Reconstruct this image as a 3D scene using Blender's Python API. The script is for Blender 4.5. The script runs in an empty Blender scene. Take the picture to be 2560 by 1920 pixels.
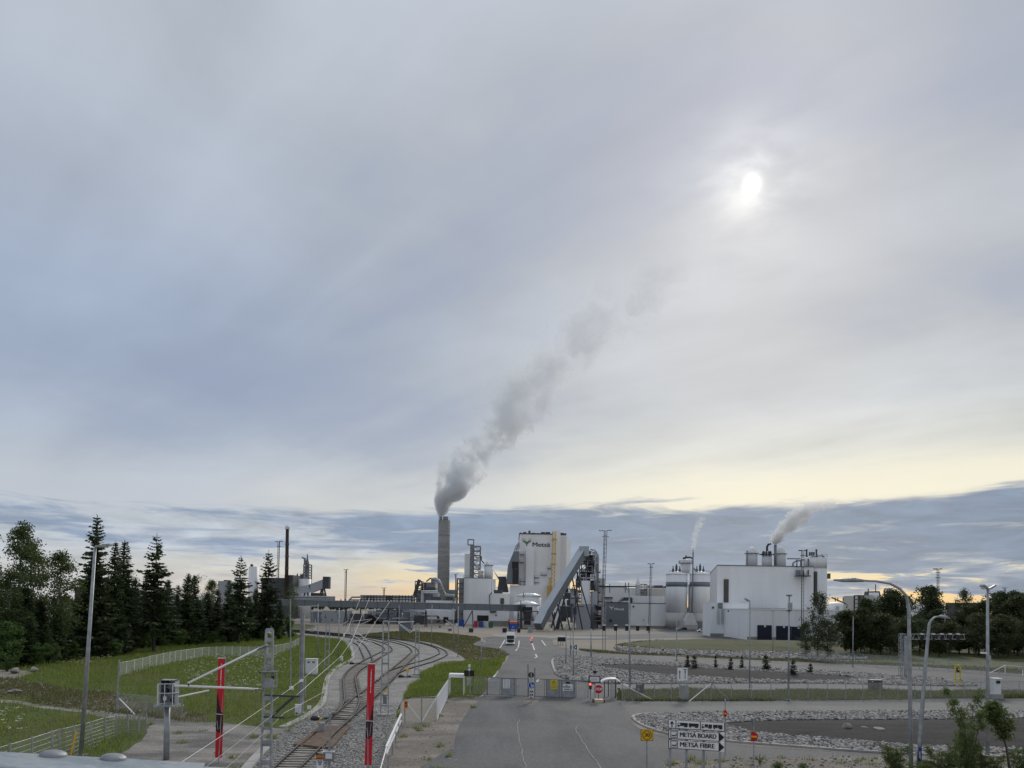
import bpy, bmesh, math, random
import numpy as np
from mathutils import Vector, Matrix
random.seed(7)
R = math.radians
SC = bpy.context.scene
COL = SC.collection

# ------------------------------------------------------------------ camera
CAM_H, F_PX, HORIZON = 9.0, 1800.0, 1515.0          # metres; photo pixels (2560 wide)
PITCH, ROLL = R(1.6), R(0.95)
CX, CY = 1280.0, HORIZON - F_PX * math.tan(PITCH)
CAM_ROT = Matrix.Rotation(math.pi / 2 + PITCH, 3, 'X') @ Matrix.Rotation(ROLL, 3, 'Z')
cam = bpy.data.cameras.new('camera')
cam.sensor_width = 36.0
cam.lens = F_PX / 2560 * 36
cam.shift_y = (CY - 960) / 2560
cam.clip_start, cam.clip_end = 0.1, 20000
camo = bpy.data.objects.new('camera', cam)
camo.matrix_world = Matrix.Translation((0, 0, CAM_H)) @ CAM_ROT.to_4x4()
COL.objects.link(camo)
SC.camera = camo

def ray(x, y):
    return CAM_ROT @ Vector(((x - CX) / F_PX, -(y - CY) / F_PX, -1.0))
def P(x, y, z=0.0):                                  # photo point -> place on the level z
    d = ray(x, y)
    t = (z - CAM_H) / d.z
    return Vector((d.x * t, d.y * t, z))
def Q(x, y, Y):                                      # photo point -> place Y metres ahead
    d = ray(x, y)
    t = Y / d.y
    return Vector((d.x * t, Y, CAM_H + d.z * t))
def dist(x, y):
    return P(x, y).y

# ------------------------------------------------------------------ light
SUN_DIR = ray(1880, 462).normalized()
sun_el = math.asin(SUN_DIR.z)
sun_az = math.atan2(SUN_DIR.x, SUN_DIR.y)
sl = bpy.data.lights.new('sun', 'SUN')
sl.energy, sl.angle, sl.color = 1.5, R(14), (1.0, 0.95, 0.86)
so = bpy.data.objects.new('sun', sl)
so.rotation_euler = (-SUN_DIR).to_track_quat('-Z', 'Y').to_euler()
COL.objects.link(so)
SC.view_settings.view_transform = 'Standard'
SC.view_settings.look = 'None'
SC.view_settings.exposure = 0.12
SC.view_settings.gamma = 1.0
SC.view_settings.use_curve_mapping = False

def lin(r, g, b):
    f = lambda c: (c / 12.92) if c <= 0.04045 else ((c + 0.055) / 1.055) ** 2.4
    return (f(r / 255), f(g / 255), f(b / 255), 1.0)

class NT:
    """tiny expression builder on a node tree"""
    def __init__(s, tree): s.t = tree
    def n(s, typ, **kw):
        nd = s.t.nodes.new(typ)
        for k, v in kw.items(): setattr(nd, k, v)
        return nd
    def put(s, sock, v):
        if isinstance(v, bpy.types.NodeSocket): s.t.links.new(v, sock)
        elif v is not None: sock.default_value = v
    def m(s, op, a, b=None, c=None, clamp=False):
        nd = s.n('ShaderNodeMath', operation=op, use_clamp=clamp)
        s.put(nd.inputs[0], a); s.put(nd.inputs[1], b); s.put(nd.inputs[2], c)
        return nd.outputs[0]
    def vm(s, op, a, b=None):
        nd = s.n('ShaderNodeVectorMath', operation=op)
        s.put(nd.inputs[0], a); s.put(nd.inputs[1], b)
        return nd.outputs['Value'] if op in ('DOT_PRODUCT', 'LENGTH', 'DISTANCE') else nd.outputs['Vector']
    def xyz(s, x, y, z):
        nd = s.n('ShaderNodeCombineXYZ')
        s.put(nd.inputs[0], x); s.put(nd.inputs[1], y); s.put(nd.inputs[2], z)
        return nd.outputs[0]
    def sep(s, v):
        nd = s.n('ShaderNodeSeparateXYZ'); s.put(nd.inputs[0], v)
        return nd.outputs
    def mr(s, x, a, b, c=0.0, d=1.0, kind='SMOOTHSTEP'):
        nd = s.n('ShaderNodeMapRange', interpolation_type=kind)
        for i, v in enumerate((x, a, b, c, d)): s.put(nd.inputs[i], v)
        return nd.outputs[0]
    def noise(s, vec, scale, detail=4.0, rough=0.5, dist=0.0, out=0):
        nd = s.n('ShaderNodeTexNoise')
        s.put(nd.inputs['Vector'], vec); s.put(nd.inputs['Scale'], scale)
        s.put(nd.inputs['Detail'], detail); s.put(nd.inputs['Roughness'], rough); s.put(nd.inputs['Distortion'], dist)
        return nd.outputs[out]
    def mix(s, f, a, b, blend='MIX'):
        nd = s.n('ShaderNodeMix', data_type='RGBA', blend_type=blend)
        s.put(nd.inputs[0], f); s.put(nd.inputs[6], a); s.put(nd.inputs[7], b)
        return nd.outputs[2]
    def ramp(s, f, pts, lo=0.0, hi=1.0):
        nd = s.n('ShaderNodeValToRGB')
        s.put(nd.inputs[0], f)
        cr = nd.color_ramp
        while len(cr.elements) < len(pts): cr.elements.new(0.5)
        for e, (p, c) in zip(cr.elements, pts):
            e.position = (p - lo) / (hi - lo); e.color = c
        return nd.outputs[0]

def build_world():
    w = bpy.data.worlds.new('World'); SC.world = w
    w.use_nodes = True
    t = w.node_tree; t.nodes.clear(); N = NT(t)
    tc = N.n('ShaderNodeTexCoord').outputs['Generated']
    D = N.vm('NORMALIZE', tc)
    x, y, z = N.sep(D)
    zc = N.m('MAXIMUM', z, 0.0)
    el = N.m('MULTIPLY', N.m('ARCSINE', z), 57.29578)
    eln = N.m('DIVIDE', el, 90.0, clamp=True)
    # thin high overcast: two colour runs with height, bluer one side, warmer towards the sun's side
    L = [(0, (196, 196, 194)), (5, (190, 196, 204)), (8.5, (186, 193, 203)), (12, (171, 182, 198)), (16, (155, 168, 190)),
         (21, (156, 169, 189)), (27, (168, 177, 192)), (34, (179, 187, 198)), (45, (186, 193, 202)), (90, (214, 219, 226))]
    Rr = [(0, (226, 210, 172)), (4, (222, 214, 192)), (8.5, (230, 227, 212)), (11, (212, 213, 206)), (15, (189, 194, 198)),
          (21, (178, 184, 192)), (27, (174, 181, 191)), (34, (174, 181, 192)), (45, (173, 180, 192)), (90, (214, 219, 226))]
    cl = N.ramp(eln, [(a, lin(*c)) for a, c in L], 0, 90)
    cr = N.ramp(eln, [(a, lin(*c)) for a, c in Rr], 0, 90)
    big = N.noise(N.vm('MULTIPLY', D, (1.6, 1.6, 3.0)), 1.7, 3, 0.5)
    side = N.mr(N.m('ADD', x, N.m('MULTIPLY', N.m('SUBTRACT', big, 0.5), 0.55)), -0.42, 0.30)
    base = N.mix(side, cl, cr)
    # soft streaks on a level cloud sheet, drawn out along one wind direction
    den = N.m('ADD', zc, 0.16)
    px, py = N.m('DIVIDE', x, den), N.m('DIVIDE', y, den)
    ca, sa = math.cos(R(40)), math.sin(R(40))
    u = N.m('ADD', N.m('MULTIPLY', px, ca), N.m('MULTIPLY', py, -sa))
    v = N.m('ADD', N.m('MULTIPLY', px, sa), N.m('MULTIPLY', py, ca))
    pv = N.xyz(N.m('MULTIPLY', u, 0.55), N.m('MULTIPLY', v, 1.9), 3.1)
    s1 = N.noise(pv, 1.1, 5, 0.5, 0.35)
    s2 = N.noise(N.xyz(px, py, 9.0), 1.5, 5, 0.52, 0.4)
    hi = N.mr(el, 5.0, 14.0)
    st = N.m('MULTIPLY', N.m('ADD', N.m('MULTIPLY', N.m('SUBTRACT', s1, 0.5), 0.75), N.m('MULTIPLY', N.m('SUBTRACT', s2, 0.5), 0.55)), hi)
    gain = N.m('ADD', 1.0, N.m('MULTIPLY', st, 0.95))
    base = N.vm('SCALE', base); base.node.inputs[3].default_value = 1.0
    t.links.new(gain, base.node.inputs[3])
    # blue shows a little in the thin places
    base = N.mix(N.mr(st, -0.02, -0.16, 0.0, 0.35), base, lin(158, 171, 198))
    # veiled sun
    cosS = N.vm('DOT_PRODUCT', D, tuple(SUN_DIR))
    ang = N.m('MULTIPLY', N.m('ARCCOSINE', N.m('MINIMUM', cosS, 1.0)), 57.29578)
    wob = N.noise(N.vm('MULTIPLY', D, (4.0, 4.0, 9.0)), 2.6, 4, 0.5, 0.3)
    wobs = N.mr(wob, 0.34, 0.64, 0.45, 1.15)
    ang2 = N.m('MULTIPLY', ang, N.m('ADD', 1.55, N.m('MULTIPLY', wob, -1.1)))
    gauss = lambda a, k: N.m('EXPONENT', N.m('MULTIPLY', N.m('POWER', N.m('DIVIDE', a, k), 2.0), -1.0))
    core = N.m('MULTIPLY', gauss(ang, 0.50), 0.9)
    halo = N.m('MULTIPLY', N.m('MULTIPLY', gauss(ang2, 2.0), 0.36), wobs)
    wide = N.m('MULTIPLY', N.m('MULTIPLY', gauss(ang, 7.0), 0.09), wobs)
    glow = N.m('ADD', N.m('ADD', core, halo), wide)
    gcol = N.vm('SCALE', N.mix(N.mr(ang, 1.0, 5.0), (1.0, 0.97, 0.86, 1), (1.0, 0.97, 0.91, 1)))
    t.links.new(glow, gcol.node.inputs[3])
    base = N.vm('ADD', base, gcol)
    # low bank of stratus along the horizon with bright gaps under it
    sv = N.vm('MULTIPLY', D, (2.2, 2.2, 17.0))
    d1 = N.noise(sv, 2.0, 6, 0.56, 0.7)
    d2 = N.noise(N.vm('MULTIPLY', D, (5.0, 5.0, 46.0)), 1.6, 5, 0.6, 0.9)
    d3 = N.noise(N.vm('MULTIPLY', D, (1.5, 1.5, 4.0)), 3.0, 4, 0.55)
    edge = N.m('ADD', N.m('ADD', 7.7, N.m('MULTIPLY', x, 1.5)), N.m('MULTIPLY', N.m('SUBTRACT', d3, 0.5), 3.2))
    edge = N.m('ADD', edge, N.m('MULTIPLY', N.m('SUBTRACT', d2, 0.5), 2.2))
    mask = N.mr(N.m('SUBTRACT', el, edge), 0.3, -0.75)
    sidel = N.mr(x, -0.45, 0.25)
    dens = N.m('ADD', N.m('MULTIPLY', d1, 0.62), N.m('MULTIPLY', d2, 0.38))
    low = N.mr(el, 5.6, 1.2)
    open_ = N.m('ADD', N.m('SUBTRACT', 0.495, N.m('MULTIPLY', sidel, 0.10)), N.m('MULTIPLY', low, 0.125))
    cover = N.mr(N.m('SUBTRACT', dens, open_), -0.075, 0.07)
    dark = N.mix(sidel, lin(141, 157, 181), lin(119, 137, 161))
    lite = N.mix(sidel, lin(189, 197, 207), lin(180, 188, 195))
    bank = N.mix(cover, lite, dark)
    warm = N.mix(N.mr(el, 0.6, 3.4), lin(244, 208, 150), lin(240, 226, 184))
    wsel = N.m('MULTIPLY', N.m('MULTIPLY', N.mr(el, 4.6, 2.0), N.mr(cover, 0.5, 0.0)), N.mr(N.m('ADD', x, N.m('MULTIPLY', N.m('SUBTRACT', d3, 0.5), 0.6)), -0.50, 0.02, 0.15, 1.0))
    d4 = N.noise(N.vm('MULTIPLY', D, (7.0, 7.0, 30.0)), 2.4, 6, 0.62, 0.6)
    tex = N.vm('SCALE', bank); t.links.new(N.m('ADD', N.m('MULTIPLY', N.m('SUBTRACT', d4, 0.5), 0.75), N.m('ADD', 1.0, N.m('MULTIPLY', N.m('SUBTRACT', d1, 0.5), 0.5))), tex.node.inputs[3])
    bank = N.mix(wsel, tex, warm)
    # bright rim just above the bank on the sun's side
    rim = N.m('MULTIPLY', gauss(N.m('SUBTRACT', N.m('SUBTRACT', el, edge), 0.9), 1.3), N.mr(x, -0.1, 0.35, 0.0, 0.55))
    base = N.mix(rim, base, lin(243, 236, 208))
    col = N.mix(mask, base, bank)
    sky = N.n('ShaderNodeTexSky', sky_type='NISHITA')
    sky.sun_disc = False
    sky.sun_elevation, sky.sun_rotation = sun_el, sun_az
    sky.air_density, sky.dust_density = 1.0, 2.0
    k = N.vm('SCALE', col); k.node.inputs[3].default_value = 9.0
    k2 = N.vm('SCALE', sky.outputs[0]); k2.node.inputs[3].default_value = 0.05
    bg = N.n('ShaderNodeBackground'); bg.inputs[1].default_value = 0.1
    t.links.new(N.vm('ADD', k, k2), bg.inputs[0])
    o = N.n('ShaderNodeOutputWorld'); t.links.new(bg.outputs[0], o.inputs[0])
build_world()

# ------------------------------------------------------------------ helpers
ORG = {}
def prop(o, label=None, cat=None, group=None, kind=None):
    if label: o['label'] = label
    if cat: o['category'] = cat
    if group: o['group'] = group
    if kind: o['kind'] = kind
    return o
def thing(name, label, cat, loc=(0, 0, 0), group=None):
    o = bpy.data.objects.new(name, None)
    o.empty_display_size = 0.3
    COL.objects.link(o); o.location = loc
    ORG[o.name] = Vector(loc)
    return prop(o, label, cat, group)
def org(o): return ORG.get(o.name, Vector((0, 0, 0)))

class MB:
    def __init__(s): s.v, s.f, s.uv = [], [], None
    def add(s, vs, fs):
        b = len(s.v); s.v += [tuple(v) for v in vs]; s.f += [tuple(i + b for i in f) for f in fs]; return s
    def box(s, x0, x1, y0, y1, z0, z1):
        return s.add([(x0, y0, z0), (x1, y0, z0), (x1, y1, z0), (x0, y1, z0), (x0, y0, z1), (x1, y0, z1), (x1, y1, z1), (x0, y1, z1)],
                     [(0, 3, 2, 1), (4, 5, 6, 7), (0, 1, 5, 4), (1, 2, 6, 5), (2, 3, 7, 6), (3, 0, 4, 7)])
    def cube(s, c, sx, sy, sz, rz=0.0):
        m = Matrix.Rotation(rz, 3, 'Z'); c = Vector(c)
        vs = [c + m @ Vector((dx * sx / 2, dy * sy / 2, dz * sz / 2)) for dz in (-1, 1) for dx, dy in ((-1, -1), (1, -1), (1, 1), (-1, 1))]
        return s.add(vs, [(0, 3, 2, 1), (4, 5, 6, 7), (0, 1, 5, 4), (1, 2, 6, 5), (2, 3, 7, 6), (3, 0, 4, 7)])
    def bar(s, p, q, w, h=None, up=(0, 0, 1)):
        p, q = Vector(p), Vector(q); h = h or w
        d = (q - p).normalized(); up = Vector(up)
        if abs(d.dot(up)) > 0.99: up = Vector((0, 1, 0))
        a = d.cross(up).normalized() * (w / 2); b = a.cross(d).normalized() * (h / 2)
        vs = [e + i * a + j * b for e in (p, q) for i, j in ((-1, -1), (1, -1), (1, 1), (-1, 1))]
        return s.add(vs, [(0, 1, 2, 3), (4, 7, 6, 5), (0, 4, 5, 1), (1, 5, 6, 2), (2, 6, 7, 3), (3, 7, 4, 0)])
    def ring(s, c, a, b, r, n): return [c + a * (r * math.cos(2 * math.pi * i / n)) + b * (r * math.sin(2 * math.pi * i / n)) for i in range(n)]
    def path(s, pts, r, n=7, cap=True):
        pts = [Vector(p) for p in pts]; k = len(pts)
        rs = r if isinstance(r, (list, tuple)) else [r] * k
        vs = []; a = None
        for i, p in enumerate(pts):
            d = (pts[min(i + 1, k - 1)] - pts[max(i - 1, 0)]).normalized()
            if a is None:
                a = d.cross(Vector((0, 0, 1)) if abs(d.z) < 0.95 else Vector((0, 1, 0))).normalized()
            else: a = (a - d * a.dot(d)).normalized()
            vs += s.ring(p, a, d.cross(a), rs[i], n)
        fs = [(i * n + j, i * n + (j + 1) % n, (i + 1) * n + (j + 1) % n, (i + 1) * n + j) for i in range(k - 1) for j in range(n)]
        if cap: fs += [tuple(range(n - 1, -1, -1)), tuple(range((k - 1) * n, k * n))]
        return s.add(vs, fs)
    def tube(s, p, q, r0, r1=None, n=8): return s.path([p, q], [r0, r0 if r1 is None else r1], n)
    def lathe(s, c, prof, n=24):
        c = Vector(c); X, Y = Vector((1, 0, 0)), Vector((0, 1, 0)); vs = []
        for r, z in prof: vs += s.ring(c + Vector((0, 0, z)), X, Y, max(r, 0.001), n)
        k = len(prof)
        fs = [(i * n + j, i * n + (j + 1) % n, (i + 1) * n + (j + 1) % n, (i + 1) * n + j) for i in range(k - 1) for j in range(n)]
        fs += [tuple(range(n - 1, -1, -1)), tuple(range((k - 1) * n, k * n))]
        return s.add(vs, fs)
    def prism(s, pts, ext):
        e = Vector(ext); n = len(pts); pts = [Vector(p) for p in pts]
        fs = [tuple(range(n)), tuple(range(2 * n - 1, n - 1, -1))] + [(i, i + n, (i + 1) % n + n, (i + 1) % n) for i in range(n)]
        return s.add(pts + [p + e for p in pts], fs)
    def face(s, pts): return s.add(pts, [tuple(range(len(pts)))])
    def build(s, name, m, parent=None, smooth=False, kind=None, label=None):
        o0 = org(parent) if parent else Vector((0, 0, 0))
        me = bpy.data.meshes.new(name)
        v = np.array(s.v, dtype=np.float64).reshape(-1, 3) - np.array(o0)
        me.from_pydata(v.tolist(), [], s.f); me.update()
        if s.uv:
            l = me.uv_layers.new(name='UVMap'); l.data.foreach_set('uv', np.array(s.uv, dtype=np.float32).ravel())
        if smooth: me.polygons.foreach_set('use_smooth', [True] * len(me.polygons))
        if m is not None: me.materials.append(m)
        o = bpy.data.objects.new(name, me); COL.objects.link(o)
        if parent: o.parent = parent
        ORG[o.name] = o0
        return prop(o, label=label, kind=kind)

def copy_tree(o, parent=None):
    c = o.copy(); COL.objects.link(c); c.parent = parent
    for ch in list(o.children): copy_tree(ch, c)
    return c
def smoothline(pts, per=6, closed=False):
    pts = [Vector(p) for p in pts]; n = len(pts); out = []
    rng = range(n) if closed else range(n - 1)
    for i in rng:
        if closed: a, b, c, d = pts[i - 1], pts[i], pts[(i + 1) % n], pts[(i + 2) % n]
        else: a, b, c, d = pts[max(i - 1, 0)], pts[i], pts[i + 1], pts[min(i + 2, n - 1)]
        for k in range(per):
            t = k / per
            out.append(0.5 * ((2 * b) + (c - a) * t + (2 * a - 5 * b + 4 * c - d) * t * t + (3 * b - a - 3 * c + d) * t ** 3))
    if not closed: out.append(pts[-1])
    return out

# ------------------------------------------------------------------ materials
def material(name, c1, c2=None, rough=0.7, metal=0.0, scale=1.0, detail=5.0, bump=0.0, bscale=30.0, stretch=(1, 1, 1), fine=0.0, fscale=60.0, c3=None, scale3=0.15, spec=0.3, obj=False, lo=0.35, hi=0.65):
    m = bpy.data.materials.new(name); m.use_nodes = True
    t = m.node_tree; N = NT(t); b = t.nodes['Principled BSDF']
    b.inputs['Roughness'].default_value = rough; b.inputs['Metallic'].default_value = metal
    b.inputs['Specular IOR Level'].default_value = spec
    c1 = tuple(c1) + (1,); c2 = tuple(c2) + (1,) if c2 else tuple(k * 0.8 for k in c1[:3]) + (1,)
    pos = N.n('ShaderNodeTexCoord').outputs['Object'] if obj else N.n('ShaderNodeNewGeometry').outputs['Position']
    vec = N.vm('MULTIPLY', pos, stretch)
    col = N.mix(N.mr(N.noise(vec, scale, detail, 0.6), lo, hi), c1, c2)
    if c3: col = N.mix(N.mr(N.noise(pos, scale3, 4, 0.6), 0.42, 0.62), col, tuple(c3) + (1,))
    if fine:
        g = N.mr(N.noise(pos, fscale, 3, 0.6), 0.25, 0.75, 1 - fine, 1 + fine, 'LINEAR')
        sc = N.vm('SCALE', col); t.links.new(g, sc.node.inputs[3]); col = sc
    t.links.new(col, b.inputs['Base Color'])
    if bump:
        bp = N.n('ShaderNodeBump'); bp.inputs['Strength'].default_value = bump; bp.inputs['Distance'].default_value = 0.05
        t.links.new(N.noise(pos, bscale, 4, 0.6), bp.inputs['Height']); t.links.new(bp.outputs[0], b.inputs['Normal'])
    return m
def paint(name, c, rough=0.45, var=0.12, scale=0.6): return material(name, c, tuple(k * (1 - var) for k in c), rough, scale=scale, spec=0.4)

def cladding(name, c, seam=1.2, var=0.07):
    """sheet cladding: vertical seams, faint rain streaks"""
    m = material(name, c, tuple(k * (1 - var) for k in c), 0.55, scale=0.35, stretch=(1, 1, 0.12), spec=0.35)
    t = m.node_tree; N = NT(t); b = t.nodes['Principled BSDF']
    x, y, z = N.sep(N.n('ShaderNodeNewGeometry').outputs['Position'])
    h = N.m('ADD', N.m('FRACT', N.m('DIVIDE', N.m('ADD', x, y), seam)), 0.0)
    line = N.mr(h, 0.0, 0.05, 1.0, 0.0)
    line2 = N.mr(N.m('FRACT', N.m('DIVIDE', z, 6.1)), 0.0, 0.015, 1.0, 0.0)
    old = b.inputs['Base Color'].links[0].from_socket
    col = N.mix(N.m('MULTIPLY', N.m('MAXIMUM', line, line2), 0.22), old, tuple(k * 0.5 for k in c) + (1,))
    t.links.new(col, b.inputs['Base Color'])
    return m

def mesh_wire(name, c, pitch=0.055, wire=0.006, diamond=True):
    """woven wire: the openings are see-through"""
    m = bpy.data.materials.new(name); m.use_nodes = True
    t = m.node_tree; N = NT(t); b = t.nodes['Principled BSDF']
    b.inputs['Base Color'].default_value = tuple(c) + (1,); b.inputs['Roughness'].default_value = 0.5; b.inputs['Metallic'].default_value = 0.3
    u, v, _ = N.sep(N.n('ShaderNodeUVMap').outputs[0])
    p, q = (N.m('ADD', u, v), N.m('SUBTRACT', u, v)) if diamond else (u, v)
    fr = lambda k: N.m('LESS_THAN', N.m('FRACT', N.m('DIVIDE', k, pitch)), wire / pitch)
    a = N.m('MAXIMUM', fr(p), fr(q))
    mx = N.n('ShaderNodeMixShader'); tr = N.n('ShaderNodeBsdfTransparent')
    t.links.new(a, mx.inputs[0]); t.links.new(tr.outputs[0], mx.inputs[1]); t.links.new(b.outputs[0], mx.inputs[2])
    t.links.new(mx.outputs[0], t.nodes['Material Output'].inputs[0])
    return m

M = {}
M['asphalt'] = material('asphalt', (0.118, 0.12, 0.126), (0.07, 0.072, 0.078), 0.85, scale=0.3, detail=8, stretch=(1, 0.16, 1), fine=0.4, fscale=9, bump=0.25, bscale=40, c3=(0.118, 0.117, 0.116), scale3=0.09)
M['asphalt_pale'] = material('asphalt_pale', (0.185, 0.18, 0.175), (0.15, 0.147, 0.145), 0.9, scale=0.25, stretch=(0.25, 1, 1), fine=0.3, fscale=9, bump=0.25)
M['asphalt_far'] = material('asphalt_far', (0.105, 0.11, 0.118), (0.08, 0.085, 0.09), 0.85, scale=0.1, stretch=(0.3, 1, 1), fine=0.2, fscale=4)
M['gravel'] = material('gravel', (0.27, 0.25, 0.225), (0.19, 0.175, 0.16), 0.95, scale=0.35, fine=0.45, fscale=7, bump=0.5, bscale=12, c3=(0.22, 0.19, 0.16), scale3=0.12)
M['yard'] = material('yard', (0.29, 0.265, 0.23), (0.20, 0.185, 0.165), 0.95, scale=0.06, stretch=(0.35, 1, 1), fine=0.25, fscale=2, c3=(0.24, 0.20, 0.155), scale3=0.03)
M['shoulder'] = material('shoulder', (0.25, 0.225, 0.20), (0.14, 0.124, 0.112), 0.95, scale=0.45, stretch=(0.35, 1, 1), fine=0.4, fscale=8, bump=0.5, bscale=10, c3=(0.17, 0.15, 0.13))
M['track_dirt'] = material('track_dirt', (0.28, 0.262, 0.24), (0.125, 0.117, 0.11), 0.95, scale=0.42, detail=9, stretch=(0.45, 1, 1), fine=0.4, fscale=8, bump=0.5, bscale=10)
M['ballast'] = material('ballast', (0.30, 0.29, 0.275), (0.20, 0.193, 0.186), 0.95, scale=0.35, fine=0.6, fscale=11, bump=0.8, bscale=16)
M['ballast_rusty'] = material('ballast_rusty', (0.215, 0.185, 0.165), (0.15, 0.13, 0.118), 0.95, scale=0.5, fine=0.6, fscale=11, bump=0.8, bscale=16)
M['earth'] = material('earth', (0.16, 0.118, 0.085), (0.10, 0.085, 0.06), 0.95, scale=0.8, fine=0.5, fscale=6, bump=0.6, bscale=8, c3=(0.075, 0.09, 0.035), scale3=0.3)
M['turf'] = material('turf', (0.09, 0.11, 0.03), (0.06, 0.085, 0.024), 0.95, scale=0.5, fine=0.5, fscale=5, bump=0.6, bscale=8, c3=(0.095, 0.088, 0.035), scale3=0.1)
M['turf_dry'] = material('turf_dry', (0.105, 0.078, 0.042), (0.075, 0.068, 0.03), 0.95, scale=0.35, fine=0.4, fscale=4, bump=0.5, bscale=6, c3=(0.07, 0.075, 0.028), scale3=0.08)
M['turf_mound'] = material('turf_mound', (0.07, 0.076, 0.026), (0.048, 0.056, 0.02), 0.95, scale=0.25, fine=0.4, fscale=3, bump=0.5, bscale=5)
M['ballast_stone'] = material('ballast_stone', (0.44, 0.425, 0.405), (0.22, 0.212, 0.20), 0.95, scale=6.0, lo=.4, hi=.6)
M['bark'] = material('bark', (0.036, 0.032, 0.034), (0.02, 0.018, 0.02), 0.95, scale=0.8, stretch=(.4, 1, 1), fine=0.8, fscale=12, bump=0.8, bscale=14)
M['stone_gap'] = material('stone_gap', (0.10, 0.095, 0.09), (0.06, 0.057, 0.055), 0.95, scale=2.0, fine=0.4, fscale=9)
M['stone'] = material('stone', (0.44, 0.43, 0.42), (0.115, 0.111, 0.11), 0.9, scale=2.6, lo=.38, hi=.60, fine=0.25, fscale=14, bump=0.4, bscale=10, c3=(0.36, 0.335, 0.315), scale3=0.9)
M['kerb'] = material('kerb', (0.42, 0.41, 0.39), (0.32, 0.31, 0.295), 0.9, scale=1.0, fine=0.2, fscale=20)
M['concrete'] = material('concrete', (0.36, 0.355, 0.345), (0.28, 0.275, 0.265), 0.9, scale=0.8, fine=0.15, fscale=12)
M['plinth'] = material('plinth', (0.30, 0.285, 0.265), (0.24, 0.228, 0.21), 0.9, scale=0.2, fine=0.1, fscale=3)
M['line_paint'] = material('line_paint', (0.72, 0.72, 0.70), (0.42, 0.42, 0.41), 0.8, scale=1.5)
M['crack_fill'] = material('crack_fill', (0.30, 0.295, 0.285), (0.17, 0.168, 0.165), 0.9, scale=2.0)
M['galv'] = material('galvanised', (0.40, 0.42, 0.44), (0.28, 0.30, 0.32), 0.5, metal=0.35, scale=2.5, fine=0.12, fscale=25)
M['galv_new'] = material('galvanised_rail', (0.36, 0.40, 0.43), (0.24, 0.275, 0.30), 0.5, metal=0.3, scale=14, detail=8, fine=0.16, fscale=70, bump=0.06, bscale=120, c3=(0.33, 0.35, 0.365), scale3=9)
M['bolt'] = material('bolt', (0.30, 0.31, 0.33), (0.23, 0.24, 0.26), 0.55, metal=0.4, scale=20, bump=0.12, bscale=200)
M['steel'] = paint('steel_grey', (0.20, 0.21, 0.225), 0.5)
M['steel_dark'] = paint('steel_dark', (0.055, 0.06, 0.068), 0.5)
M['black'] = paint('black', (0.016, 0.016, 0.018), 0.45)
M['white'] = paint('white', (0.86, 0.865, 0.87), 0.4, 0.06)
M['red'] = paint('red', (0.62, 0.016, 0.028), 0.4, 0.15)
M['sign_red'] = paint('sign_red', (0.55, 0.012, 0.03), 0.35, 0.05)
M['banner_dark'] = paint('banner_dark', (0.035, 0.012, 0.018), 0.4)
M['blue'] = paint('blue', (0.02, 0.09, 0.42), 0.4, 0.05)
M['yellow'] = paint('yellow', (0.72, 0.56, 0.025), 0.45, 0.05)
M['sign_yellow'] = paint('sign_yellow', (0.78, 0.45, 0.01), 0.4, 0.03)
M['crane_yellow'] = paint('crane_yellow', (0.62, 0.42, 0.10), 0.5)
M['orange'] = paint('orange', (0.70, 0.20, 0.02), 0.4)
M['navy'] = paint('navy', (0.018, 0.022, 0.045), 0.45)
M['cream'] = paint('cream', (0.62, 0.50, 0.36), 0.6)
M['rust'] = material('rust', (0.17, 0.115, 0.085), (0.11, 0.075, 0.058), 0.9, scale=2.5, fine=0.25, fscale=18)
M['rail'] = material('rail', (0.034, 0.025, 0.022), (0.022, 0.017, 0.016), 0.8, scale=2)
M['rail_top'] = material('rail_top', (0.30, 0.30, 0.30), (0.14, 0.13, 0.125), 0.4, metal=0.6, scale=0.5)
M['sleeper'] = material('sleeper', (0.33, 0.31, 0.28), (0.24, 0.225, 0.205), 0.9, scale=3)
M['wall_white'] = cladding('wall_white', (0.84, 0.845, 0.86))
M['wall_pale'] = cladding('wall_pale', (0.72, 0.725, 0.74))
M['wall_beige'] = cladding('wall_beige', (0.52, 0.50, 0.48))
M['wall_mid'] = cladding('wall_mid', (0.36, 0.375, 0.40))
M['wall_grey'] = cladding('wall_grey', (0.185, 0.205, 0.235))
M['wall_dark'] = cladding('wall_dark', (0.075, 0.08, 0.088))
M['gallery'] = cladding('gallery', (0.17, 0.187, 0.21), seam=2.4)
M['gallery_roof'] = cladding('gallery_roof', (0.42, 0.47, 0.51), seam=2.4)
M['tank'] = material('tank', (0.80, 0.81, 0.83), (0.70, 0.71, 0.735), 0.5, scale=0.3, stretch=(1, 1, 0.15))
M['snow_roof'] = paint('white_roof', (0.88, 0.885, 0.89), 0.4, 0.04)
M['chimney'] = material('chimney_concrete', (0.30, 0.298, 0.29), (0.23, 0.23, 0.225), 0.9, scale=0.5, stretch=(0.15, 0.15, 2.0), fine=0.12, fscale=2)
M['chimney_black'] = material('chimney_black', (0.035, 0.032, 0.034), (0.055, 0.035, 0.03), 0.7, scale=0.6, stretch=(0.3, 0.3, 1.5))
M['glass'] = material('dark_glass', (0.05, 0.052, 0.05), (0.075, 0.075, 0.065), 0.15, scale=0.3, spec=0.6)
M['green_logo'] = paint('green_logo', (0.10, 0.24, 0.11), 0.5)
M['trunk'] = material('trunk', (0.10, 0.085, 0.072), (0.06, 0.052, 0.045), 0.95, scale=3, obj=True)
M['birch_trunk'] = material('birch_trunk', (0.50, 0.49, 0.46), (0.12, 0.11, 0.10), 0.9, scale=2.0, stretch=(1, 1, 3), obj=True)
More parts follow.
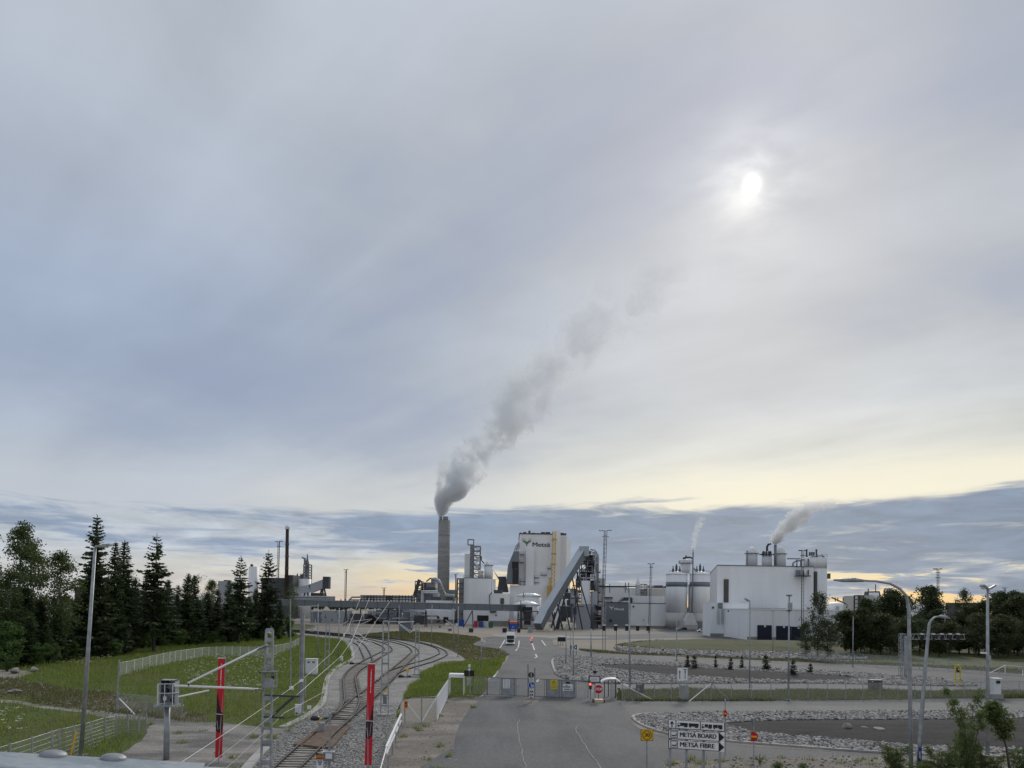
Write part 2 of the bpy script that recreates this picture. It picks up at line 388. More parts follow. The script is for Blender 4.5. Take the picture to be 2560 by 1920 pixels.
M['chain'] = mesh_wire('chain_link', (0.50, 0.52, 0.50), 0.06, 0.0075)
M['wire_panel'] = mesh_wire('wire_panel', (0.34, 0.37, 0.36), 0.05, 0.0055, False)
M['fine_mesh'] = mesh_wire('fine_mesh', (0.66, 0.68, 0.69), 0.02, 0.0036, False)

def leaf(name, c, c2, trans=0.25):
    m = bpy.data.materials.new(name); m.use_nodes = True
    t = m.node_tree; N = NT(t); b = t.nodes['Principled BSDF']
    ob = N.n('ShaderNodeTexCoord').outputs['Object']
    f = N.mr(N.noise(ob, 0.55, 3, 0.6), 0.35, 0.65)
    rnd = N.n('ShaderNodeObjectInfo').outputs['Random']
    f = N.m('MULTIPLY', N.m('ADD', f, rnd), 0.5)
    col = N.mix(f, tuple(c) + (1,), tuple(c2) + (1,))
    g = N.mr(N.noise(ob, 7.0, 2, 0.5), 0.3, 0.7, 0.7, 1.35, 'LINEAR')
    sc = N.vm('SCALE', col); t.links.new(g, sc.node.inputs[3])
    b.inputs['Roughness'].default_value = 0.65; b.inputs['Specular IOR Level'].default_value = 0.25
    t.links.new(sc, b.inputs['Base Color'])
    tl = N.n('ShaderNodeBsdfTranslucent'); t.links.new(sc, tl.inputs[0])
    mx = N.n('ShaderNodeMixShader'); mx.inputs[0].default_value = trans
    t.links.new(b.outputs[0], mx.inputs[1]); t.links.new(tl.outputs[0], mx.inputs[2])
    t.links.new(mx.outputs[0], t.nodes['Material Output'].inputs[0])
    return m
M['spruce'] = leaf('spruce_needles', (0.048, 0.072, 0.032), (0.068, 0.09, 0.036), 0.22)
M['pine'] = leaf('pine_needles', (0.036, 0.052, 0.026), (0.045, 0.056, 0.026), 0.12)
M['birch'] = leaf('birch_leaves', (0.105, 0.14, 0.045), (0.08, 0.11, 0.038), 0.4)
M['alder'] = leaf('alder_leaves', (0.05, 0.07, 0.027), (0.07, 0.083, 0.034), 0.3)
M['willow'] = leaf('willow_leaves', (0.13, 0.17, 0.055), (0.10, 0.14, 0.045), 0.45)
M['young'] = leaf('young_leaves', (0.10, 0.16, 0.042), (0.075, 0.13, 0.04), 0.4)
M['blade'] = leaf('grass_blades', (0.20, 0.24, 0.058), (0.15, 0.205, 0.05), 0.5)
M['blade_dry'] = leaf('dry_grass_blades', (0.145, 0.138, 0.056), (0.10, 0.118, 0.042), 0.45)
M['flower'] = paint('flower', (0.72, 0.72, 0.64), 0.7)

def text(s, size, m, parent, origin, xd, up, name='lettering', align='CENTER', space=1.0, fat=0.0, fit=None):
    cu = bpy.data.curves.new('t', 'FONT'); cu.body = s; cu.size = size; cu.align_x = align; cu.align_y = 'CENTER'
    cu.space_character = space; cu.resolution_u = 3
    ob = bpy.data.objects.new('t', cu)
    me = bpy.data.meshes.new_from_object(ob)
    xd, up = Vector(xd).normalized(), Vector(up).normalized()
    o0 = org(parent); origin = Vector(origin)
    k = 1.0
    if fit:
        w = max(v.co.x for v in me.vertices) - min(v.co.x for v in me.vertices)
        k = fit / w
    for v in me.vertices:
        c = v.co.copy(); v.co = origin - o0 + xd * (c.x * k) + up * c.y
    if fat:                                            # heavier strokes: the same outline laid three times side by side
        v0 = [v.co.copy() for v in me.vertices]; f0 = [tuple(p.vertices) for p in me.polygons]; nv = len(v0); back = xd.cross(up).normalized()
        me = bpy.data.meshes.new(name)
        me.from_pydata([v + xd * (fat * k) + back * (0.002 * k) for k in (-1, 0, 1) for v in v0], [], [tuple(i + nv * k for i in f) for k in range(3) for f in f0])
    me.materials.append(m); me.name = name
    bpy.data.objects.remove(ob); bpy.data.curves.remove(cu)
    o = bpy.data.objects.new(name, me); COL.objects.link(o); o.parent = parent; ORG[o.name] = o0
    return o

# ------------------------------------------------------------------ ground, roads, railway
def world_poly(px, per=4, jit=0.0):
    pts = [P(x, y) for x, y in px]
    pts = smoothline(pts, per, True) if per > 1 else pts
    if jit:
        rnd = random.Random(len(px) * 17 + int(px[0][0]))
        pts = [p + Vector((rnd.uniform(-jit, jit), rnd.uniform(-jit, jit), 0)) for p in pts]
    return pts
ZONES = {}
def zone(name, px, z, m, per=4, jit=0.0, label=None):
    pts = world_poly(px, per, jit)
    me = bpy.data.meshes.new(name)
    bm = bmesh.new()
    f = bm.faces.new([bm.verts.new((p.x, p.y, z)) for p in pts])
    if f.normal.z < 0: f.normal_flip()
    bmesh.ops.triangulate(bm, faces=bm.faces[:])
    for f in bm.faces:
        if f.normal.z < 0: f.normal_flip()
    bm.to_mesh(me); bm.free(); me.materials.append(m)
    o = bpy.data.objects.new(name, me); COL.objects.link(o)
    ZONES[o.name] = [(p.x, p.y) for p in pts]
    prop(o, kind='structure'); return o
def inside(poly, x, y):
    c = False; n = len(poly); j = n - 1
    for i in range(n):
        xi, yi = poly[i]; xj, yj = poly[j]
        if (yi > y) != (yj > y) and x < (xj - xi) * (y - yi) / (yj - yi) + xi: c = not c
        j = i
    return c
def mound(name, px, z, h, m, per=4, rings=5):
    """a low heap: rings of the outline drawn in and lifted"""
    pts = world_poly(px, per); n = len(pts)
    cx = sum(p.x for p in pts) / n; cy = sum(p.y for p in pts) / n
    mb = MB(); rnd = random.Random(n)
    for k in range(rings + 1):
        t = k / rings * 0.92; zz = z + h * math.sin(t * math.pi / 2)
        mb.v += [(cx + (p.x - cx) * (1 - t), cy + (p.y - cy) * (1 - t), zz + (rnd.uniform(-0.06, 0.06) * h if 0 < k else 0)) for p in pts]
    for k in range(rings):
        for i in range(n):
            j = (i + 1) % n
            mb.f.append((k * n + i, k * n + j, (k + 1) * n + j, (k + 1) * n + i))
    mb.f.append(tuple(range(rings * n, rings * n + n)))
    o = mb.build(name, m, smooth=True, kind='structure'); ZONES[o.name] = [(p.x, p.y) for p in pts]
    return o
def strip(mb, pts, w, z0, h):
    """a low band swept along points on the ground"""
    n = len(pts); b = len(mb.v)
    for i, p in enumerate(pts):
        d = (pts[min(i + 1, n - 1)] - pts[max(i - 1, 0)]); s = Vector((d.y, -d.x, 0)).normalized() * (w / 2)
        for q in (p - s, p + s):
            mb.v += [(q.x, q.y, z0), (q.x, q.y, z0 + h)]
    for i in range(n - 1):
        k = b + i * 4
        mb.f += [(k + 1, k + 3, k + 7, k + 5), (k, k + 1, k + 5, k + 4), (k + 3, k + 2, k + 6, k + 7)]
    mb.f += [(b, b + 2, b + 3, b + 1), (b + 4 * n - 4, b + 4 * n - 3, b + 4 * n - 1, b + 4 * n - 2)]
def z3(*pts): return [(720 + x / 4.254, 1540 + y / 4.254) for x, y in pts]

g = MB().box(-6000, 6000, -200, 9000, -0.5, 0.0)
g.build('ground', M['yard'], kind='structure')

zone('meadow', [(-400, 1990), (-400, 1600), (0, 1592), (300, 1590), (620, 1586), (760, 1590), (845, 1601), (872, 1625), (880, 1650), (850, 1668), (822, 1692), (812, 1740), (790, 1780), (735, 1818), (690, 1850), (560, 1990)], 0.008, M['turf'], jit=0.25)
zone('forest_floor', [(-900, 1605), (-900, 1540), (0, 1540), (400, 1550), (760, 1560), (750, 1580), (760, 1592), (620, 1590), (300, 1594), (0, 1600)], 0.012, M['turf'], jit=0.3)
zone('tree_floor', [(2110, 1638), (2100, 1612), (2200, 1590), (2560, 1592), (3000, 1600), (3000, 1700), (2560, 1672), (2200, 1655)], 0.012, M['turf'], jit=0.3)
zone('bare_earth', [(-60, 1698), (40, 1700), (150, 1721), (230, 1728), (292, 1735), (340, 1752), (470, 1780), (520, 1806), (400, 1800), (300, 1788), (200, 1776), (100, 1764), (50, 1747), (-40, 1735)], 0.016, M['earth'], jit=0.3)
zone('stony_patch', [(-120, 1672), (0, 1674), (50, 1676), (85, 1682), (60, 1690), (30, 1700), (-20, 1716), (-120, 1710)], 0.020, M['gravel'], jit=0.3)
zone('dirt_path', [(-400, 1742), (0, 1750), (100, 1762), (205, 1774), (300, 1783), (400, 1797), (460, 1803), (560, 1808), (690, 1822), (780, 1826), (720, 1990), (120, 1990), (300, 1885), (350, 1855), (368, 1832), (362, 1806), (255, 1795), (200, 1782), (90, 1770), (0, 1757), (-400, 1750)], 0.024, M['track_dirt'], per=5, jit=0.12)
zone('trackbed', [(600, 1990), (650, 1905), (680, 1850), (735, 1817), (790, 1782), (812, 1745), (822, 1694), (850, 1670), (882, 1652), (880, 1628), (868, 1606), (820, 1597), (740, 1588), (640, 1583), (640, 1573), (740, 1575), (885, 1590), (955, 1596), (1014, 1601), (1073, 1609), (1120, 1624), (1164, 1650), (1120, 1658), (1073, 1671), (1049, 1686), (1051, 1700), (1030, 1712), (1010, 1740), (1000, 1766), (995, 1785), (964, 1855), (940, 1990)], 0.034, M['ballast'], jit=0.1)
zone('dry_bank', [(900, 1590), (965, 1580), (1072, 1581), (1150, 1587), (1203, 1596), (1184, 1611), (1200, 1617), (1240, 1623), (1264, 1631), (1268, 1641), (1240, 1662), (1190, 1660), (1162, 1648), (1120, 1622), (1073, 1607), (1014, 1599), (950, 1594)], 0.030, M['turf_dry'], jit=0.3)
zone('green_bank', [(1162, 1652), (1200, 1655), (1262, 1645), (1252, 1665), (1235, 1690), (1214, 1698), (1205, 1738), (1120, 1746), (1090, 1745), (1015, 1748), (1000, 1772), (994, 1795), (1000, 1762), (1012, 1738), (1032, 1711), (1052, 1699), (1050, 1687), (1075, 1672), (1120, 1659)], 0.040, M['turf'], jit=0.15)
zone('road_shoulder', [(1005, 1806), (1060, 1809), (1092, 1804), (1118, 1748), (1205, 1742), (1215, 1739), (1180, 1775), (1160, 1800), (1145, 1850), (1136, 1990), (930, 1990), (975, 1870)], 0.044, M['shoulder'], jit=0.1)
zone('road', [(1122, 1990), (1134, 1870), (1148, 1815), (1178, 1770), (1208, 1740), (1222, 1702), (1250, 1673), (1268, 1650), (1272, 1638), (1258, 1628), (1235, 1621), (1200, 1616), (1184, 1611), (1203, 1597), (1235, 1592), (1370, 1594), (1384, 1612), (1440, 1626), (1500, 1632), (1700, 1642), (2000, 1656), (2300, 1668), (2560, 1686), (2800, 1700), (2800, 1990)], 0.052, M['asphalt'], per=3)
zone('sandy_spot', [(1308, 1756), (1318, 1749), (1335, 1747), (1346, 1752), (1340, 1760), (1326, 1765), (1314, 1762)], 0.060, M['shoulder'], jit=.08)
zone('forecourt_band', [(1236, 1586), (1300, 1588), (1500, 1592), (1500, 1596), (1380, 1596), (1300, 1595), (1236, 1591)], 0.048, M['plinth'])
zone('side_road', [(1560, 1756), (1700, 1757), (2000, 1757), (2300, 1757), (2560, 1755), (2900, 1757), (2900, 1784), (2560, 1783), (2000, 1785), (1760, 1787), (1640, 1790), (1596, 1794), (1576, 1790), (1562, 1770)], 0.058, M['asphalt_pale'], jit=0.05)
zone('far_road', [(1400, 1712), (1560, 1713), (1800, 1711), (2000, 1709), (2300, 1716), (2440, 1722), (2560, 1726), (2800, 1728), (2800, 1731), (2400, 1728), (2000, 1726), (1700, 1725), (1480, 1724)], 0.056, M['asphalt_pale'])
zone('fence_verge', [(1543, 1748), (1552, 1732), (1600, 1728), (1700, 1727), (1960, 1728), (2300, 1729), (2480, 1730), (2800, 1734), (2800, 1748), (2560, 1747), (2400, 1747), (2200, 1751), (1960, 1753), (1720, 1754), (1560, 1753)], 0.066, M['turf_mound'], jit=0.12)
zone('roadside_verge', [(1655, 1925), (1700, 1903), (1800, 1899), (1950, 1896), (2100, 1893), (2300, 1888), (2560, 1884), (2900, 1884), (2900, 2040), (1640, 2040)], 0.064, M['shoulder'], jit=0.15)
zone('strip_verge', [(1450, 1623), (1600, 1635), (1800, 1644), (2000, 1650), (2200, 1657), (2560, 1674), (2800, 1686), (2800, 1697), (2560, 1685), (2300, 1667), (2000, 1655), (1700, 1642), (1500, 1633)], 0.060, M['turf_dry'], jit=0.2)
mound('grass_mound', [(1538, 1613), (1580, 1606), (1640, 1602), (1800, 1605), (2000, 1608), (2160, 1610), (2185, 1630), (2130, 1640), (2000, 1635), (1850, 1632), (1700, 1629), (1600, 1621)], 0.02, 1.6, M['turf_mound'])
zone('yard_road', [(1380, 1598), (1500, 1600), (1600, 1597), (1700, 1594), (1780, 1597), (1900, 1605), (2200, 1607), (2200, 1603), (1900, 1600), (1780, 1590), (1700, 1585), (1560, 1586), (1420, 1590)], 0.028, M['asphalt_far'])
zone('apron', [(1640, 1572), (1700, 1571), (1790, 1578), (1800, 1592), (1740, 1590), (1660, 1581)], 0.032, M['asphalt_far'])

# islands of split stone with a bark bed in each; kerbs round them
ISL1 = [(1583, 1797), (1600, 1789), (1660, 1786), (1800, 1783), (2000, 1781), (2560, 1779), (2900, 1780), (2900, 1905), (2560, 1897), (2400, 1893), (2200, 1884), (2000, 1870), (1810, 1855), (1720, 1846), (1655, 1833), (1608, 1816)]
ISL2 = [(1385, 1645), (1400, 1641), (1500, 1645), (1700, 1659), (1960, 1673), (2240, 1690), (2400, 1704), (2440, 1716), (2300, 1715), (2100, 1711), (1900, 1710), (1640, 1711), (1480, 1708), (1398, 1694), (1388, 1672)]
ISL3 = [(1540, 1618), (1600, 1622), (1750, 1630), (2000, 1635), (2100, 1642), (2170, 1650), (2000, 1649), (1850, 1645), (1700, 1638), (1600, 1633), (1545, 1626)]
zone('near_island', ISL1, 0.070, M['stone_gap'])
zone('far_island', ISL2, 0.070, M['stone_gap'])
zone('stony_strip', ISL3, 0.036, M['stone_gap'])
mound('near_bark_bed', [(1812, 1812), (1860, 1807), (2000, 1803), (2300, 1801), (2560, 1799), (2900, 1800), (2900, 1884), (2560, 1876), (2300, 1867), (2150, 1856), (2000, 1844), (1900, 1836), (1840, 1822)], 0.075, 0.28, M['bark'])
mound('far_bark_bed', [(1493, 1666), (1560, 1663), (1660, 1666), (1800, 1675), (2000, 1685), (2100, 1691), (2150, 1698), (2060, 1704), (1900, 1701), (1700, 1691), (1560, 1677)], 0.075, 0.35, M['bark'])
def kerb(px, label_name, w=0.28, h=0.12, z=0.05):
    mb = MB(); strip(mb, smoothline([P(x, y) for x, y in px], 5), w, z, h)
    return mb.build('kerb', M['kerb'], kind='structure')
kerb([(1640, 1787), (1600, 1789), (1583, 1797), (1608, 1816), (1655, 1833), (1720, 1846), (1810, 1855), (2000, 1870), (2200, 1884), (2400, 1893), (2560, 1897), (2900, 1905)], 'a')
kerb([(1395, 1641), (1386, 1646), (1381, 1656), (1385, 1672), (1394, 1689)], 'b', w=0.4)
# pale apron between kerb and asphalt
def paint_line(name, px, w, m, z=0.066, per=5, wob=0.0):
    pts = smoothline([P(x, y) for x, y in px], per); rnd = random.Random(int(px[0][0]))
    if wob: pts = [p + Vector((rnd.uniform(-wob, wob), 0, 0)) for p in pts]
    mb = MB(); strip(mb, pts, w, z, 0.004); return mb.build(name, m, kind='structure')
zone('pale_edge', [(1570, 1797), (1583, 1797), (1608, 1818), (1655, 1835), (1740, 1850), (1900, 1864), (2060, 1876), (2060, 1880), (1900, 1870), (1740, 1856), (1640, 1840), (1590, 1818)], 0.060, M['shoulder'])
paint_line('seam_line', [(1300, 1801), (1294, 1815), (1296, 1840), (1303, 1870), (1309, 1900), (1318, 1930), (1330, 1990)], 0.07, M['crack_fill'], wob=0.05)
paint_line('seam_line', [(1447, 1815), (1440, 1825), (1455, 1852), (1475, 1885), (1490, 1903), (1505, 1930)], 0.07, M['crack_fill'], wob=0.05)
for seg in ([(1260, 1649), (1257, 1656), (1250, 1668)], [(1244, 1680), (1239, 1687), (1233, 1696)]): paint_line('road_marking', seg, 0.2, M['line_paint'])
for seg in ([(1262, 1600), (1256, 1611), (1250, 1620)], [(1298, 1602), (1297, 1612), (1295, 1620)], [(1294, 1622), (1290, 1627), (1288, 1628)],
            [(1330, 1608), (1333, 1616), (1336, 1626)], [(1326, 1599), (1328, 1603)], [(1354, 1601), (1359, 1608), (1364, 1615)], [(1339, 1636), (1340, 1639), (1342, 1643), (1336, 1646)],
            [(1372, 1713), (1376, 1724), (1381, 1736)], [(1346, 1700), (1342, 1706)]):
    paint_line('road_marking', seg, 0.28, M['line_paint'])
paint_line('road_marking', [(1545, 1704), (1565, 1713), (1580, 1720)], 0.2, M['line_paint'], z=0.068)
paint_line('road_edge_line', [(1296, 1618), (1310, 1621), (1330, 1625)], 0.3, M['crack_fill'])

# cable trough beside the track, laid as concrete covers
def resample(pts, step):
    out = [pts[0]]; acc = 0
    for a, b in zip(pts, pts[1:]):
        L = (b - a).length
        while acc + L >= step and L > 1e-6:
            t = (step - acc) / L; a = a.lerp(b, t); out.append(a); L = (b - a).length; acc = 0
        acc += L
    return out
trough = thing('cable_trough', 'pale concrete cable trough running between the meadow and the ballast', 'cable trough', P(780, 1790))
for px in (z3((-60, 1195), (0, 1170), (130, 1110), (300, 1000), (375, 900), (405, 720), (450, 620), (550, 530), (668, 470), (690, 440), (682, 370), (668, 320)), [(600, 1945), (640, 1897), (672, 1865)]):
    pts = resample(smoothline([P(x, y) for x, y in px], 12), 1.6)
    for a, b in zip(pts, pts[1:]):
        c = MB(); c.bar(a + Vector((0, 0, 0.08)), b - (b - a).normalized() * 0.03 + Vector((0, 0, 0.08)), 0.55, 0.14); c.build('cover_slab', M['kerb'], trough)

# rails, each with its polished head
def rail(track, px, per=10):
    pts = smoothline([P(x, y) for x, y in px], per)
    a = MB(); strip(a, pts, 0.26, 0.036, 0.03); strip(a, pts, 0.10, 0.066, 0.10); strip(a, pts, 0.15, 0.145, 0.045)
    r = a.build('rail', M['rail'], track)
    h = MB(); strip(h, pts, 0.045, 0.186, 0.008); h.build('rail_head', M['rail_top'], r)
    return pts
def track(label, left, right, sleepers=None):
    t = thing('railway_track', label, 'railway track', P(*left[0]), 'railway tracks')
    l = rail(t, left); r = rail(t, right)
    if sleepers:
        y0, y1 = sleepers
        ls = [p for p in resample(l, 0.62)]
        for i, p in enumerate(ls[:-1]):
            if not y0 < p.y < y1: continue
            q = min(r, key=lambda k: (k - p).length)
            d = (q - p).normalized()
            s = MB(); s.bar(p - d * 0.42 + Vector((0, 0, 0.04)), q + d * 0.42 + Vector((0, 0, 0.04)), 0.25, 0.09); s.build('sleeper', M['sleeper'], t)
    return t
track('railway track crossing the boards and running straight to the middle curve',
      z3((-260, 1750), (0, 1500), (330, 1205), (500, 1062), (700, 885), (845, 785), (950, 690), (1130, 548), (1290, 410), (1317, 378), (1255, 325), (1120, 285), (980, 255), (700, 218), (300, 178), (30, 158), (-140, 148)),
      z3((-60, 1840), (160, 1607), (430, 1335), (620, 1150), (850, 940), (1050, 750), (1235, 545), (1370, 418), (1392, 388), (1345, 336), (1230, 292), (1100, 262), (760, 225), (300, 184), (30, 163), (-140, 153)), (36, 78))
track('railway track bending away towards the cable trough from the first switch',
      z3((470, 1090), (560, 990), (598, 900), (592, 760), (588, 690), (612, 620), (680, 556), (790, 488), (808, 458), (792, 415), (770, 365), (740, 315), (690, 288)),
      z3((640, 1130), (725, 1020), (757, 930), (742, 820), (722, 720), (722, 650), (765, 588), (850, 530), (896, 492), (884, 430), (842, 352), (800, 305), (735, 272)), (50, 86))
track('railway track curving tightly back from the branch by the trough',
      z3((790, 492), (880, 442), (1005, 378), (1026, 350), (975, 315), (890, 282), (780, 258), (560, 222), (300, 198), (30, 172), (-140, 160)),
      z3((850, 530), (960, 462), (1085, 388), (1106, 357), (1060, 312), (960, 276), (840, 250), (560, 214), (300, 191), (30, 168), (-140, 156)))
track('railway track swinging widest to the outer edge of the ballast',
      z3((950, 700), (1060, 600), (1250, 532), (1480, 465), (1588, 418), (1612, 392), (1580, 350), (1440, 302), (1240, 266), (980, 238), (600, 202), (300, 172), (30, 153), (-140, 143)),
      z3((1060, 730), (1150, 632), (1290, 568), (1550, 490), (1672, 434), (1694, 406), (1645, 360), (1490, 306), (1290, 262), (1000, 232), (600, 196), (300, 167), (30, 150), (-140, 140)))
# worn strip of rusty stone under the near rails
zone('rusty_stone', z3((-300, 1770), (-20, 1500), (300, 1205), (480, 1062), (560, 960), (590, 850), (575, 690), (600, 610), (700, 530), (900, 470), (1000, 420), (930, 520), (760, 620), (735, 700), (765, 860), (840, 800), (1130, 550), (1290, 420), (1380, 420), (1100, 720), (850, 960), (620, 1170), (430, 1350), (160, 1625), (-60, 1850)), 0.038, M['ballast_rusty'], per=2)
# rust-brown crossing boards
cr = thing('crossing_boards', 'rust brown steel crossing boards laid over the near railway track', 'level crossing', P(790, 1850))
for px in (z3((160, 1368), (402, 1165), (565, 1165), (365, 1392)), z3((60, 1362), (330, 1190), (372, 1165), (130, 1366)), z3((395, 1392), (610, 1168), (660, 1170), (470, 1388))):
    b = MB(); b.prism([P(x, y, 0.20) for x, y in px], (0, 0, -0.14)); b.build('board', M['rust'], cr)
# point machines and levers beside the switches
def point_machine(x, y, label):
    o = P(x, y); t = thing('point_machine', label, 'point machine', o, 'point machines by the switches')
    MB().lathe(o, [(0.05, 0.0), (0.38, 0.02), (0.38, 0.22), (0.25, 0.34), (0.02, 0.36)], 12).build('motor_cover', M['black'], t, True)
    MB().bar(o + Vector((0.4, 0, 0.12)), o + Vector((2.6, -0.1, 0.12)), 0.12, 0.08).build('rod', M['steel_dark'], t)
    MB().cube(o + Vector((0.9, 0.1, 0.15)), 0.5, 0.4, 0.22, 0.2).build('gear_box', M['steel_dark'], t)
point_machine(*z3((290, 1110))[0], 'black point machine beside the crossing boards')
point_machine(*z3((680, 515))[0], 'black point machine beside the switch near the cable trough')
point_machine(*z3((1205, 655))[0], 'black point machine with rod at the far switch')

# ------------------------------------------------------------------ the mill
def conv(ox, oy, k): return lambda x, y: (ox + x / k, oy + y / k)
A2, A3, A4 = conv(400, 1260, 5.027), conv(800, 1260, 5.027), conv(1200, 1300, 6.144)
A5, A6, A7 = conv(1500, 1300, 6.144), conv(1800, 1300, 6.144), conv(2100, 1300, 4.809)
def ext(a, b, Y, ground=False):
    """photo corners a (upper left), b (lower right) at distance Y -> x0, x1, z0, z1"""
    xm, ym = (a[0] + b[0]) / 2, (a[1] + b[1]) / 2
    return Q(a[0], ym, Y).x, Q(b[0], ym, Y).x, (0.0 if ground else Q(xm, b[1], Y).z), Q(xm, a[1], Y).z
def blk(a, b, Y, dep, ground=False, mb=None):
    x0, x1, z0, z1 = ext(a, b, Y, ground)
    return (mb or MB()).box(x0, x1, Y, Y + dep, z0, z1)
def part(t, name, m, a, b, Y, dep, ground=False, label=None):
    return blk(a, b, Y, dep, ground).build(name, m, t, label=label)
def base_of(a, b, Y):
    x0, x1, _, _ = ext(a, b, Y); return Vector(((x0 + x1) / 2, Y, 0))
def coping(t, a, b, Y, dep, m=None, h=0.35):
    x0, x1, z0, z1 = ext(a, b, Y)
    MB().box(x0 - 0.15, x1 + 0.15, Y - 0.15, Y + dep + 0.15, z1, z1 + h).build('parapet', m or M['steel'], t)
def vessel(t, name, a, b, Y, m, ground=False, dome=0.0, cone=0.0, n=28, back=None, rings=0):
    x0, x1, z0, z1 = ext(a, b, Y, ground); r = (x1 - x0) / 2; c = ((x0 + x1) / 2, Y + r if back is None else Y + back, 0)
    pr = [(r, z0), (r, z1 - dome - cone)]
    if dome: pr += [(r * math.cos(k * math.pi / 12), z1 - dome + dome * math.sin(k * math.pi / 12)) for k in range(1, 6)] + [(0.05, z1)]
    if cone: pr += [(r * 0.1, z1)]
    o = MB().lathe(c, pr, n).build(name, m, t, True)
    for p in o.data.polygons:
        if abs(p.normal.z) > 0.9 and len(p.vertices) > 4: p.use_smooth = False
    if rings:
        g2 = MB()
        for k in range(rings):
            zz = z0 + (z1 - dome - z0) * (k + 1) / rings
            g2.lathe((c[0], c[1], 0), [(r + 0.05, zz - 0.1), (r + 0.35, zz - 0.1), (r + 0.35, zz), (r + 0.05, zz)], n)
        g2.build('ring_walkway', M['steel_dark'], o)
    return o, Vector(c), r, z0, z1
def railing(mb, x0, x1, y, z, h=1.1, step=2.0):
    n = max(2, int(abs(x1 - x0) / step))
    for k in range(n + 1):
        x = x0 + (x1 - x0) * k / n; mb.bar((x, y, z), (x, y, z + h), 0.09)
    mb.bar((x0, y, z + h), (x1, y, z + h), 0.09); mb.bar((x0, y, z + h * 0.55), (x1, y, z + h * 0.55), 0.07)
def lattice(mb, x0, x1, y0, y1, z0, z1, n, w=0.25, brace=True):
    for x in (x0, x1):
        for y in (y0, y1): mb.bar((x, y, z0), (x, y, z1), w)
    for k in range(n + 1):
        z = z0 + (z1 - z0) * k / n
        for y in (y0, y1): mb.bar((x0, y, z), (x1, y, z), w * 0.8)
        for x in (x0, x1): mb.bar((x, y0, z), (x, y1, z), w * 0.8)
        if brace and k < n:
            zz = z0 + (z1 - z0) * (k + 1) / n; a, b = (x0, x1) if k % 2 else (x1, x0)
            mb.bar((a, y0, z), (b, y0, zz), w * 0.6)
def emblem(t, m, x0, x1, z0, z1, Y):
    """antlered head seen from the front, drawn in a unit square"""
    w, h = x1 - x0, z1 - z0; mb = MB()
    U = lambda p: Vector((x0 + p[0] * w, Y, z0 + p[1] * h))
    head = [(0.42, 0.55), (0.40, 0.35), (0.44, 0.12), (0.5, 0.0), (0.56, 0.12), (0.60, 0.35), (0.58, 0.55)]
    mb.prism([U(p) for p in head], (0, -0.12, 0))
    for s in (0, 1):
        fx = lambda pts: [U((1 - x, y) if s else (x, y)) for x, y in pts]
        mb.prism(fx([(0.44, 0.40), (0.44, 0.55), (0.22, 0.58), (0.10, 0.62), (0.02, 0.72), (0.05, 0.55), (0.16, 0.44), (0.30, 0.42)]), (0, -0.12, 0))
        for bx, top, lean in ((0.03, 1.0, -0.03), (0.15, 0.95, 0.01), (0.26, 0.86, 0.03)):
            mb.prism(fx([(bx, 0.56), (bx + 0.075, 0.54), (bx + lean + 0.02, top)]), (0, -0.12, 0))
        mb.prism(fx([(0.40, 0.42), (0.24, 0.34), (0.40, 0.31)]), (0, -0.12, 0))
    return mb.build('emblem', m, t)

# boiler house ------------------------------------------------------
YB = 450.0
bh = thing('boiler_house', 'tall white boiler house with black lettering and a green antler emblem', 'building', base_of(A4(605, 220), A4(1330, 1500), YB))
x0, x1, _, zt = ext(A4(600, 220), A4(1230, 1400), YB)
xr = Q(*A4(1330, 700), YB).x; xs = Q(*A4(1388, 700), YB + 42).x
MB().box(x0, x1, YB, YB + 44, 0, zt).build('wall', M['wall_white'], bh)
MB().prism([(x1, YB + 2.5, 0), (xr, YB + 2.5, 0), (xs, YB + 42, 0), (x1, YB + 42, 0)], (0, 0, zt - 0.6)).build('wall', M['wall_pale'], bh)
part(bh, 'stair_shaft', M['wall_white'], A4(1113, 160), A4(1228, 1300), YB - 4, 10, True)
part(bh, 'lift_shaft', M['wall_white'], A4(703, 440), A4(825, 1300), YB - 3, 6, True)
part(bh, 'parapet', M['wall_dark'], A4(600, 205), A4(1112, 220), YB - 0.3, 44)
part(bh, 'low_wing', M['wall_white'], A4(455, 1005), A4(1020, 1400), YB - 8, 20, True)
for a in ((615, 480, 675, 525), (610, 598, 670, 645), (840, 840, 900, 880), (840, 905, 902, 955), (625, 895, 685, 940), (625, 950, 685, 995), (930, 795, 1020, 838), (1040, 690, 1085, 738)):
    yy = YB - 0.9 if a[1] < 1000 else YB - 9
    v = part(bh, 'air_intake', M['wall_pale'], A4(a[0], a[1]), A4(a[2], a[3]), yy, 0.9)
    xa, xb, za, zb = ext(A4(a[0], a[1]), A4(a[2], a[3]), yy)
    MB().box(xa - 0.2, xb + 0.2, yy - 0.2, yy + 0.6, za - 0.5, za - 0.05).build('sill', M['steel'], v)
for a in ((612, 190, 632, 214), (660, 185, 712, 214), (745, 163, 776, 214), (790, 196, 850, 214), (855, 201, 930, 214), (940, 185, 1000, 214), (1010, 185, 1080, 214), (1240, 196, 1290, 226), (1298, 203, 1328, 226)):
    part(bh, 'roof_unit', M['wall_dark'], A4(a[0], a[1]), A4(a[2], a[3]), YB + 4, 6)
gy = YB - 10
MB().prism([Q(*A4(*p), gy) for p in ((520, 478), (600, 478), (600, 985), (490, 985), (400, 975), (428, 700))], (0, 12, 0)).build('flue_casing', M['wall_grey'], bh)
for k, (xa, ya, xb, yb) in enumerate(((492, 640, 590, 740), (500, 755, 590, 975))):
    part(bh, 'open_bay', M['black'], A4(xa, ya), A4(xb, yb), gy - 0.25, 0.2)
pp = MB()
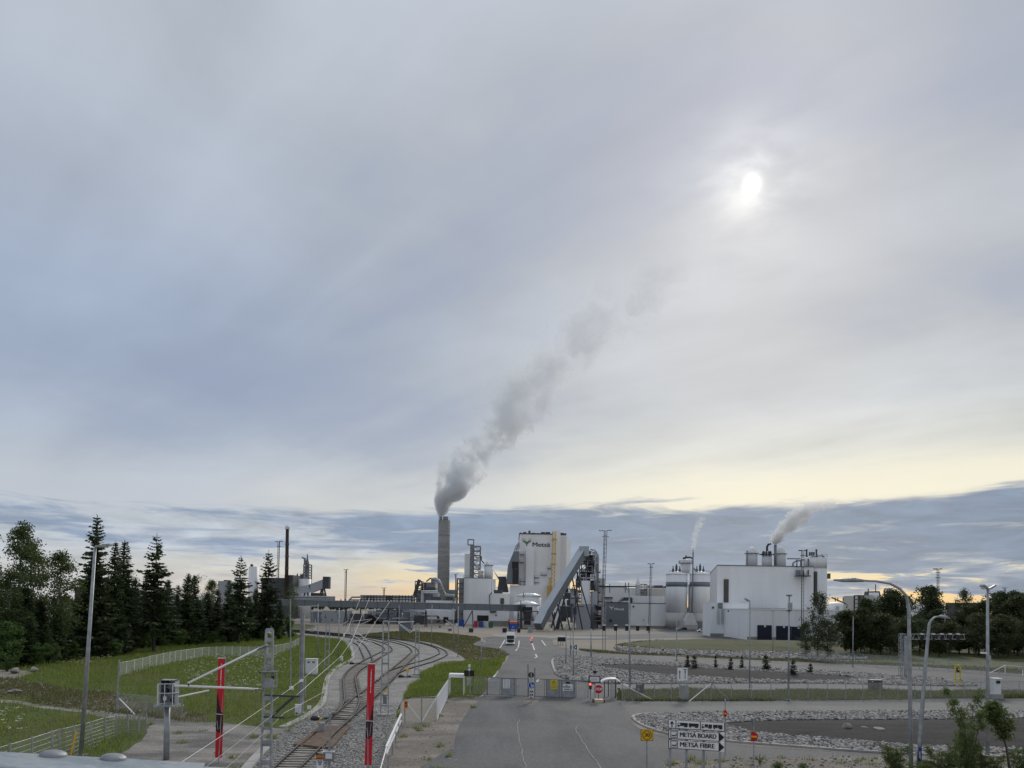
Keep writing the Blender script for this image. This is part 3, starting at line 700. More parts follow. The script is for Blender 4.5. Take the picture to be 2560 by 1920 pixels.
for xa in (525, 545, 560, 580):
    pp.path([Q(*A4(xa, 470), gy + 4), Q(*A4(xa + 30, 400), gy + 5), Q(*A4(605, 330 + (xa - 525) * 1.3), gy + 6)], 0.22, 5)
for xa in (520, 545, 572): pp.bar(Q(*A4(xa, 750), gy - 0.4), Q(*A4(xa, 985), gy - 0.4), 0.4)
pp.bar(Q(*A4(490, 745), gy - 0.4), Q(*A4(592, 745), gy - 0.4), 0.5)
pp.build('pipework', M['steel_dark'], bh)
MB().prism([Q(*A4(*p), YB + 6) for p in ((190, 750), (290, 920), (262, 1110), (440, 1110), (400, 870), (275, 868))], (0, 10, 0)).build('fuel_house', M['wall_dark'], bh)
emblem(bh, M['green_logo'], Q(*A4(650, 340), YB).x, Q(*A4(788, 340), YB).x, Q(*A4(700, 405), YB).z, Q(*A4(700, 268), YB).z, YB)
lx0, lx1 = Q(*A4(805, 370), YB).x, Q(*A4(1072, 370), YB).x
text('Metsä', 3.9, M['black'], bh, ((lx0 + lx1) / 2, YB - 0.2, Q(*A4(940, 372), YB).z - 0.4), (1, 0, 0), (0, 0, 1), fit=lx1 - lx0, fat=0.09)

# yellow climbing crane in front of it
cy = 440.0; cm = thing('crane_mast', 'yellow lattice hoist mast standing against the tall white building', 'crane', base_of(A4(1090, 880), A4(1150, 1200), cy))
c = MB()
def lean_lattice(mb, pt, pb, w, n, t):
    for s in (-1, 1):
        for d in (-1, 1): mb.bar(pb + Vector((s * w / 2, d * w / 2, 0)), pt + Vector((s * w / 2, d * w / 2, 0)), t)
    for k in range(n):
        a, b = pb.lerp(pt, k / n), pb.lerp(pt, (k + 1) / n); s = 1 if k % 2 else -1
        mb.bar(a + Vector((-s * w / 2, -w / 2, 0)), b + Vector((s * w / 2, -w / 2, 0)), t * 0.7)
        mb.bar(a + Vector((-w / 2, -w / 2, 0)), a + Vector((w / 2, -w / 2, 0)), t * 0.7)
lean_lattice(c, Q(*A4(1143, 175), cy), Q(*A4(1115, 1110), cy), 1.9, 30, 0.3); c.build('mast', M['crane_yellow'], cm)
c = MB(); lean_lattice(c, Q(*A4(1075, 880), cy), Q(*A4(1058, 1230), cy), 0.9, 10, 0.35)
lean_lattice(c, Q(*A4(1070, 1010), cy - 2), Q(*A4(1060, 1230), cy - 2), 2.4, 6, 0.4); c.build('hoist_tower', M['crane_yellow'], cm)
MB().cube(Q(*A4(1070, 1030), cy - 2), 3.2, 2, 1.4).build('hoist_cage', M['crane_yellow'], cm)
for yy in (300, 520, 680): MB().cube(Q(*A4(1143 - (yy - 175) * 0.03, yy), cy + 2), 3.0, 2.5, 1.0).build('wall_tie', M['crane_yellow'], cm)

# chimney -----------------------------------------------------------
YC = 480.0
ch = thing('chimney', 'tall grey concrete chimney with steel flues and a long smoke plume', 'chimney', base_of(A3(1480, 208), A3(1630, 1100), YC))
xa, xb, _, zt = ext(A3(1482, 208), A3(1630, 1100), YC); xl, xh = Q(*A3(1463, 1075), YC).x, Q(*A3(1612, 1075), YC).x
r1, r0 = (xb - xa) / 2, (xh - xl) / 2 * 1.02; cxx = (xa + xb) / 2
MB().lathe((cxx, YC, 0), [(r0, 0), (r1, zt)], 40).build('shaft', M['chimney'], ch, True)
for k in range(7):
    zz = 8 + k * (zt - 14) / 6.5; rr = r0 + (r1 - r0) * zz / zt
    MB().lathe((cxx, YC, 0), [(rr + 0.02, zz), (rr + 0.1, zz + 0.05), (rr + 0.1, zz + 0.3), (rr + 0.02, zz + 0.35)], 40).build('pour_joint', M['concrete'], ch)
for a, b in ((1497, 1533), (1545, 1607)):
    vessel(ch, 'flue', A3(a, 158), A3(b, 215), YC - 2.5, M['galv'], rings=2, n=18)
g2 = MB(); railing(g2, xa, xb, YC - r1 * 0.9, zt, 1.4, 1.2); g2.build('railing', M['steel'], ch)
FLUE = Q(*A3(1520, 160), YC)

# long horizontal conveyor gallery ----------------------------------
YG = 292.0
ga = thing('conveyor_gallery', 'long grey enclosed conveyor gallery raised on steel legs across the mill', 'conveyor', Vector((Q(1000, 1530, YG).x, YG, 0)))
p0, p1 = Q(690, 1506, YG + 10), Q(*A4(638, 1355), YG)
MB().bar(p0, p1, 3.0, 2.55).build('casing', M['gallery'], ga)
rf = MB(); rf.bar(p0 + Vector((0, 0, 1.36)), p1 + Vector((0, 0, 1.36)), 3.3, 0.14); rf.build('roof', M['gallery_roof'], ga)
for x in range(20):
    q = p0.lerp(p1, (x + 0.5) / 20); MB().bar(q + Vector((0, -1.56, -1.2)), q + Vector((0, -1.56, 1.2)), 0.09, 0.08).build('joint_strip', M['steel_dark'], ga)
for a, b, c2 in (((1915, 1340), (1800, 1545), (1925, 1560)), ((860, 1320), (845, 1500), (870, 1505)), ((330, 1310), (330, 1470), (300, 1470)), ((1330, 1335), (1320, 1500), (1345, 1500))):
    q = Q(*A3(*a), YG)
    for e in (b, c2):
        f = Q(*A3(*e), YG); f.z = 0; MB().bar(q, f, 0.4).build('leg', M['steel_dark'], ga)
MB().cube(p1 + Vector((0.6, 0, -0.1)), 2.2, 3.6, 3.4).build('end_house', M['gallery'], ga)
MB().box(*[p1.x - 8, p1.x - 5, YG - 1.75, YG - 1.55, p1.z - 1.0, p1.z - 0.75]).build('walkway_plate', M['galv'], ga)

# inclined conveyor -------------------------------------------------
ic = thing('inclined_conveyor', 'pale grey conveyor gallery climbing steeply on dark splayed legs', 'conveyor', P(*A4(900, 1640)))
b0, b1, b2 = Q(*A4(895, 1640), 268), Q(*A4(975, 1480), 272), Q(*A4(1580, 490), 296)
for a, b in ((b0, b1 + (b1 - b0).normalized() * 0.6), (b1, b2)):
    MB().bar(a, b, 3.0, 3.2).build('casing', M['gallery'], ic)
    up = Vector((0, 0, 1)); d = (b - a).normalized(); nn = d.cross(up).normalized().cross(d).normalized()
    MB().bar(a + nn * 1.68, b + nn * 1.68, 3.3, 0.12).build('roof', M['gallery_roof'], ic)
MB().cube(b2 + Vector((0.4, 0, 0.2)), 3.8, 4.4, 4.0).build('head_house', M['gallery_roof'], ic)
def at_conv(t): return b1.lerp(b2, t)
for (xa, ya), (xb, yb) in (((1485, 790), (1750, 1560)), ((1420, 900), (1575, 1570)), ((1340, 1040), (1420, 1330)), ((1335, 1040), (1185, 1540)), ((1330, 1040), (1205, 1540)), ((1270, 1145), (1385, 1610)),
                           ((1340, 1050), (1160, 1560)), ((1190, 1290), (1270, 1600)), ((1105, 1380), (1150, 1620)), ((1260, 1150), (1090, 1600)), ((1500, 800), (1440, 1590)), ((1150, 1420), (1090, 1500))):
    q = Q(*A4(xa, ya), 292 - (xa < 1300) * 10); f = Q(*A4(xb, yb), 288 - (xa < 1300) * 8); f.z = min(f.z, 3.0); f.z = max(0.0, f.z if yb < 1400 else 0.0)
    MB().bar(q, f, 0.42).build('leg', M['steel_dark'], ic)
for (xa, ya, xb, yb) in ((1310, 1060, 1500, 1060), (1240, 1210, 1560, 1200), (1200, 1330, 1600, 1330)):
    MB().bar(Q(*A4(xa, ya), 291), Q(*A4(xb, yb), 291), 0.3).build('tie_beam', M['steel_dark'], ic)

# process tower beside the conveyor head ----------------------------
YT = 312.0
pt = thing('process_tower', 'dark steel process tower packed with pipes and vessels behind the inclined conveyor', 'tower', base_of(A4(1500, 440), A4(1830, 1600), YT))
fr = MB(); xa, xb, _, zt = ext(A4(1555, 500), A4(1815, 1600), YT)
lattice(fr, xa, (xa + xb) / 2, YT, YT + 9, 0, zt, 9, 0.4); lattice(fr, (xa + xb) / 2, xb, YT, YT + 9, 0, zt - 2, 9, 0.4)
fr.build('frame', M['steel_dark'], pt)
for yy, xl, xr2 in ((535, 1600, 1780), (620, 1570, 1800), (655, 1590, 1760), (790, 1545, 1855), (940, 1530, 1845), (1100, 1500, 1850), (1240, 1420, 1880)):
    f = part(pt, 'platform', M['steel_dark'], A4(xl, yy), A4(xr2, yy + 16), YT - 1.2, 10)
    xx0, xx1, zz0, zz1 = ext(A4(xl, yy), A4(xr2, yy + 16), YT - 1.2)
    g2 = MB(); railing(g2, xx0, xx1, YT - 1.2, zz1, 1.1, 2.2); g2.build('railing', M['steel'], f)
for a in ((1620, 545, 1750, 615), (1640, 670, 1755, 775), (1560, 800, 1680, 930), (1600, 960, 1690, 1080)):
    part(pt, 'enclosure', M['wall_dark'], A4(a[0], a[1]), A4(a[2], a[3]), YT + 1, 6)
for a in ((1300, 1120, 1390, 1200), (1340, 1230, 1430, 1320), (1440, 1340, 1500, 1450), (1250, 1400, 1330, 1560), (1700, 960, 1790, 1080), (1480, 900, 1540, 1040)): part(pt, 'enclosure', M['wall_dark'], A4(a[0], a[1]), A4(a[2], a[3]), YT - 3 + a[0] % 3, 4)
for a in ((1690, 850, 1740, 905),): part(pt, 'enclosure', M['wall_pale'], A4(a[0], a[1]), A4(a[2], a[3]), YT - 1, 3)
vessel(pt, 'storage_tank', A4(1560, 930), A4(1700, 1290), YT - 4, M['wall_pale'], True, n=24)
vessel(pt, 'storage_tank', A4(1705, 1095), A4(1810, 1290), YT - 3, M['wall_mid'], True, n=20)
vessel(pt, 'pressure_vessel', A4(1640, 455), A4(1710, 520), YT + 1, M['galv'], dome=0.8, n=18)
for xx, yt2, yb2, rr in ((1770, 470, 1250, 0.35), (1795, 480, 1250, 0.25), (1815, 520, 1100, 0.3), (1740, 500, 620, 0.25), (1785, 640, 1240, 0.5), (1755, 780, 1250, 0.3)):
    MB().path([Q(*A4(xx - 70, yt2 - 20), YT + 2), Q(*A4(xx - 20, yt2 - 12), YT), Q(*A4(xx, yt2 + 15), YT - 1), Q(*A4(xx, yb2), YT - 1)], rr, 7).build('pipe', M['galv'], pt, True)
for (xa, ya, xb, yb) in ((1585, 415, 1590, 450), (1765, 435, 1755, 480), (1605, 430, 1605, 455)):
    MB().tube(Q(*A4(xa, ya), YT), Q(*A4(xb, yb), YT), 0.12, n=5).build('vent_pipe', M['steel'], pt)
part(pt, 'pump_house', M['wall_mid'], A4(1515, 1292), A4(1698, 1600), YT - 14, 10, True)
part(pt, 'side_stack', M['wall_pale'], A4(1830, 895), A4(1912, 1600), YT + 8, 8, True)
for yy in (1300, 1420, 1480, 1540):
    part(pt, 'platform', M['steel'], A4(1760, yy), A4(1935, yy + 14), YT - 6, 6)
MB().bar(Q(*A4(1880, 1290), YT - 6), Q(*A4(1880, 1600), YT - 6), 0.5).build('column', M['wall_pale'], pt)
part(pt, 'open_bay', M['black'], A4(1790, 1325), A4(1870, 1385), YT - 4, 1)
part(pt, 'open_bay', M['black'], A4(1800, 1460), A4(1865, 1610), YT - 4, 1)
for k, (xa, ya, xb, yb) in enumerate(((1390, 1060, 1500, 1290), (1440, 1110, 1510, 1590), (1230, 1330, 1400, 1500), (1400, 1330, 1510, 1580))):
    part(pt, 'vessel_row' if k == 1 else 'casing', M[('wall_mid', 'wall_pale', 'wall_dark', 'wall_mid')[k]], A4(xa, ya), A4(xb, yb), YT - 2 + k * 0.3, 5)
for k in range(46):
    rr = random.Random(k + 40); xa = rr.uniform(1390, 1800); ya = rr.uniform(620, 1560); ln = rr.uniform(40, 170)
    a = Q(*A4(xa, ya), YT - 1.6 - 0.1 * k % 1); b = Q(*A4(xa + (ln if k % 2 else 0), ya + (0 if k % 2 else ln)), YT - 1.6 - 0.1 * k % 1)
    MB().tube(a, b, rr.uniform(0.12, 0.3), n=6).build('pipe', M[rr.choice(['galv', 'steel_dark', 'steel', 'wall_pale'])], pt)
# pipe bridge leading right from the tower
pb = thing('pipe_bridge', 'thin dark pipe bridge above the grey hall roof', 'pipe bridge', base_of(A5(0, 1015), A5(560, 1040), 318))
MB().tube(Q(*A4(1820, 1015), 318), Q(*A5(560, 1020), 318), 0.3, n=7).build('pipe', M['steel_dark'], pb)
MB().tube(Q(*A4(1830, 1030), 318), Q(*A5(420, 1034), 318), 0.18, n=7).build('pipe', M['steel'], pb)
for xa in (150, 390, 440):
    q = Q(*A5(xa, 1015), 318); MB().bar((q.x, q.y, q.z + (1.6 if xa > 300 else 1.0)), (q.x, q.y, q.z - 3), 0.3).build('hanger', M['steel_dark'], pb)

# halls right of the tower ------------------------------------------
gh = thing('lettered_hall', 'long low hall, one end grey with white lettering and emblem, the rest white', 'building', base_of(A5(95, 1272), A5(1230, 1640), 330))
part(gh, 'wall', M['wall_grey'], A5(95, 1274), A5(466, 1640), 330, 30, True, 'grey clad end wall')
part(gh, 'wall', M['wall_white'], A5(466, 1287), A5(1230, 1625), 330.2, 30, False, 'white clad wall')
part(gh, 'plinth', M['plinth'], A5(466, 1625), A5(1230, 1660), 330.1, 30, True)
coping(gh, A5(95, 1272), A5(466, 1640), 330, 30, M['steel_dark'], 0.3); coping(gh, A5(466, 1285), A5(1230, 1640), 330.2, 30, M['steel_dark'], 0.25)
emblem(gh, M['white'], Q(*A5(136, 1340), 330).x, Q(*A5(215, 1340), 330).x, Q(*A5(175, 1376), 330).z, Q(*A5(175, 1308), 330).z, 330)
la, lb = Q(*A5(222, 1365), 330).x, Q(*A5(365, 1365), 330).x
text('Metsä', 1.5, M['white'], gh, ((la + lb) / 2, 329.8, Q(*A5(290, 1367), 330).z - 0.1), (1, 0, 0), (0, 0, 1), fit=lb - la, fat=0.07)
for a in ((152, 1528, 186, 1560), (505, 1316, 527, 1340)): part(gh, 'vent_hood', M['black'], A5(a[0], a[1]), A5(a[2], a[3]), 329.4, 0.6)
for xa in (670, 1040): part(gh, 'wall_lamp', M['steel'], A5(xa - 5, 1528), A5(xa + 5, 1550), 329.6, 0.4)
h2 = thing('rear_hall', 'pale hall with dark roof hoods behind the lettered hall', 'building', base_of(A5(85, 1050), A5(1045, 1280), 372))
part(h2, 'wall', M['wall_pale'], A5(60, 1050), A5(545, 1300), 372, 30, True)
part(h2, 'wall', M['wall_beige'], A5(720, 1058), A5(1046, 1300), 370, 30, True)
part(h2, 'roof_wing', M['wall_white'], A5(498, 1166), A5(990, 1300), 352, 14, True); part(h2, 'roof_wing', M['wall_white'], A5(60, 1195), A5(205, 1300), 352, 12, True)
part(h2, 'canopy', M['wall_dark'], A5(65, 1182), A5(200, 1200), 350, 13)
coping(h2, A5(60, 1050), A5(545, 1300), 372, 30, M['white']); coping(h2, A5(720, 1058), A5(1046, 1300), 370, 30, M['white'])
for pts in (((808, 1055), (845, 1003), (966, 1003), (966, 1055)), ((975, 1055), (1008, 1013), (1060, 1013), (1060, 1055)), ((300, 1262), (372, 1188), (495, 1188), (495, 1240), (370, 1240))):
    YY = 380 if pts[0][1] < 1100 else 351
    MB().prism([Q(*A5(*p), YY) for p in pts], (0, 8, 0)).build('roof_hood', M['wall_dark'], h2)
o, c, r, z0, z1 = vessel(h2, 'cyclone', A5(550, 1000), A5(625, 1165), 362, M['galv'])
MB().lathe(c, [(r, z1), (r * 0.35, z1 + 3.6), (r * 0.2, z1 + 4.2), (r * 0.2, z1 + 5.2)], 20).build('cyclone_cone', M['wall_white'], o, True)
s = MB(); xa, xb, za, zb = ext(A5(630, 985), A5(718, 1165), 366); lattice(s, xa, xb, 366, 371, za, zb, 4, 0.3); s.build('steel_frame', M['steel_dark'], h2)
part(h2, 'fan_box', M['wall_mid'], A5(640, 1060), A5(715, 1165), 367, 3); part(h2, 'vent_stack', M['steel'], A5(742, 1005), A5(768, 1055), 376, 3)
part(h2, 'open_bay', M['black'], A5(160, 1250), A5(188, 1275), 351.6, 0.4)

# twin silos --------------------------------------------------------
YS = 322.0
si = thing('twin_silos', 'pair of white round silos with a grey band and steel flue between', 'silo', base_of(A5(1050, 815), A5(1690, 1640), YS))
for a, b in ((1050, 1378), (1420, 1748)):
    o, c, r, z0, z1 = vessel(si, 'silo_shell', A5(a, 822), A5(b, 1420), YS, M['tank'], n=40)
    zb0, zb1 = Q(*A5((a + b) / 2, 1022), YS).z, Q(*A5((a + b) / 2, 950), YS).z
    MB().lathe((c.x, c.y, 0), [(r + 0.03, zb0), (r + 0.06, zb0), (r + 0.06, zb1), (r + 0.03, zb1)], 40).build('grey_band', M['wall_grey'], o, True)
    MB().lathe((c.x, c.y, 0), [(r * 1.01, 0), (r * 1.01, z0 - 0.1)], 40).build('base_ring', M['wall_beige'], o, True)
    MB().lathe((c.x, c.y, 0), [(r + 0.12, z1 - 0.35), (r + 0.12, z1 + 0.1), (r * 0.1, z1 + 1.3)], 40).build('roof', M['white'], o, True)
    g2 = MB(); railing(g2, c.x - r * 0.8, c.x + r * 0.8, c.y - r * 0.5, z1 + 0.3, 1.1, 1.8); g2.build('railing', M['steel'], o)
    tx = c.x - 0.2
    for k in range(3): MB().lathe((tx + (k - 1) * 1.5, c.y, 0), [(0.5, z1), (0.5, z1 + 2 + k % 2 * 1.4), (0.2, z1 + 2.6 + k % 2 * 1.8), (0.2, z1 + 3.6 + k % 2)], 8).build('roof_valve', M['steel_dark'], o)
o, c, r, z0, z1 = vessel(si, 'top_vessel', A5(1258, 596), A5(1410, 815), YS + 6, M['tank'], dome=2.4, n=28)
zr = Q(*A5(1330, 660), YS + 6).z
MB().lathe((c.x, c.y, 0), [(r, zr - 0.15), (r + 0.9, zr - 0.15), (r + 0.9, zr), (r, zr)], 28).build('ring_walkway', M['steel_dark'], o)
g2 = MB()
for k in range(20):
    a = k / 20 * 6.283; p = Vector((c.x + (r + 0.85) * math.cos(a), c.y + (r + 0.85) * math.sin(a), zr)); q = Vector((c.x + (r + 0.85) * math.cos(a + .314), c.y + (r + 0.85) * math.sin(a + .314), zr))
    g2.bar(p, p + Vector((0, 0, 1.1)), 0.1); g2.bar(p + Vector((0, 0, 1.1)), q + Vector((0, 0, 1.1)), 0.09)
g2.build('railing', M['steel_dark'], o)
MB().path([Q(*A5(1275, 590), YS + 8), Q(*A5(1330, 575), YS + 8), Q(*A5(1395, 570), YS + 7), Q(*A5(1420, 590), YS + 3)], 0.45, 8).build('top_pipe', M['steel_dark'], o, True)
MB().tube(Q(*A5(1322, 590), YS + 9), Q(*A5(1322, 545), YS + 9), 0.35).build('top_vent', M['steel_dark'], o)
MB().path([Q(*A5(1430, 495), YS + 2), Q(*A5(1424, 900), YS + 1), Q(*A5(1412, 1425), YS)], [0.3, 0.3, 0.38], 12).build('flue', M['steel'], si, True)
MB().bar(Q(*A5(1392, 990), YS + 5), Q(*A5(1386, 1425), YS + 5), 1.7, 1.5).build('lift_casing', M['wall_mid'], si)
MB().tube(Q(*A5(1440, 740), YS + 3), Q(*A5(1490, 800), YS + 4), 0.4).build('inlet_pipe', M['galv'], si)
SILO_FLUE = Q(*A5(1430, 492), YS + 2)
MB().prism([Q(*A5(*p), YS - 5) for p in ((1290, 1612), (1370, 1432), (1425, 1432), (1502, 1612))], (0, 9, 0)).build('hopper', M['wall_pale'], si)
MB().box(*ext(A5(1290, 1612), A5(1502, 1660), YS - 5)[:2], YS - 5, YS + 4, 0, Q(*A5(1400, 1613), YS - 5).z).build('hopper_base', M['wall_beige'], si)
part(si, 'low_wall', M['wall_grey'], A5(1500, 1560), A5(1668, 1660), YS - 4, 4, True); part(si, 'low_wall', M['wall_beige'], A5(1232, 1550), A5(1292, 1660), YS - 4, 4, True)

# machine hall at the right -----------------------------------------
YM = 250.0
mh = thing('machine_hall', 'huge plain white machine hall with tall dark strip windows and navy loading doors', 'building', base_of(A6(0, 718), A6(1430, 1600), YM))
x0, x1, _, zt = ext(A5(1800, 716), A6(1690, 1640), YM)
xl = Q(*A5(1688, 1000), YM + 60).x
xk = Q(*A6(1435, 1000), YM).x
MB().prism([(x0, YM, 0), (xk, YM, 0), (xk, YM + 70, 0), (xl, YM + 60, 0)], (0, 0, zt)).build('wall', M['wall_white'], mh)
MB().prism([(x0 - 0.1, YM - 0.15, zt), (xk, YM - 0.15, zt), (xk, YM + 70, zt), (xl - 0.1, YM + 60, zt)], (0, 0, 0.35)).build('parapet', M['steel'], mh)
# round tower on its right corner
vessel(mh, 'round_tower', A6(1372, 742), A6(1702, 1600), YM + 1, M['tank'], True, n=48)
o, c, r, z0, z1 = vessel(mh, 'tower_cap', A6(1372, 574), A6(1702, 742), YM + 1, M['wall_pale'], n=48); c.z = 0
g2 = MB(); railing(g2, c.x - r * 0.9, c.x + r * 0.9, c.y - r * 0.4, z1, 1.2, 1.5); g2.build('railing', M['steel'], o)
MB().path([Q(*A6(1120, 720), YM + 3), Q(*A6(1122, 660), YM + 3), Q(*A6(1160, 636), YM + 3), Q(*A6(1300, 600), YM + 6), Q(*A6(1420, 560), YM + 12), Q(*A6(1560, 545), YM + 18), Q(*A6(1600, 570), YM + 18)], 0.33, 10).build('duct', M['galv'], mh, True)
for xa in (1180, 1240, 1355): MB().path([Q(*A6(xa, 600), YM + 3), Q(*A6(xa, 640), YM + 2), Q(*A6(xa, 850 if xa > 1200 else 720), YM - 1)], 0.2, 8).build('down_pipe', M['steel_dark'], mh, True)
for xa in (1330, 1380, 1410, 1440, 1480): MB().lathe(Q(*A6(xa, 555), YM + 14), [(0.3, -1.5), (0.3, 1.0 + (xa % 3)), (0.5, 1.2 + (xa % 3)), (0.05, 1.6 + (xa % 3))], 8).build('roof_valve', M['steel_dark'], mh)
part(mh, 'balcony', M['wall_grey'], A6(1212, 765), A6(1300, 858), YM - 3, 3)
f = part(mh, 'balcony_floor', M['steel_dark'], A6(1212, 852), A6(1400, 864), YM - 4, 4)
MB().path([Q(*A6(1255, 850), YM - 3.5), Q(*A6(1255, 775), YM - 3.5), Q(*A6(1300, 770), YM - 3.5), Q(*A6(1310, 850), YM - 3.5)], 0.3, 8).build('bent_pipe', M['wall_pale'], f, True)
# windows
for a in ((62, 910, 133, 1265), (1450, 790, 1493, 1275)):
    YY = YM - 0.35 if a[0] < 200 else YM + 0.6
    w = part(mh, 'window', M['steel_dark'], A6(a[0], a[1]), A6(a[2], a[3]), YY, 0.5)
    xx0, xx1, zz0, zz1 = ext(A6(a[0], a[1]), A6(a[2], a[3]), YY); n = 9 if a[0] < 200 else 14
    for k in range(n):
        h = (zz1 - zz0) / n
        MB().box(xx0 + 0.15, xx1 - 0.15, YY - 0.06, YY - 0.01, zz0 + k * h + 0.08, zz0 + (k + 1) * h - 0.08).build('pane', M['glass'], w)
part(mh, 'window', M['glass'], A6(1662, 820), A6(1698, 902), YM + 3.2, 1.5)
# roof vessels and stack
for a in ((428, 405, 602, 722), (672, 470, 826, 722), (885, 405, 1036, 722)):
    o, c, r, z0, z1 = vessel(mh, 'roof_vessel', A6(a[0], a[1]), A6(a[2], a[3]), YM + 18, M['tank'], dome=3.6, n=28)
    if a[0] == 672:
        zr = Q(*A6(750, 525), YM + 18).z
        for k in range(9):
            aa = k / 9 * 6.28; MB().lathe((c.x + r * 0.75 * math.cos(aa), c.y + r * 0.75 * math.sin(aa), z1 - 2.2), [(0.35, 0), (0.35, 1.8), (0.1, 2.2)], 7).build('nozzle', M['steel_dark'], o)
        MB().path([(c.x, c.y, z1 - 0.5), (c.x, c.y, z1 + 1.6), (c.x + 0.5, c.y, z1 + 2.5), (c.x + 1.4, c.y, z1 + 2.8)], 0.42, 8).build('bent_vent', M['steel_dark'], o, True)
    else: zr = Q(*A6(520, 505), YM + 18).z
    MB().lathe((c.x, c.y, 0), [(r, zr - 0.2), (r + 0.55, zr - 0.2), (r + 0.55, zr), (r, zr)], 28).build('ring_walkway', M['steel' if a[0] != 672 else 'steel_dark'], o)
w = MB(); w.bar(Q(*A6(600, 530), YM + 20), Q(*A6(680, 520), YM + 20), 1.2, 0.25); w.bar(Q(*A6(820, 520), YM + 20), Q(*A6(900, 530), YM + 20), 1.2, 0.25); w.bar(Q(*A6(1036, 595), YM + 20), Q(*A6(1230, 596), YM + 20), 1.0, 0.3); w.build('link_walkway', M['steel_dark'], mh)
MB().path([Q(*A6(850, 380), YM + 16), Q(*A6(848, 722), YM + 16)], [0.5, 0.5], 14).build('stack', M['steel'], mh, True)
HALL_STACK = Q(*A6(850, 378), YM + 16)
for xa in (425, 410): MB().bar(Q(*A6(xa, 470), YM + 17), Q(*A6(xa, 722), YM + 17), 0.2).build('ladder', M['steel'], mh)
# low front building with doors
fb = thing('loading_wing', 'low white loading wing with a row of navy roller doors under a grey canopy', 'building', base_of(A6(450, 1370), A6(2000, 1640), 216))
x0, x1, _, zt = ext((1868, 1526), (2128, 1600), 216)
MB().box(x0, x1, 216, 249, 0, zt).build('wall', M['wall_white'], fb); coping(fb, (1868, 1526), (2128, 1600), 216, 33, M['white'], 0.3)
MB().box(x0 - 0.02, x1 + 0.02, 215.92, 216, 0, 1.0).build('plinth', M['plinth'], fb)
for a in ((1894, 1563, 1929.5, 1599), (1941, 1565, 1977.5, 1600), (1979, 1567, 2012, 1601), (2072, 1572, 2094, 1598)):
    d = part(fb, 'roller_door', M['navy'], (a[0], a[1]), (a[2], a[3]), 215.7, 0.28, True)
    xx0, xx1, _, zz1 = ext((a[0], a[1]), (a[2], a[3]), 215.7)
    for k in range(10): MB().box(xx0 + 0.05, xx1 - 0.05, 215.64, 215.7, 0.1 + k * zz1 / 10, 0.1 + (k + 0.82) * zz1 / 10).build('slat', M['navy'], d)
    MB().box((xx0 + xx1) / 2 - 0.25, (xx0 + xx1) / 2 + 0.25, 215.4, 215.6, zz1 - 0.55, zz1 - 0.05).build('door_lamp', M['white'], d)
cn = part(fb, 'canopy', M['galv'], A6(335, 1352), A6(1010, 1378), 243, 6)
part(fb, 'wall_lamp', M['black'], A6(122, 1388), A6(140, 1410), 215.5, 0.4)
lw = thing('stair_wing', 'white link building with one navy door and ladders beside the machine hall', 'building', base_of(A5(1700, 1270), A6(460, 1640), 240))
x0, x1, _, zt = ext((1776, 1508), (1871, 1588), 240)
MB().box(x0, x1, 240, 249.8, 0, zt).build('wall', M['wall_white'], lw); MB().box(x0 - 0.03, x1, 239.9, 240, 0, 1.0).build('plinth', M['plinth'], lw)
d = part(lw, 'roller_door', M['navy'], (1816, 1561), (1841, 1588), 239.7, 0.28, True)
part(lw, 'window', M['glass'], A5(1722, 1330), A5(1752, 1360), 239.8, 0.3)
part(lw, 'door_frame', M['steel'], A5(1815, 1272), A5(1885, 1360), 239.7, 0.2)
for xa in (1808, 1910, 1868):
    l = MB(); a, b = Q(*A5(xa, 1370), 239.5), Q(*A5(xa, 1600), 239.5)
    l.bar(a, b, 0.1); l.bar(a + Vector((0.5, 0, 0)), b + Vector((0.5, 0, 0)), 0.1)
    for k in range(24): l.bar(b.lerp(a, k / 24), b.lerp(a, k / 24) + Vector((0.5, 0, 0)), 0.07)
    l.build('ladder', M['galv'], lw)
xt = thing('right_annex', 'low white annex with a small white tank beside the round tower', 'building', base_of(A6(1700, 1415), A6(2030, 1640), 236))
part(xt, 'wall', M['wall_white'], A6(1700, 1412), A6(2040, 1640), 250, 26, True)
coping(xt, A6(1700, 1412), A6(2040, 1640), 250, 26, M['white'], 0.3)
o, c, r, z0, z1 = vessel(xt, 'tank', A6(1690, 1262), A6(1945, 1415), 256, M['tank'], dome=1.0, n=32)
part(xt, 'tank_door', M['wall_mid'], A6(1788, 1325), A6(1830, 1398), 255.6, 0.5)
MB().path([Q(*A6(1715, 1190), 262), Q(*A6(1800, 1230), 262), Q(*A6(1900, 1270), 262), Q(*A6(1960, 1300), 260), Q(*A6(1945, 1345), 258)], 0.25, 7).build('roof_pipe', M['steel_dark'], xt)
for xa in (1770, 1810, 1890): MB().bar(Q(*A6(xa, 1250), 262), Q(*A6(xa, 1190), 262), 0.25).build('roof_valve', M['steel_dark'], xt)

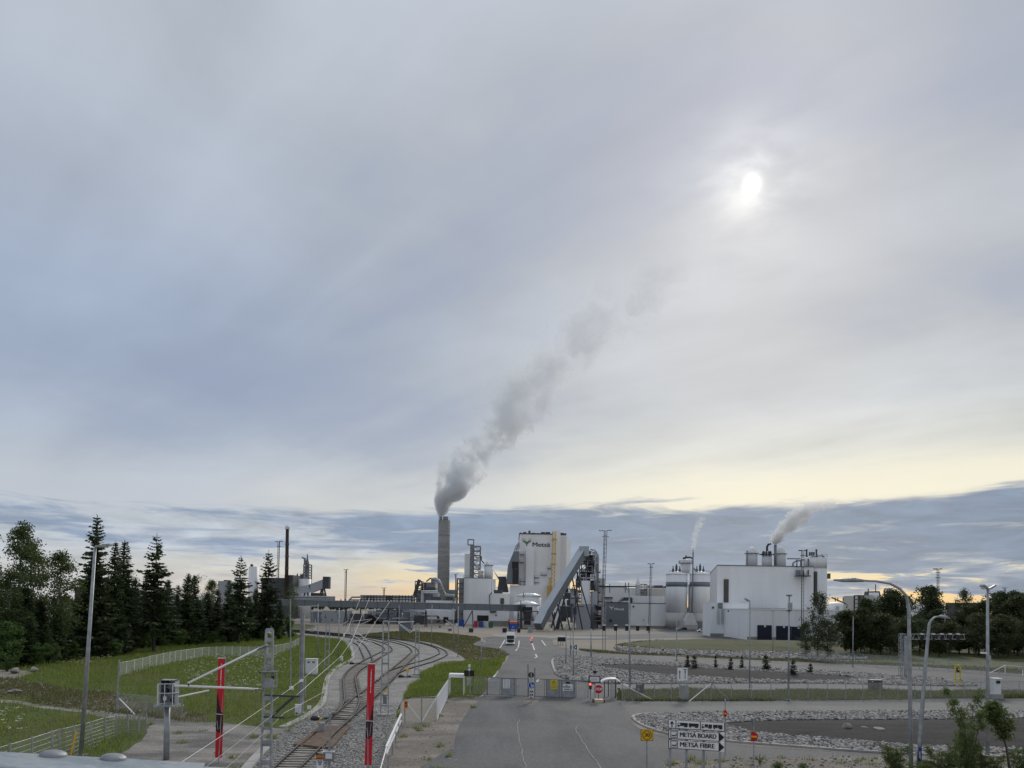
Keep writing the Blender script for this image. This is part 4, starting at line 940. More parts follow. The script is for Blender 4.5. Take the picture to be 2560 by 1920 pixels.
# buildings around the scaffolded tower, left of the boiler house ---
Y1 = 340.0
wb = thing('digester_building', 'white block building with scaffolded tower and vessels on its roof', 'building', base_of(A3(1800, 932), A3(2150, 1570), Y1))
part(wb, 'wall', M['wall_white'], A3(1803, 934), A3(2150, 1570), Y1, 28, True); coping(wb, A3(1803, 934), A3(2150, 1570), Y1, 28)
part(wb, 'wall', M['wall_mid'], A3(1742, 940), A3(1803, 1570), Y1 + 4, 22, True)
part(wb, 'tall_shaft', M['wall_white'], A3(1815, 625), A3(1900, 932), Y1 + 10, 8)
s = MB(); xa, xb, za, zb = ext(A3(1888, 520), A3(1930, 930), Y1 + 8); lattice(s, xa, xb, Y1 + 8, Y1 + 11, za, zb, 12, 0.35, True)
xa, xb, za, zb = ext(A3(1925, 530), A3(2010, 930), Y1 + 8); lattice(s, xa, xb, Y1 + 8, Y1 + 13, za, zb, 7, 0.45, True)
xa, xb, za, zb = ext(A3(1858, 446), A3(1930, 512), Y1 + 8); lattice(s, xa, xb, Y1 + 8, Y1 + 10, za, zb, 1, 0.4, False)
s.build('scaffold_tower', M['steel'], wb)
part(wb, 'lift_casing', M['wall_pale'], A3(1884, 515), A3(1922, 930), Y1 + 9, 3)
for a in ((1985, 820, 2055, 925, 1.2), (2062, 765, 2172, 940, 0.0), (1950, 745, 1998, 800, 0.8), (1962, 650, 2010, 720, 0.8)):
    vessel(wb, 'vessel', A3(a[0], a[1]), A3(a[2], a[3]), Y1 + 7, M['tank'], dome=a[4], n=22, rings=1)
MB().path([Q(*A3(2015, 650), Y1 + 8), Q(*A3(2028, 660), Y1 + 8), Q(*A3(2028, 705), Y1 + 8), Q(*A3(2065, 745), Y1 + 8)], 0.3, 7).build('pipe', M['steel_dark'], wb)
MB().path([Q(*A3(2085, 765), Y1 + 8), Q(*A3(2100, 725), Y1 + 8), Q(*A3(2118, 765), Y1 + 8)], 0.35, 7).build('pipe', M['tank'], wb)
s = MB(); xa, xb, za, zb = ext(A3(1722, 935), A3(1800, 1250), Y1 - 2); lattice(s, xa, xb, Y1 - 2, Y1 + 2, 0, zb, 9, 0.3); s.build('stair_tower', M['steel_dark'], wb)
MB().path([Q(*A3(1688, 885), Y1 + 2), Q(*A3(1706, 885), Y1 + 2), Q(*A3(1708, 990), Y1 + 2), Q(*A3(1705, 1180), Y1 + 2)], 0.36, 9).build('vent_stack', M['galv'], wb, True)
MB().bar(Q(*A3(1700, 890), Y1 + 2), Q(*A3(1735, 872), Y1 + 2), 0.3).build('vent_hood', M['galv'], wb)
part(wb, 'balcony', M['wall_pale'], A3(2150, 945), A3(2205, 1100), Y1 + 3, 6); part(wb, 'open_bay', M['black'], A3(1975, 1400), A3(2118, 1475), Y1 - 0.3, 0.3)
s = MB(); railing(s, Q(*A3(1800, 932), Y1).x, Q(*A3(2150, 932), Y1).x, Y1 + 0.4, Q(*A3(1950, 930), Y1).z, 1.1, 1.6); s.build('railing', M['steel'], wb)
w2 = thing('white_annex', 'white annex with one dark window behind the conveyor gallery end', 'building', base_of(A4(130, 1130), A4(530, 1560), Y1 - 20))
part(w2, 'wall', M['wall_white'], A4(140, 1128), A4(450, 1580), Y1 - 20, 20, True); part(w2, 'wall', M['wall_pale'], A4(430, 1140), A4(530, 1580), Y1 - 14, 14, True)
w = part(w2, 'window', M['steel_dark'], A4(312, 1200), A4(368, 1297), Y1 - 20.3, 0.3)
xx0, xx1, zz0, zz1 = ext(A4(312, 1200), A4(368, 1297), Y1 - 20.3)
for k in range(4): MB().box(xx0 + 0.12, xx1 - 0.12, Y1 - 20.36, Y1 - 20.31, zz0 + k * (zz1 - zz0) / 4 + 0.1, zz0 + (k + 1) * (zz1 - zz0) / 4 - 0.1).build('pane', M['glass'], w)
part(w2, 'canopy', M['wall_dark'], A4(150, 1395), A4(250, 1420), Y1 - 21, 1); part(w2, 'vent_hole', M['black'], A4(236, 1452), A4(256, 1474), Y1 - 20.3, 0.3)
part(w2, 'roof_unit', M['wall_dark'], A4(210, 1075), A4(345, 1130), Y1 - 18, 6); part(w2, 'plinth', M['plinth'], A4(138, 1550), A4(452, 1600), Y1 - 20.2, 1, True)
MB().path([Q(*A4(145, 1290), Y1 - 20.6), Q(*A4(145, 1150), Y1 - 20.6), Q(*A4(185, 1110), Y1 - 20), Q(*A4(190, 920), Y1 - 1)], 0.25, 7).build('down_pipe', M['steel'], w2)
# low white building under the gallery at left
w3 = thing('gabled_shed', 'low white shed under the conveyor gallery with dark doorways', 'building', base_of(A3(1325, 1210), A3(1700, 1500), 345))
part(w3, 'wall', M['wall_white'], A3(1325, 1335), A3(1690, 1520), 345, 24, True); part(w3, 'upper_wall', M['wall_white'], A3(1328, 1212), A3(1665, 1340), 347, 20)
part(w3, 'plinth', M['plinth'], A3(1323, 1450), A3(1692, 1520), 344.9, 24, True)
for a in ((1470, 1415, 1500, 1440), (1550, 1420, 1612, 1490), (1465, 1470, 1480, 1488), (1488, 1463, 1505, 1484)): part(w3, 'doorway', M['black'], A3(a[0], a[1]), A3(a[2], a[3]), 344.6, 0.3)
for a in ((1395, 1165, 1520, 1212), (1580, 1165, 1665, 1212)): part(w3, 'roof_hood', M['wall_dark'], A3(a[0], a[1]), A3(a[2], a[3]), 352, 8)
part(w3, 'rear_block', M['wall_grey'], A3(1612, 1078), A3(1695, 1215), 392, 20, True)
# storage tanks with white roofs
for nm, a, b, ap, Y in (('storage tank with the taller white cone roof behind the conveyor foot', (562, 1166), (943, 1640), 1118, 330), ('squat white storage tank beside the gallery end frame', (522, 1302), (912, 1640), 1240, 308)):
    t = thing('storage_tank', nm, 'tank', base_of(A4(*a), A4(*b), Y), 'storage tanks')
    o, c, r, z0, z1 = vessel(t, 'shell', A4(*a), A4(*b), Y, M['tank'], True, n=40)
    zz = Q(*A4((a[0] + b[0]) / 2, ap), Y + r).z
    MB().lathe((c.x, c.y, 0), [(r + 0.25, z1), (r + 0.25, z1 + 0.25), (r * 0.5, (z1 + zz) / 2 + 0.5), (0.2, zz)], 40).build('roof', M['snow_roof'], t, True)
    s = MB(); railing(s, c.x - r * 0.3, c.x + r * 0.3, c.y - r * 0.95, z1 + 0.3, 1.1, 1.5); s.build('railing', M['steel'], t)
    MB().path([Q(*A4(a[0] + 110, ap - 10), Y + 2), Q(*A4(a[0] + 120, ap - 16), Y + 2), Q(*A4(a[0] + 105, ap), Y), Q(*A4(a[0] + 105, ap + 70), Y - 1)], 0.25, 7).build('vent_pipe', M['steel'], t)
# discharge frame at the end of the gallery
df = thing('discharge_frame', 'dark steel hopper frame at the end of the long conveyor gallery', 'hopper', base_of(A4(600, 1310), A4(900, 1650), 285))
s = MB(); xa, xb, za, zb = ext(A4(585, 1320), A4(625, 1660), 285); lattice(s, xa, xb, 285, 290, 0, zb, 5, 0.4)
xa, xb, za, zb = ext(A4(640, 1405), A4(895, 1660), 285); lattice(s, xa, xb, 285, 292, 0, zb, 2, 0.4, False); s.build('frame', M['steel_dark'], df)
part(df, 'platform', M['steel_dark'], A4(640, 1525), A4(900, 1545), 284.5, 8); part(df, 'drive_house', M['black'], A4(660, 1335), A4(805, 1395), 286, 5)
MB().prism([Q(*A4(*p), 286) for p in ((665, 1405), (800, 1405), (765, 1540), (700, 1540))], (0, 5, 0)).build('hopper', M['steel_dark'], df)
vessel(df, 'white_drum', A4(635, 1415), A4(690, 1520), 287, M['tank']); vessel(df, 'white_drum', A4(770, 1410), A4(830, 1520), 288, M['tank'])
for a in ((680, 1550, 780, 1610), (845, 1540, 900, 1600)): part(df, 'chute', M['steel_dark' if a[0] < 800 else 'wall_pale'], A4(a[0], a[1]), A4(a[2], a[3]), 286, 4)

# wood handling works left of the chimney ---------------------------
Y2 = 372.0
ww = thing('chip_screening', 'grey chip screening works with a big bent duct at the chimney foot', 'plant', base_of(A3(1180, 940), A3(1480, 1240), Y2))
for a, m in (((1310, 985, 1445, 1045), 'wall_mid'), ((1310, 1050, 1445, 1085), 'wall_dark'), ((1205, 1080, 1290, 1240), 'wall_mid'), ((1290, 1100, 1480, 1240), 'wall_grey'), ((1415, 1120, 1480, 1240), 'wall_mid'), ((1395, 935, 1450, 990), 'wall_mid')):
    part(ww, 'casing', M[m], A3(a[0], a[1]), A3(a[2], a[3]), Y2 + (a[1] % 7), 10, a[3] > 1200)
s = MB(); xa, xb, za, zb = ext(A3(1195, 970), A3(1270, 1240), Y2 - 2); lattice(s, xa, xb, Y2 - 2, Y2 + 6, 0, zb, 11, 0.4)
xa, xb, za, zb = ext(A3(1270, 990), A3(1310, 1100), Y2); lattice(s, xa, xb, Y2, Y2 + 5, za, zb, 4, 0.4)
for k in range(9): s.bar(Q(*A3(1160 + k * 8, 1210 - k * 27), Y2 - 3), Q(*A3(1195 + k * 8, 1195 - k * 27), Y2 - 3), 1.2, 0.3)
s.bar(Q(*A3(1160, 1235), Y2 - 3), Q(*A3(1250, 950), Y2 - 3), 1.0, 1.6); s.build('stair_tower', M['steel_dark'], ww)
MB().path([Q(*A3(1335, 975), Y2 + 3), Q(*A3(1385, 935), Y2 + 3), Q(*A3(1410, 935), Y2 + 3)], 0.35, 8).build('pipe', M['steel_dark'], ww)
MB().path([Q(*A3(1400, 950), Y2), Q(*A3(1450, 945), Y2), Q(*A3(1485, 965), Y2), Q(*A3(1510, 1010), Y2), Q(*A3(1540, 1080), Y2), Q(*A3(1568, 1140), Y2), Q(*A3(1640, 1150), Y2), Q(*A3(1710, 1160), Y2)], [0.9, 1.0, 1.0, 0.95, 0.9, 0.8, 0.7, 0.6], 14).build('duct', M['galv'], ww, True)
for k in range(4):
    q = Q(*A3(1505 + k * 18, 1000 + k * 40), Y2); MB().path([q - Vector((0.15, 0, 0.3)), q + Vector((0.15, 0, -0.0))], 1.1, 14).build('duct_flange', M['steel_dark'], ww)
for k in range(4): MB().path([Q(*A3(1275 + k * 9, 1235), Y2 - 3), Q(*A3(1275 + k * 9, 1092 + k * 9), Y2 - 3), Q(*A3(1480, 1094 + k * 9), Y2 - 3)], 0.35, 7).build('pipe', M['galv' if k % 2 else 'tank'], ww)
# pipe rack above the gallery
pr = thing('pipe_rack', 'long pipe rack of pale pipes running behind the gallery', 'pipe rack', base_of(A3(360, 1140), A3(1180, 1230), 345))
for k, yy in enumerate((1160, 1175, 1190, 1205, 1222)):
    MB().tube(Q(*A3(380 if k > 2 else 520, yy), 345 + k), Q(*A3(1185, yy + 3), 345 + k), 0.42 if k == 2 else 0.3, n=7).build('pipe', M[('galv', 'steel', 'tank', 'steel_dark', 'tank')[k]], pr)
s = MB()
for k in range(17):
    q = Q(*A3(515 + k * 40, 1145), 344); s.bar((q.x, q.y, q.z), (q.x, q.y, q.z - 4.0 if k % 4 else 0), 0.3 if k % 4 else 0.5)
s.bar(Q(*A3(515, 1148), 344), Q(*A3(1160, 1156), 344), 0.3); s.build('rack_frame', M['steel_dark'], pr)
MB().path([Q(*A3(360, 1215), 346), Q(*A3(400, 1172), 346), Q(*A3(520, 1170), 346)], 0.45, 7).build('pipe', M['galv'], pr)
for xa in (850, 890, 590, 630): part(pr, 'valve_block', M['steel_dark'], A3(xa - 9, 1150), A3(xa + 9, 1212), 343, 2)
# dark lower works under the gallery
lo = thing('chip_yard_works', 'low jumble of dark sheds, pipes and conveyors under the long gallery', 'plant', base_of(A3(300, 1320), A3(1320, 1480), 322))
for a, m in (((860, 1330, 960, 1440), 'wall_grey'), ((980, 1320, 1120, 1470), 'wall_grey'), ((1130, 1330, 1310, 1400), 'wall_mid'), ((1180, 1400, 1310, 1470), 'wall_dark'), ((700, 1330, 860, 1470), 'wall_grey'), ((380, 1380, 620, 1440), 'wall_dark'), ((600, 1345, 700, 1400), 'wall_mid'), ((20, 1340, 330, 1400), 'wall_mid'), ((-120, 1350, 40, 1410), 'wall_grey')):
    part(lo, 'shed', M[m], A3(a[0], a[1]), A3(a[2], a[3]), 322 + a[0] % 9, 12, True)
for k in range(40):
    rr = random.Random(k + 900); xa = rr.uniform(-60, 1300); ya = rr.uniform(1330, 1450); hz = rr.random() < 0.5
    a = Q(*A3(xa, ya), 320 - rr.random() * 3); b = Q(*A3(xa + (rr.uniform(60, 220) if hz else 0), ya + (0 if hz else rr.uniform(20, 70))), 320)
    MB().tube(a, b, rr.uniform(0.12, 0.32), n=6).build('pipe', M[rr.choice(['galv', 'steel_dark', 'wall_pale', 'steel'])], lo)
MB().prism([Q(*A3(*p), 318) for p in ((560, 1480), (610, 1400), (650, 1395), (760, 1480))], (0, 16, 0)).build('chip_pile', M['bark'], lo)
vessel(lo, 'tank', A3(80, 1335), A3(130, 1410), 330, M['tank'], True, dome=1.5)
bs = thing('blue_grey_shed', 'small blue grey sloping shed standing in the sandy yard by the tracks', 'shed', base_of(A3(985, 1490), A3(1145, 1610), 236))
MB().prism([Q(*A3(*p), 236) for p in ((985, 1488), (1145, 1482), (1142, 1560), (1110, 1618), (1000, 1618))], (0, 6, 0)).build('wall', M['wall_grey'], bs)
MB().prism([Q(*A3(*p), 235.7) for p in ((980, 1492), (1150, 1485), (1150, 1480), (980, 1484))], (0, 6.6, 0)).build('roof', M['snow_roof'], bs)

# old mill at the left ----------------------------------------------
Y3 = 400.0
om = thing('dark_mill_building', 'dark grey mill building with a slim black chimney rising from it', 'building', base_of(A2(1270, 930), A2(1670, 1230), Y3))
part(om, 'wall', M['wall_dark'], A2(1270, 932), A2(1560, 1300), Y3, 30, True); part(om, 'wall', M['wall_dark'], A2(1560, 892), A2(1668, 1300), Y3 - 2, 30, True)
coping(om, A2(1270, 932), A2(1560, 1300), Y3, 30, M['steel'], 0.25)
a, b = Q(*A2(1602, 290), Y3 - 3), Q(*A2(1585, 1230), Y3 - 3)
MB().path([b, a], [1.0, 0.9], 20).build('chimney', M['chimney_black'], om, True)
MB().lathe(a, [(0.92, -1.2), (1.25, -1.1), (1.3, 0.0), (1.0, 0.6), (0.6, 0.9), (0.05, 1.0)], 20).build('chimney_cap', M['wall_pale'], om)
for k in range(3): MB().lathe(b.lerp(a, 0.45 + k * 0.16), [(0.97, -0.4), (1.08, -0.4), (1.08, 0.4), (0.97, 0.4)], 20).build('chimney_ring', M['rust'], om)
lt = thing('tall_storage_tank', 'tall slim pale tank showing behind the spruces', 'tank', base_of(A2(1090, 770), A2(1210, 1230), Y3))
vessel(lt, 'shell', A2(1092, 785), A2(1210, 1300), Y3, M['tank'], True, n=32); vessel(lt, 'roof_cap', A2(1130, 755), A2(1165, 786), Y3 + 6, M['steel_dark'])
l2 = thing('white_tank', 'broad white tank beside the dark mill building', 'tank', base_of(A2(1680, 935), A2(1865, 1230), Y3 + 8))
o, c, r, z0, z1 = vessel(l2, 'shell', A2(1680, 940), A2(1868, 1300), Y3 + 8, M['tank'], True, n=32)
s = MB(); railing(s, c.x - r * 0.9, c.x + r * 0.9, c.y - r * 0.4, z1, 1.2, 1.5); s.build('railing', M['steel'], l2)
for xa in (1725, 1770, 1790): MB().lathe(Q(*A2(xa, 935), Y3 + 14), [(0.6, -2), (0.6, 1.5), (0.2, 2.8)], 8).build('roof_valve', M['steel_dark'], l2)
l3 = thing('scaffold_stack', 'steel tower with a crane arm behind the white tank', 'tower', base_of(A2(1795, 730), A2(1870, 1000), Y3 + 30))
s = MB(); xa, xb, za, zb = ext(A2(1805, 760), A2(1868, 1030), Y3 + 30); lattice(s, xa, xb, Y3 + 30, Y3 + 36, 0, zb, 20, 0.6); s.bar(Q(*A2(1820, 760), Y3 + 30), Q(*A2(1820, 678), Y3 + 30), 1.0); s.bar(Q(*A2(1785, 672), Y3 + 30), Q(*A2(1825, 690), Y3 + 30), 0.9)
s.build('frame', M['steel'], l3); part(l3, 'core', M['wall_mid'], A2(1815, 800), A2(1850, 1030), Y3 + 32, 3)
MB().lathe(Q(*A2(1850, 770), Y3 + 32), [(1.2, -3), (1.2, 1), (0.5, 4), (0.2, 7)], 12).build('cone_vent', M['steel'], l3)
l4 = thing('short_conveyor', 'short pale conveyor climbing away from the dark mill building on splayed legs', 'conveyor', base_of(A2(1700, 1080), A2(2110, 1190), 360))
MB().bar(Q(*A2(1700, 1090), 360), Q(*A2(1900, 1062), 360), 3.4, 3.6).build('casing', M['wall_mid'], l4); MB().bar(Q(*A2(1895, 1065), 360), Q(*A2(2105, 988), 360), 3.4, 4.2).build('casing', M['wall_mid'], l4)
MB().cube(Q(*A2(2095, 990), 360), 3, 4, 6).build('head_house', M['steel_dark'], l4)
for a, b in (((2040, 1040), (2000, 1190)), ((2060, 1040), (2092, 1190)), ((1830, 1080), (1812, 1160)), ((1850, 1080), (1862, 1160)), ((2045, 1040), (2045, 1190))):
    q, f = Q(*A2(*a), 360), Q(*A2(*b), 360); MB().bar(q, f, 0.7).build('leg', M['steel_dark'], l4)
MB().bar(Q(*A2(2020, 1040), 359), Q(*A2(2110, 1040), 359), 0.8).build('tie_beam', M['steel_dark'], l4)
part(l4, 'transfer_house', M['wall_dark'], A2(1895, 1118), A2(2040, 1165), 361, 8)
part(l4, 'roof_deck', M['wall_pale'], A2(1640, 1160), A2(2080, 1180), 352, 12, False)
for yy in (1164, 1190): MB().tube(Q(*A2(1640, yy), 350), Q(*A2(2200, yy + 8), 350), 0.5, n=8).build('pipe', M['galv'], l4)
MB().path([Q(*A2(2150, 1200), 350), Q(*A2(2150, 1178), 350), Q(*A2(2175, 1175), 350), Q(*A2(2178, 1200), 350)], 0.5, 8).build('bent_pipe', M['galv'], l4)
l5 = thing('pale_block', 'pale block building showing between the far spruces', 'building', base_of(A2(725, 965), A2(850, 1200), 420))
part(l5, 'wall', M['wall_mid'], A2(725, 968), A2(860, 1300), 420, 20, True); part(l5, 'roof_unit', M['steel_dark'], A2(800, 955), A2(850, 968), 424, 6)
l6 = thing('brown_roofed_building', 'low dark brown building glimpsed behind the tall spruces', 'building', base_of((185, 1473), (380, 1560), 230))
part(l6, 'wall', paint('brown', (0.075, 0.058, 0.052)), (185, 1472), (300, 1600), 230, 16, True); part(l6, 'wall', M['wall_beige'], (330, 1478), (392, 1560), 226, 12, True)
for k in range(3):
    for j in range(3): part(l6, 'window', M['glass'], (338 + k * 18, 1485 + j * 18), (350 + k * 18, 1495 + j * 18), 225.8, 0.2)

# background at far right -------------------------------------------
rb = thing('grey_plant_block', 'pale plant block with three bent pipes on its roof above the trees', 'building', base_of(A7(280, 905), A7(560, 1100), 330))
part(rb, 'wall', M['wall_beige'], A7(282, 908), A7(405, 1400), 330, 20, True); part(rb, 'wall', M['wall_pale'], A7(405, 908), A7(515, 1400), 330, 20, True); part(rb, 'wall', M['wall_beige'], A7(470, 960), A7(560, 1400), 328, 20, True)
MB().prism([Q(*A7(*p), 334) for p in ((385, 905), (398, 855), (478, 855), (490, 905))], (0, 8, 0)).build('penthouse', M['wall_dark'], rb)
part(rb, 'penthouse', M['wall_white'], A7(412, 872), A7(470, 908), 332, 6)
for xa in (535, 572, 608): MB().path([Q(*A7(xa, 908), 332), Q(*A7(xa, 850), 332), Q(*A7(xa + 5, 828), 332), Q(*A7(xa + 20, 822), 332)], [0.5, 0.5, 0.5, 0.45], 10).build('bent_pipe', M['galv'], rb, True)
s = MB(); xa, xb, za, zb = ext(A7(222, 908), A7(282, 1090), 329); lattice(s, xa, xb, 329, 333, 0, zb, 9, 0.5); s.build('stair_tower', M['steel_dark'], rb)
MB().tube(Q(*A7(340, 908), 333), Q(*A7(340, 825), 333), 0.25).build('flue', M['steel_dark'], rb)
MB().bar(Q(*A7(428, 855), 334), Q(*A7(428, 775), 334), 0.3).build('aerial', M['steel_dark'], rb)
r2 = thing('far_white_block', 'white block building with rusty roof stacks between the trees', 'building', base_of(A7(1140, 1035), A7(1390, 1150), 360))
part(r2, 'wall', M['wall_pale'], A7(1140, 1036), A7(1400, 1420), 360, 24, True)
for xa, yt in ((1218, 995), (1308, 998)): part(r2, 'roof_stack', M['rust'], A7(xa - 7, yt), A7(xa + 7, 1040), 362, 2)
r3 = thing('dark_roof_hall', 'dark flat roofed hall just showing above the trees', 'building', base_of(A7(1490, 1000), A7(1670, 1100), 300))
part(r3, 'wall', M['wall_dark'], A7(1490, 1000), A7(1672, 1300), 300, 12, True); part(r3, 'parapet', M['steel_dark'], A7(1480, 996), A7(1682, 1002), 299.5, 13)

# ------------------------------------------------------------------ street furniture, fences, railway gear
UP = Vector((0, 0, 1))
def post(mb, xt, yt, xb, yb, r0, r1=None, n=10):
    f = P(xb, yb); t = Q(xt, yt, f.y); mb.tube(f, t, r0, r1 or r0 * 0.7, n); return f, t
def lamp_post(label, xt, yt, xb, yb, kind='flat', side=-1, r=0.09, group='lamp posts', tilt=0.25, hl=0.9):
    f = P(xb, yb); t = Q(xt, yt, f.y)
    o = thing('lamp_post', label, 'lamp post', f, group)
    MB().tube(f, t, r, r * 0.6, 10).build('pole', M['galv'], o, True)
    MB().cube(f + UP * 0.08, r * 4, r * 4, 0.16).build('base_plate', M['galv'], o)
    if kind in ('flat', 'double'):
        for s in ((-1, 1) if kind == 'double' else (side,)):
            a = t + Vector((s * 0.1, 0, 0)); b = t + Vector((s * hl, -0.1, tilt))
            h = MB().bar(a, b, 0.34, 0.11).build('lamp_head', M['galv'], o)
            MB().bar(a + Vector((s * 0.15, 0, -0.03)), b + Vector((-s * 0.05, 0, -0.065)), 0.26, 0.04).build('lens', M['white'], h)
    if kind == 'camera':
        MB().cube(t + Vector((0, 0, 0.12)), 0.3, 0.35, 0.25).build('camera_head', M['white'], o)
        MB().bar(t + Vector((0, 0, -0.1)), t + Vector((0.45, -0.1, -0.05)), 0.18, 0.2).build('floodlight', M['white'], o)
    return o, f, t
lamp_post('tall leaning lamp post with flat grey head in front of the spruces', 238, 1366, 202, 1892, side=1, r=0.13, tilt=0.1, hl=0.95)
lamp_post('lamp post behind the curved white shelter of the gate', 1573, 1474, 1575, 1751, side=-1, r=0.11, tilt=0.15, hl=0.5)
lamp_post('lamp post with a flat tilted head in front of the tall strip window', 1875, 1503, 1874, 1725, side=-1, tilt=0.3, hl=0.6)
o, f, t = lamp_post('lamp post carrying a grey box at the roadside fence before the machine hall', 1973, 1490, 1971, 1752, kind='none', r=0.11)
MB().cube(t + Vector((0, 0, 0.05)), 0.42, 0.42, 0.16, 0.78).build('lamp_head', M['steel'], o)
MB().cube(Q(1974, 1516, f.y) - Vector((0, 0.1, 0)), 0.36, 0.25, 0.75).build('box', M['galv'], o); MB().cube(Q(1972, 1527, f.y), 0.45, 0.2, 0.1).build('bracket', M['steel_dark'], o)
lamp_post('short lamp post on the grass mound before the loading wing', 1933, 1528, 1932, 1638, side=-1, tilt=0.05, hl=0.3)
o, f, t = lamp_post('lamp post with two raised heads and a camera by the kiosk', 2469, 1472, 2469, 1893, kind='double', r=0.12, tilt=0.22, hl=0.42)
MB().bar(Q(2452, 1632, f.y), Q(2468, 1633, f.y), 0.1, 0.1).build('camera', M['white'], o); MB().cube(Q(2468, 1645, f.y) - Vector((0, 0.12, 0)), 0.2, 0.2, 0.35).build('control_box', M['galv'], o)
lamp_post('thin pole beside the birch before the loading wing', 2133, 1541, 2132, 1668, kind='none')
lamp_post('lamp post with small white head on the yard before the white hall wall', 1692, 1521, 1692, 1650, side=-1, hl=0.4)
lamp_post('short post with a white camera head between the tracks and the road', 1205, 1602, 1201, 1677, kind='camera', r=0.07)
for xt, yt, xb, yb, lb in ((1415, 1562, 1415, 1662, 'slim pole at the kerbed tip of the far stone island'), (1433, 1545, 1433, 1694, 'tall slim pole rising from the far stone island'), (1426, 1580, 1426, 1640, 'slim pole beside the white arrow board'),
                           (1477, 1572, 1478, 1646, 'thick grey post at the far crossing'), (1692, 1600, 1692, 1652, 'thin post rising from the stony strip'), (1080, 1512, 1079, 1612, 'grey pole on the dry bank in front of the white shed'),
                           (998, 1512, 998, 1600, 'grey pole at the outer rail before the sloping shed'), (1132, 1520, 1136, 1630, 'shorter pole of a pair at the outer track curve'), (1146, 1516, 1145, 1643, 'taller pole of a pair at the outer track curve'),
                           (795, 1510, 795, 1656, 'slim pole in the meadow by the grey cabinet'), (848, 1520, 846, 1650, 'slim pole at the end of the cable trough')):
    o = thing('pole', lb, 'pole', P(xb, yb), 'slim poles around the yard')
    m = MB(); f, t = post(m, xt, yt, xb, yb, 0.14 if 'thick' in lb else 0.085); m.build('shaft', M['galv'], o, True)
    MB().cube(f + UP * 0.1, 0.4, 0.4, 0.2).build('footing', M['concrete'], o)

# near lamp post with long curved arm, and the leaning one beside it
o = thing('lamp_post', 'big straight lamp post with a long curved arm over the road', 'lamp post', P(2278, 1935), 'lamp posts')
Y = P(2278, 1935).y
pts = [P(2278, 1935)] + [Q(x, y, Y) for x, y in ((2276, 1800), (2274, 1640), (2272, 1520), (2266, 1490), (2250, 1472), (2225, 1459), (2190, 1453), (2150, 1451))]
MB().path(pts, [0.115, 0.11, 0.10, 0.09, 0.08, 0.075, 0.07, 0.06, 0.055], 12).build('pole', M['galv'], o, True)
h = MB(); a, b = Q(2160, 1452, Y), Q(2084, 1450, Y); h.path([a, a.lerp(b, 0.35) + Vector((0, 0, 0.03)), a.lerp(b, 0.7), b], [0.07, 0.13, 0.11, 0.04], 8); lh = h.build('lamp_head', M['galv'], o, True)
MB().cube(Q(2137, 1447, Y), 0.08, 0.08, 0.1).build('light_sensor', M['steel_dark'], lh)
o = thing('lamp_post', 'leaning lamp post with a short bent arm and a blue sign', 'lamp post', P(2294, 1960), 'lamp posts')
Y = P(2294, 1960).y
MB().path([P(2294, 1960)] + [Q(x, y, Y) for x, y in ((2300, 1850), (2312, 1680), (2323, 1560), (2328, 1550), (2337, 1543), (2350, 1541))], [0.11, 0.105, 0.09, 0.07, 0.06, 0.05, 0.045], 12).build('pole', M['galv'], o, True)
MB().path([Q(2346, 1541, Y), Q(2355, 1541, Y), Q(2366, 1543, Y), Q(2375, 1546, Y)], [0.05, 0.09, 0.08, 0.03], 8).build('lamp_head', M['galv'], o, True)
s = MB().prism([Q(2297, 1868, Y - 0.2), Q(2304, 1870, Y - 0.1), Q(2304, 1904, Y - 0.1), Q(2294, 1903, Y - 0.2)], (0.03, 0.04, 0)).build('sign_plate', M['blue'], o)
MB().prism([Q(2298.2, 1879, Y - 0.22), Q(2301, 1878, Y - 0.17), Q(2302, 1899, Y - 0.17), Q(2298, 1894, Y - 0.22)], (0, 0.01, 0)).build('arrow_mark', M['white'], s)

# lattice floodlight masts
def mast(label, xt, yt, Y, w, arms, y_extra=(), r=0.12, zb=0.0, dx=0.0):
    t = Q(xt, yt, Y); f = Vector((t.x - dx, Y, zb)); o = thing('floodlight_mast', label, 'light mast', f, 'floodlight masts')
    m = MB()
    for s in (-1, 1): m.bar(f + Vector((s * w / 2, 0, 0)), t + Vector((s * w / 2, 0, 0)), r)
    m.bar(f + Vector((0, w * 0.8, 0)), t + Vector((0, w * 0.8, 0)), r)
    n = int((t.z - zb) / (w * 1.6))
    for k in range(n + 1):
        a = f.lerp(t, k / n); m.bar(a + Vector((-w / 2, 0, 0)), a + Vector((w / 2, 0, 0)), r * 0.6)
        m.bar(a + Vector((-w / 2, 0, 0)), a + Vector((0, w * 0.8, 0)), r * 0.5); m.bar(a + Vector((w / 2, 0, 0)), a + Vector((0, w * 0.8, 0)), r * 0.5)
    m.build('lattice', M['steel_dark'], o)
    for yy in y_extra: MB().cube(Q(xt, yy, Y), arms * 1.3, 0.8, 0.16).build('platform', M['steel_dark'], o)
    for k in (-2, -1, 1, 2):
        c = t + Vector((k * arms / 2, (abs(k) - 1.5) * 0.3, 0.1)); MB().bar(c - Vector((0.25 * arms, 0, 0.02 * arms * (1 if k > 0 else -1))), c + Vector((0.22 * arms, 0, 0.1 * arms * (1 if k > 0 else -1) * 1)), 0.7, 0.22).build('floodlight', M['steel_dark'], o)
    return o
mast('tall lattice floodlight mast beside the process tower', 1514, 1327, 300, 1.15, 2.2, (1342,), 0.2, dx=0.9)
mast('lattice floodlight mast in front of the rear hall', 1628, 1410, 262, 0.65, 1.0, (1418,), 0.11, dx=0.5)
mast('lattice floodlight mast before the round tower', 2007, 1377, 205, 0.6, 0.9, (1389,), 0.1)
mast('three tier floodlight mast among the dark trees', 2345, 1423, 240, 0.6, 1.1, (1431, 1444), 0.14)
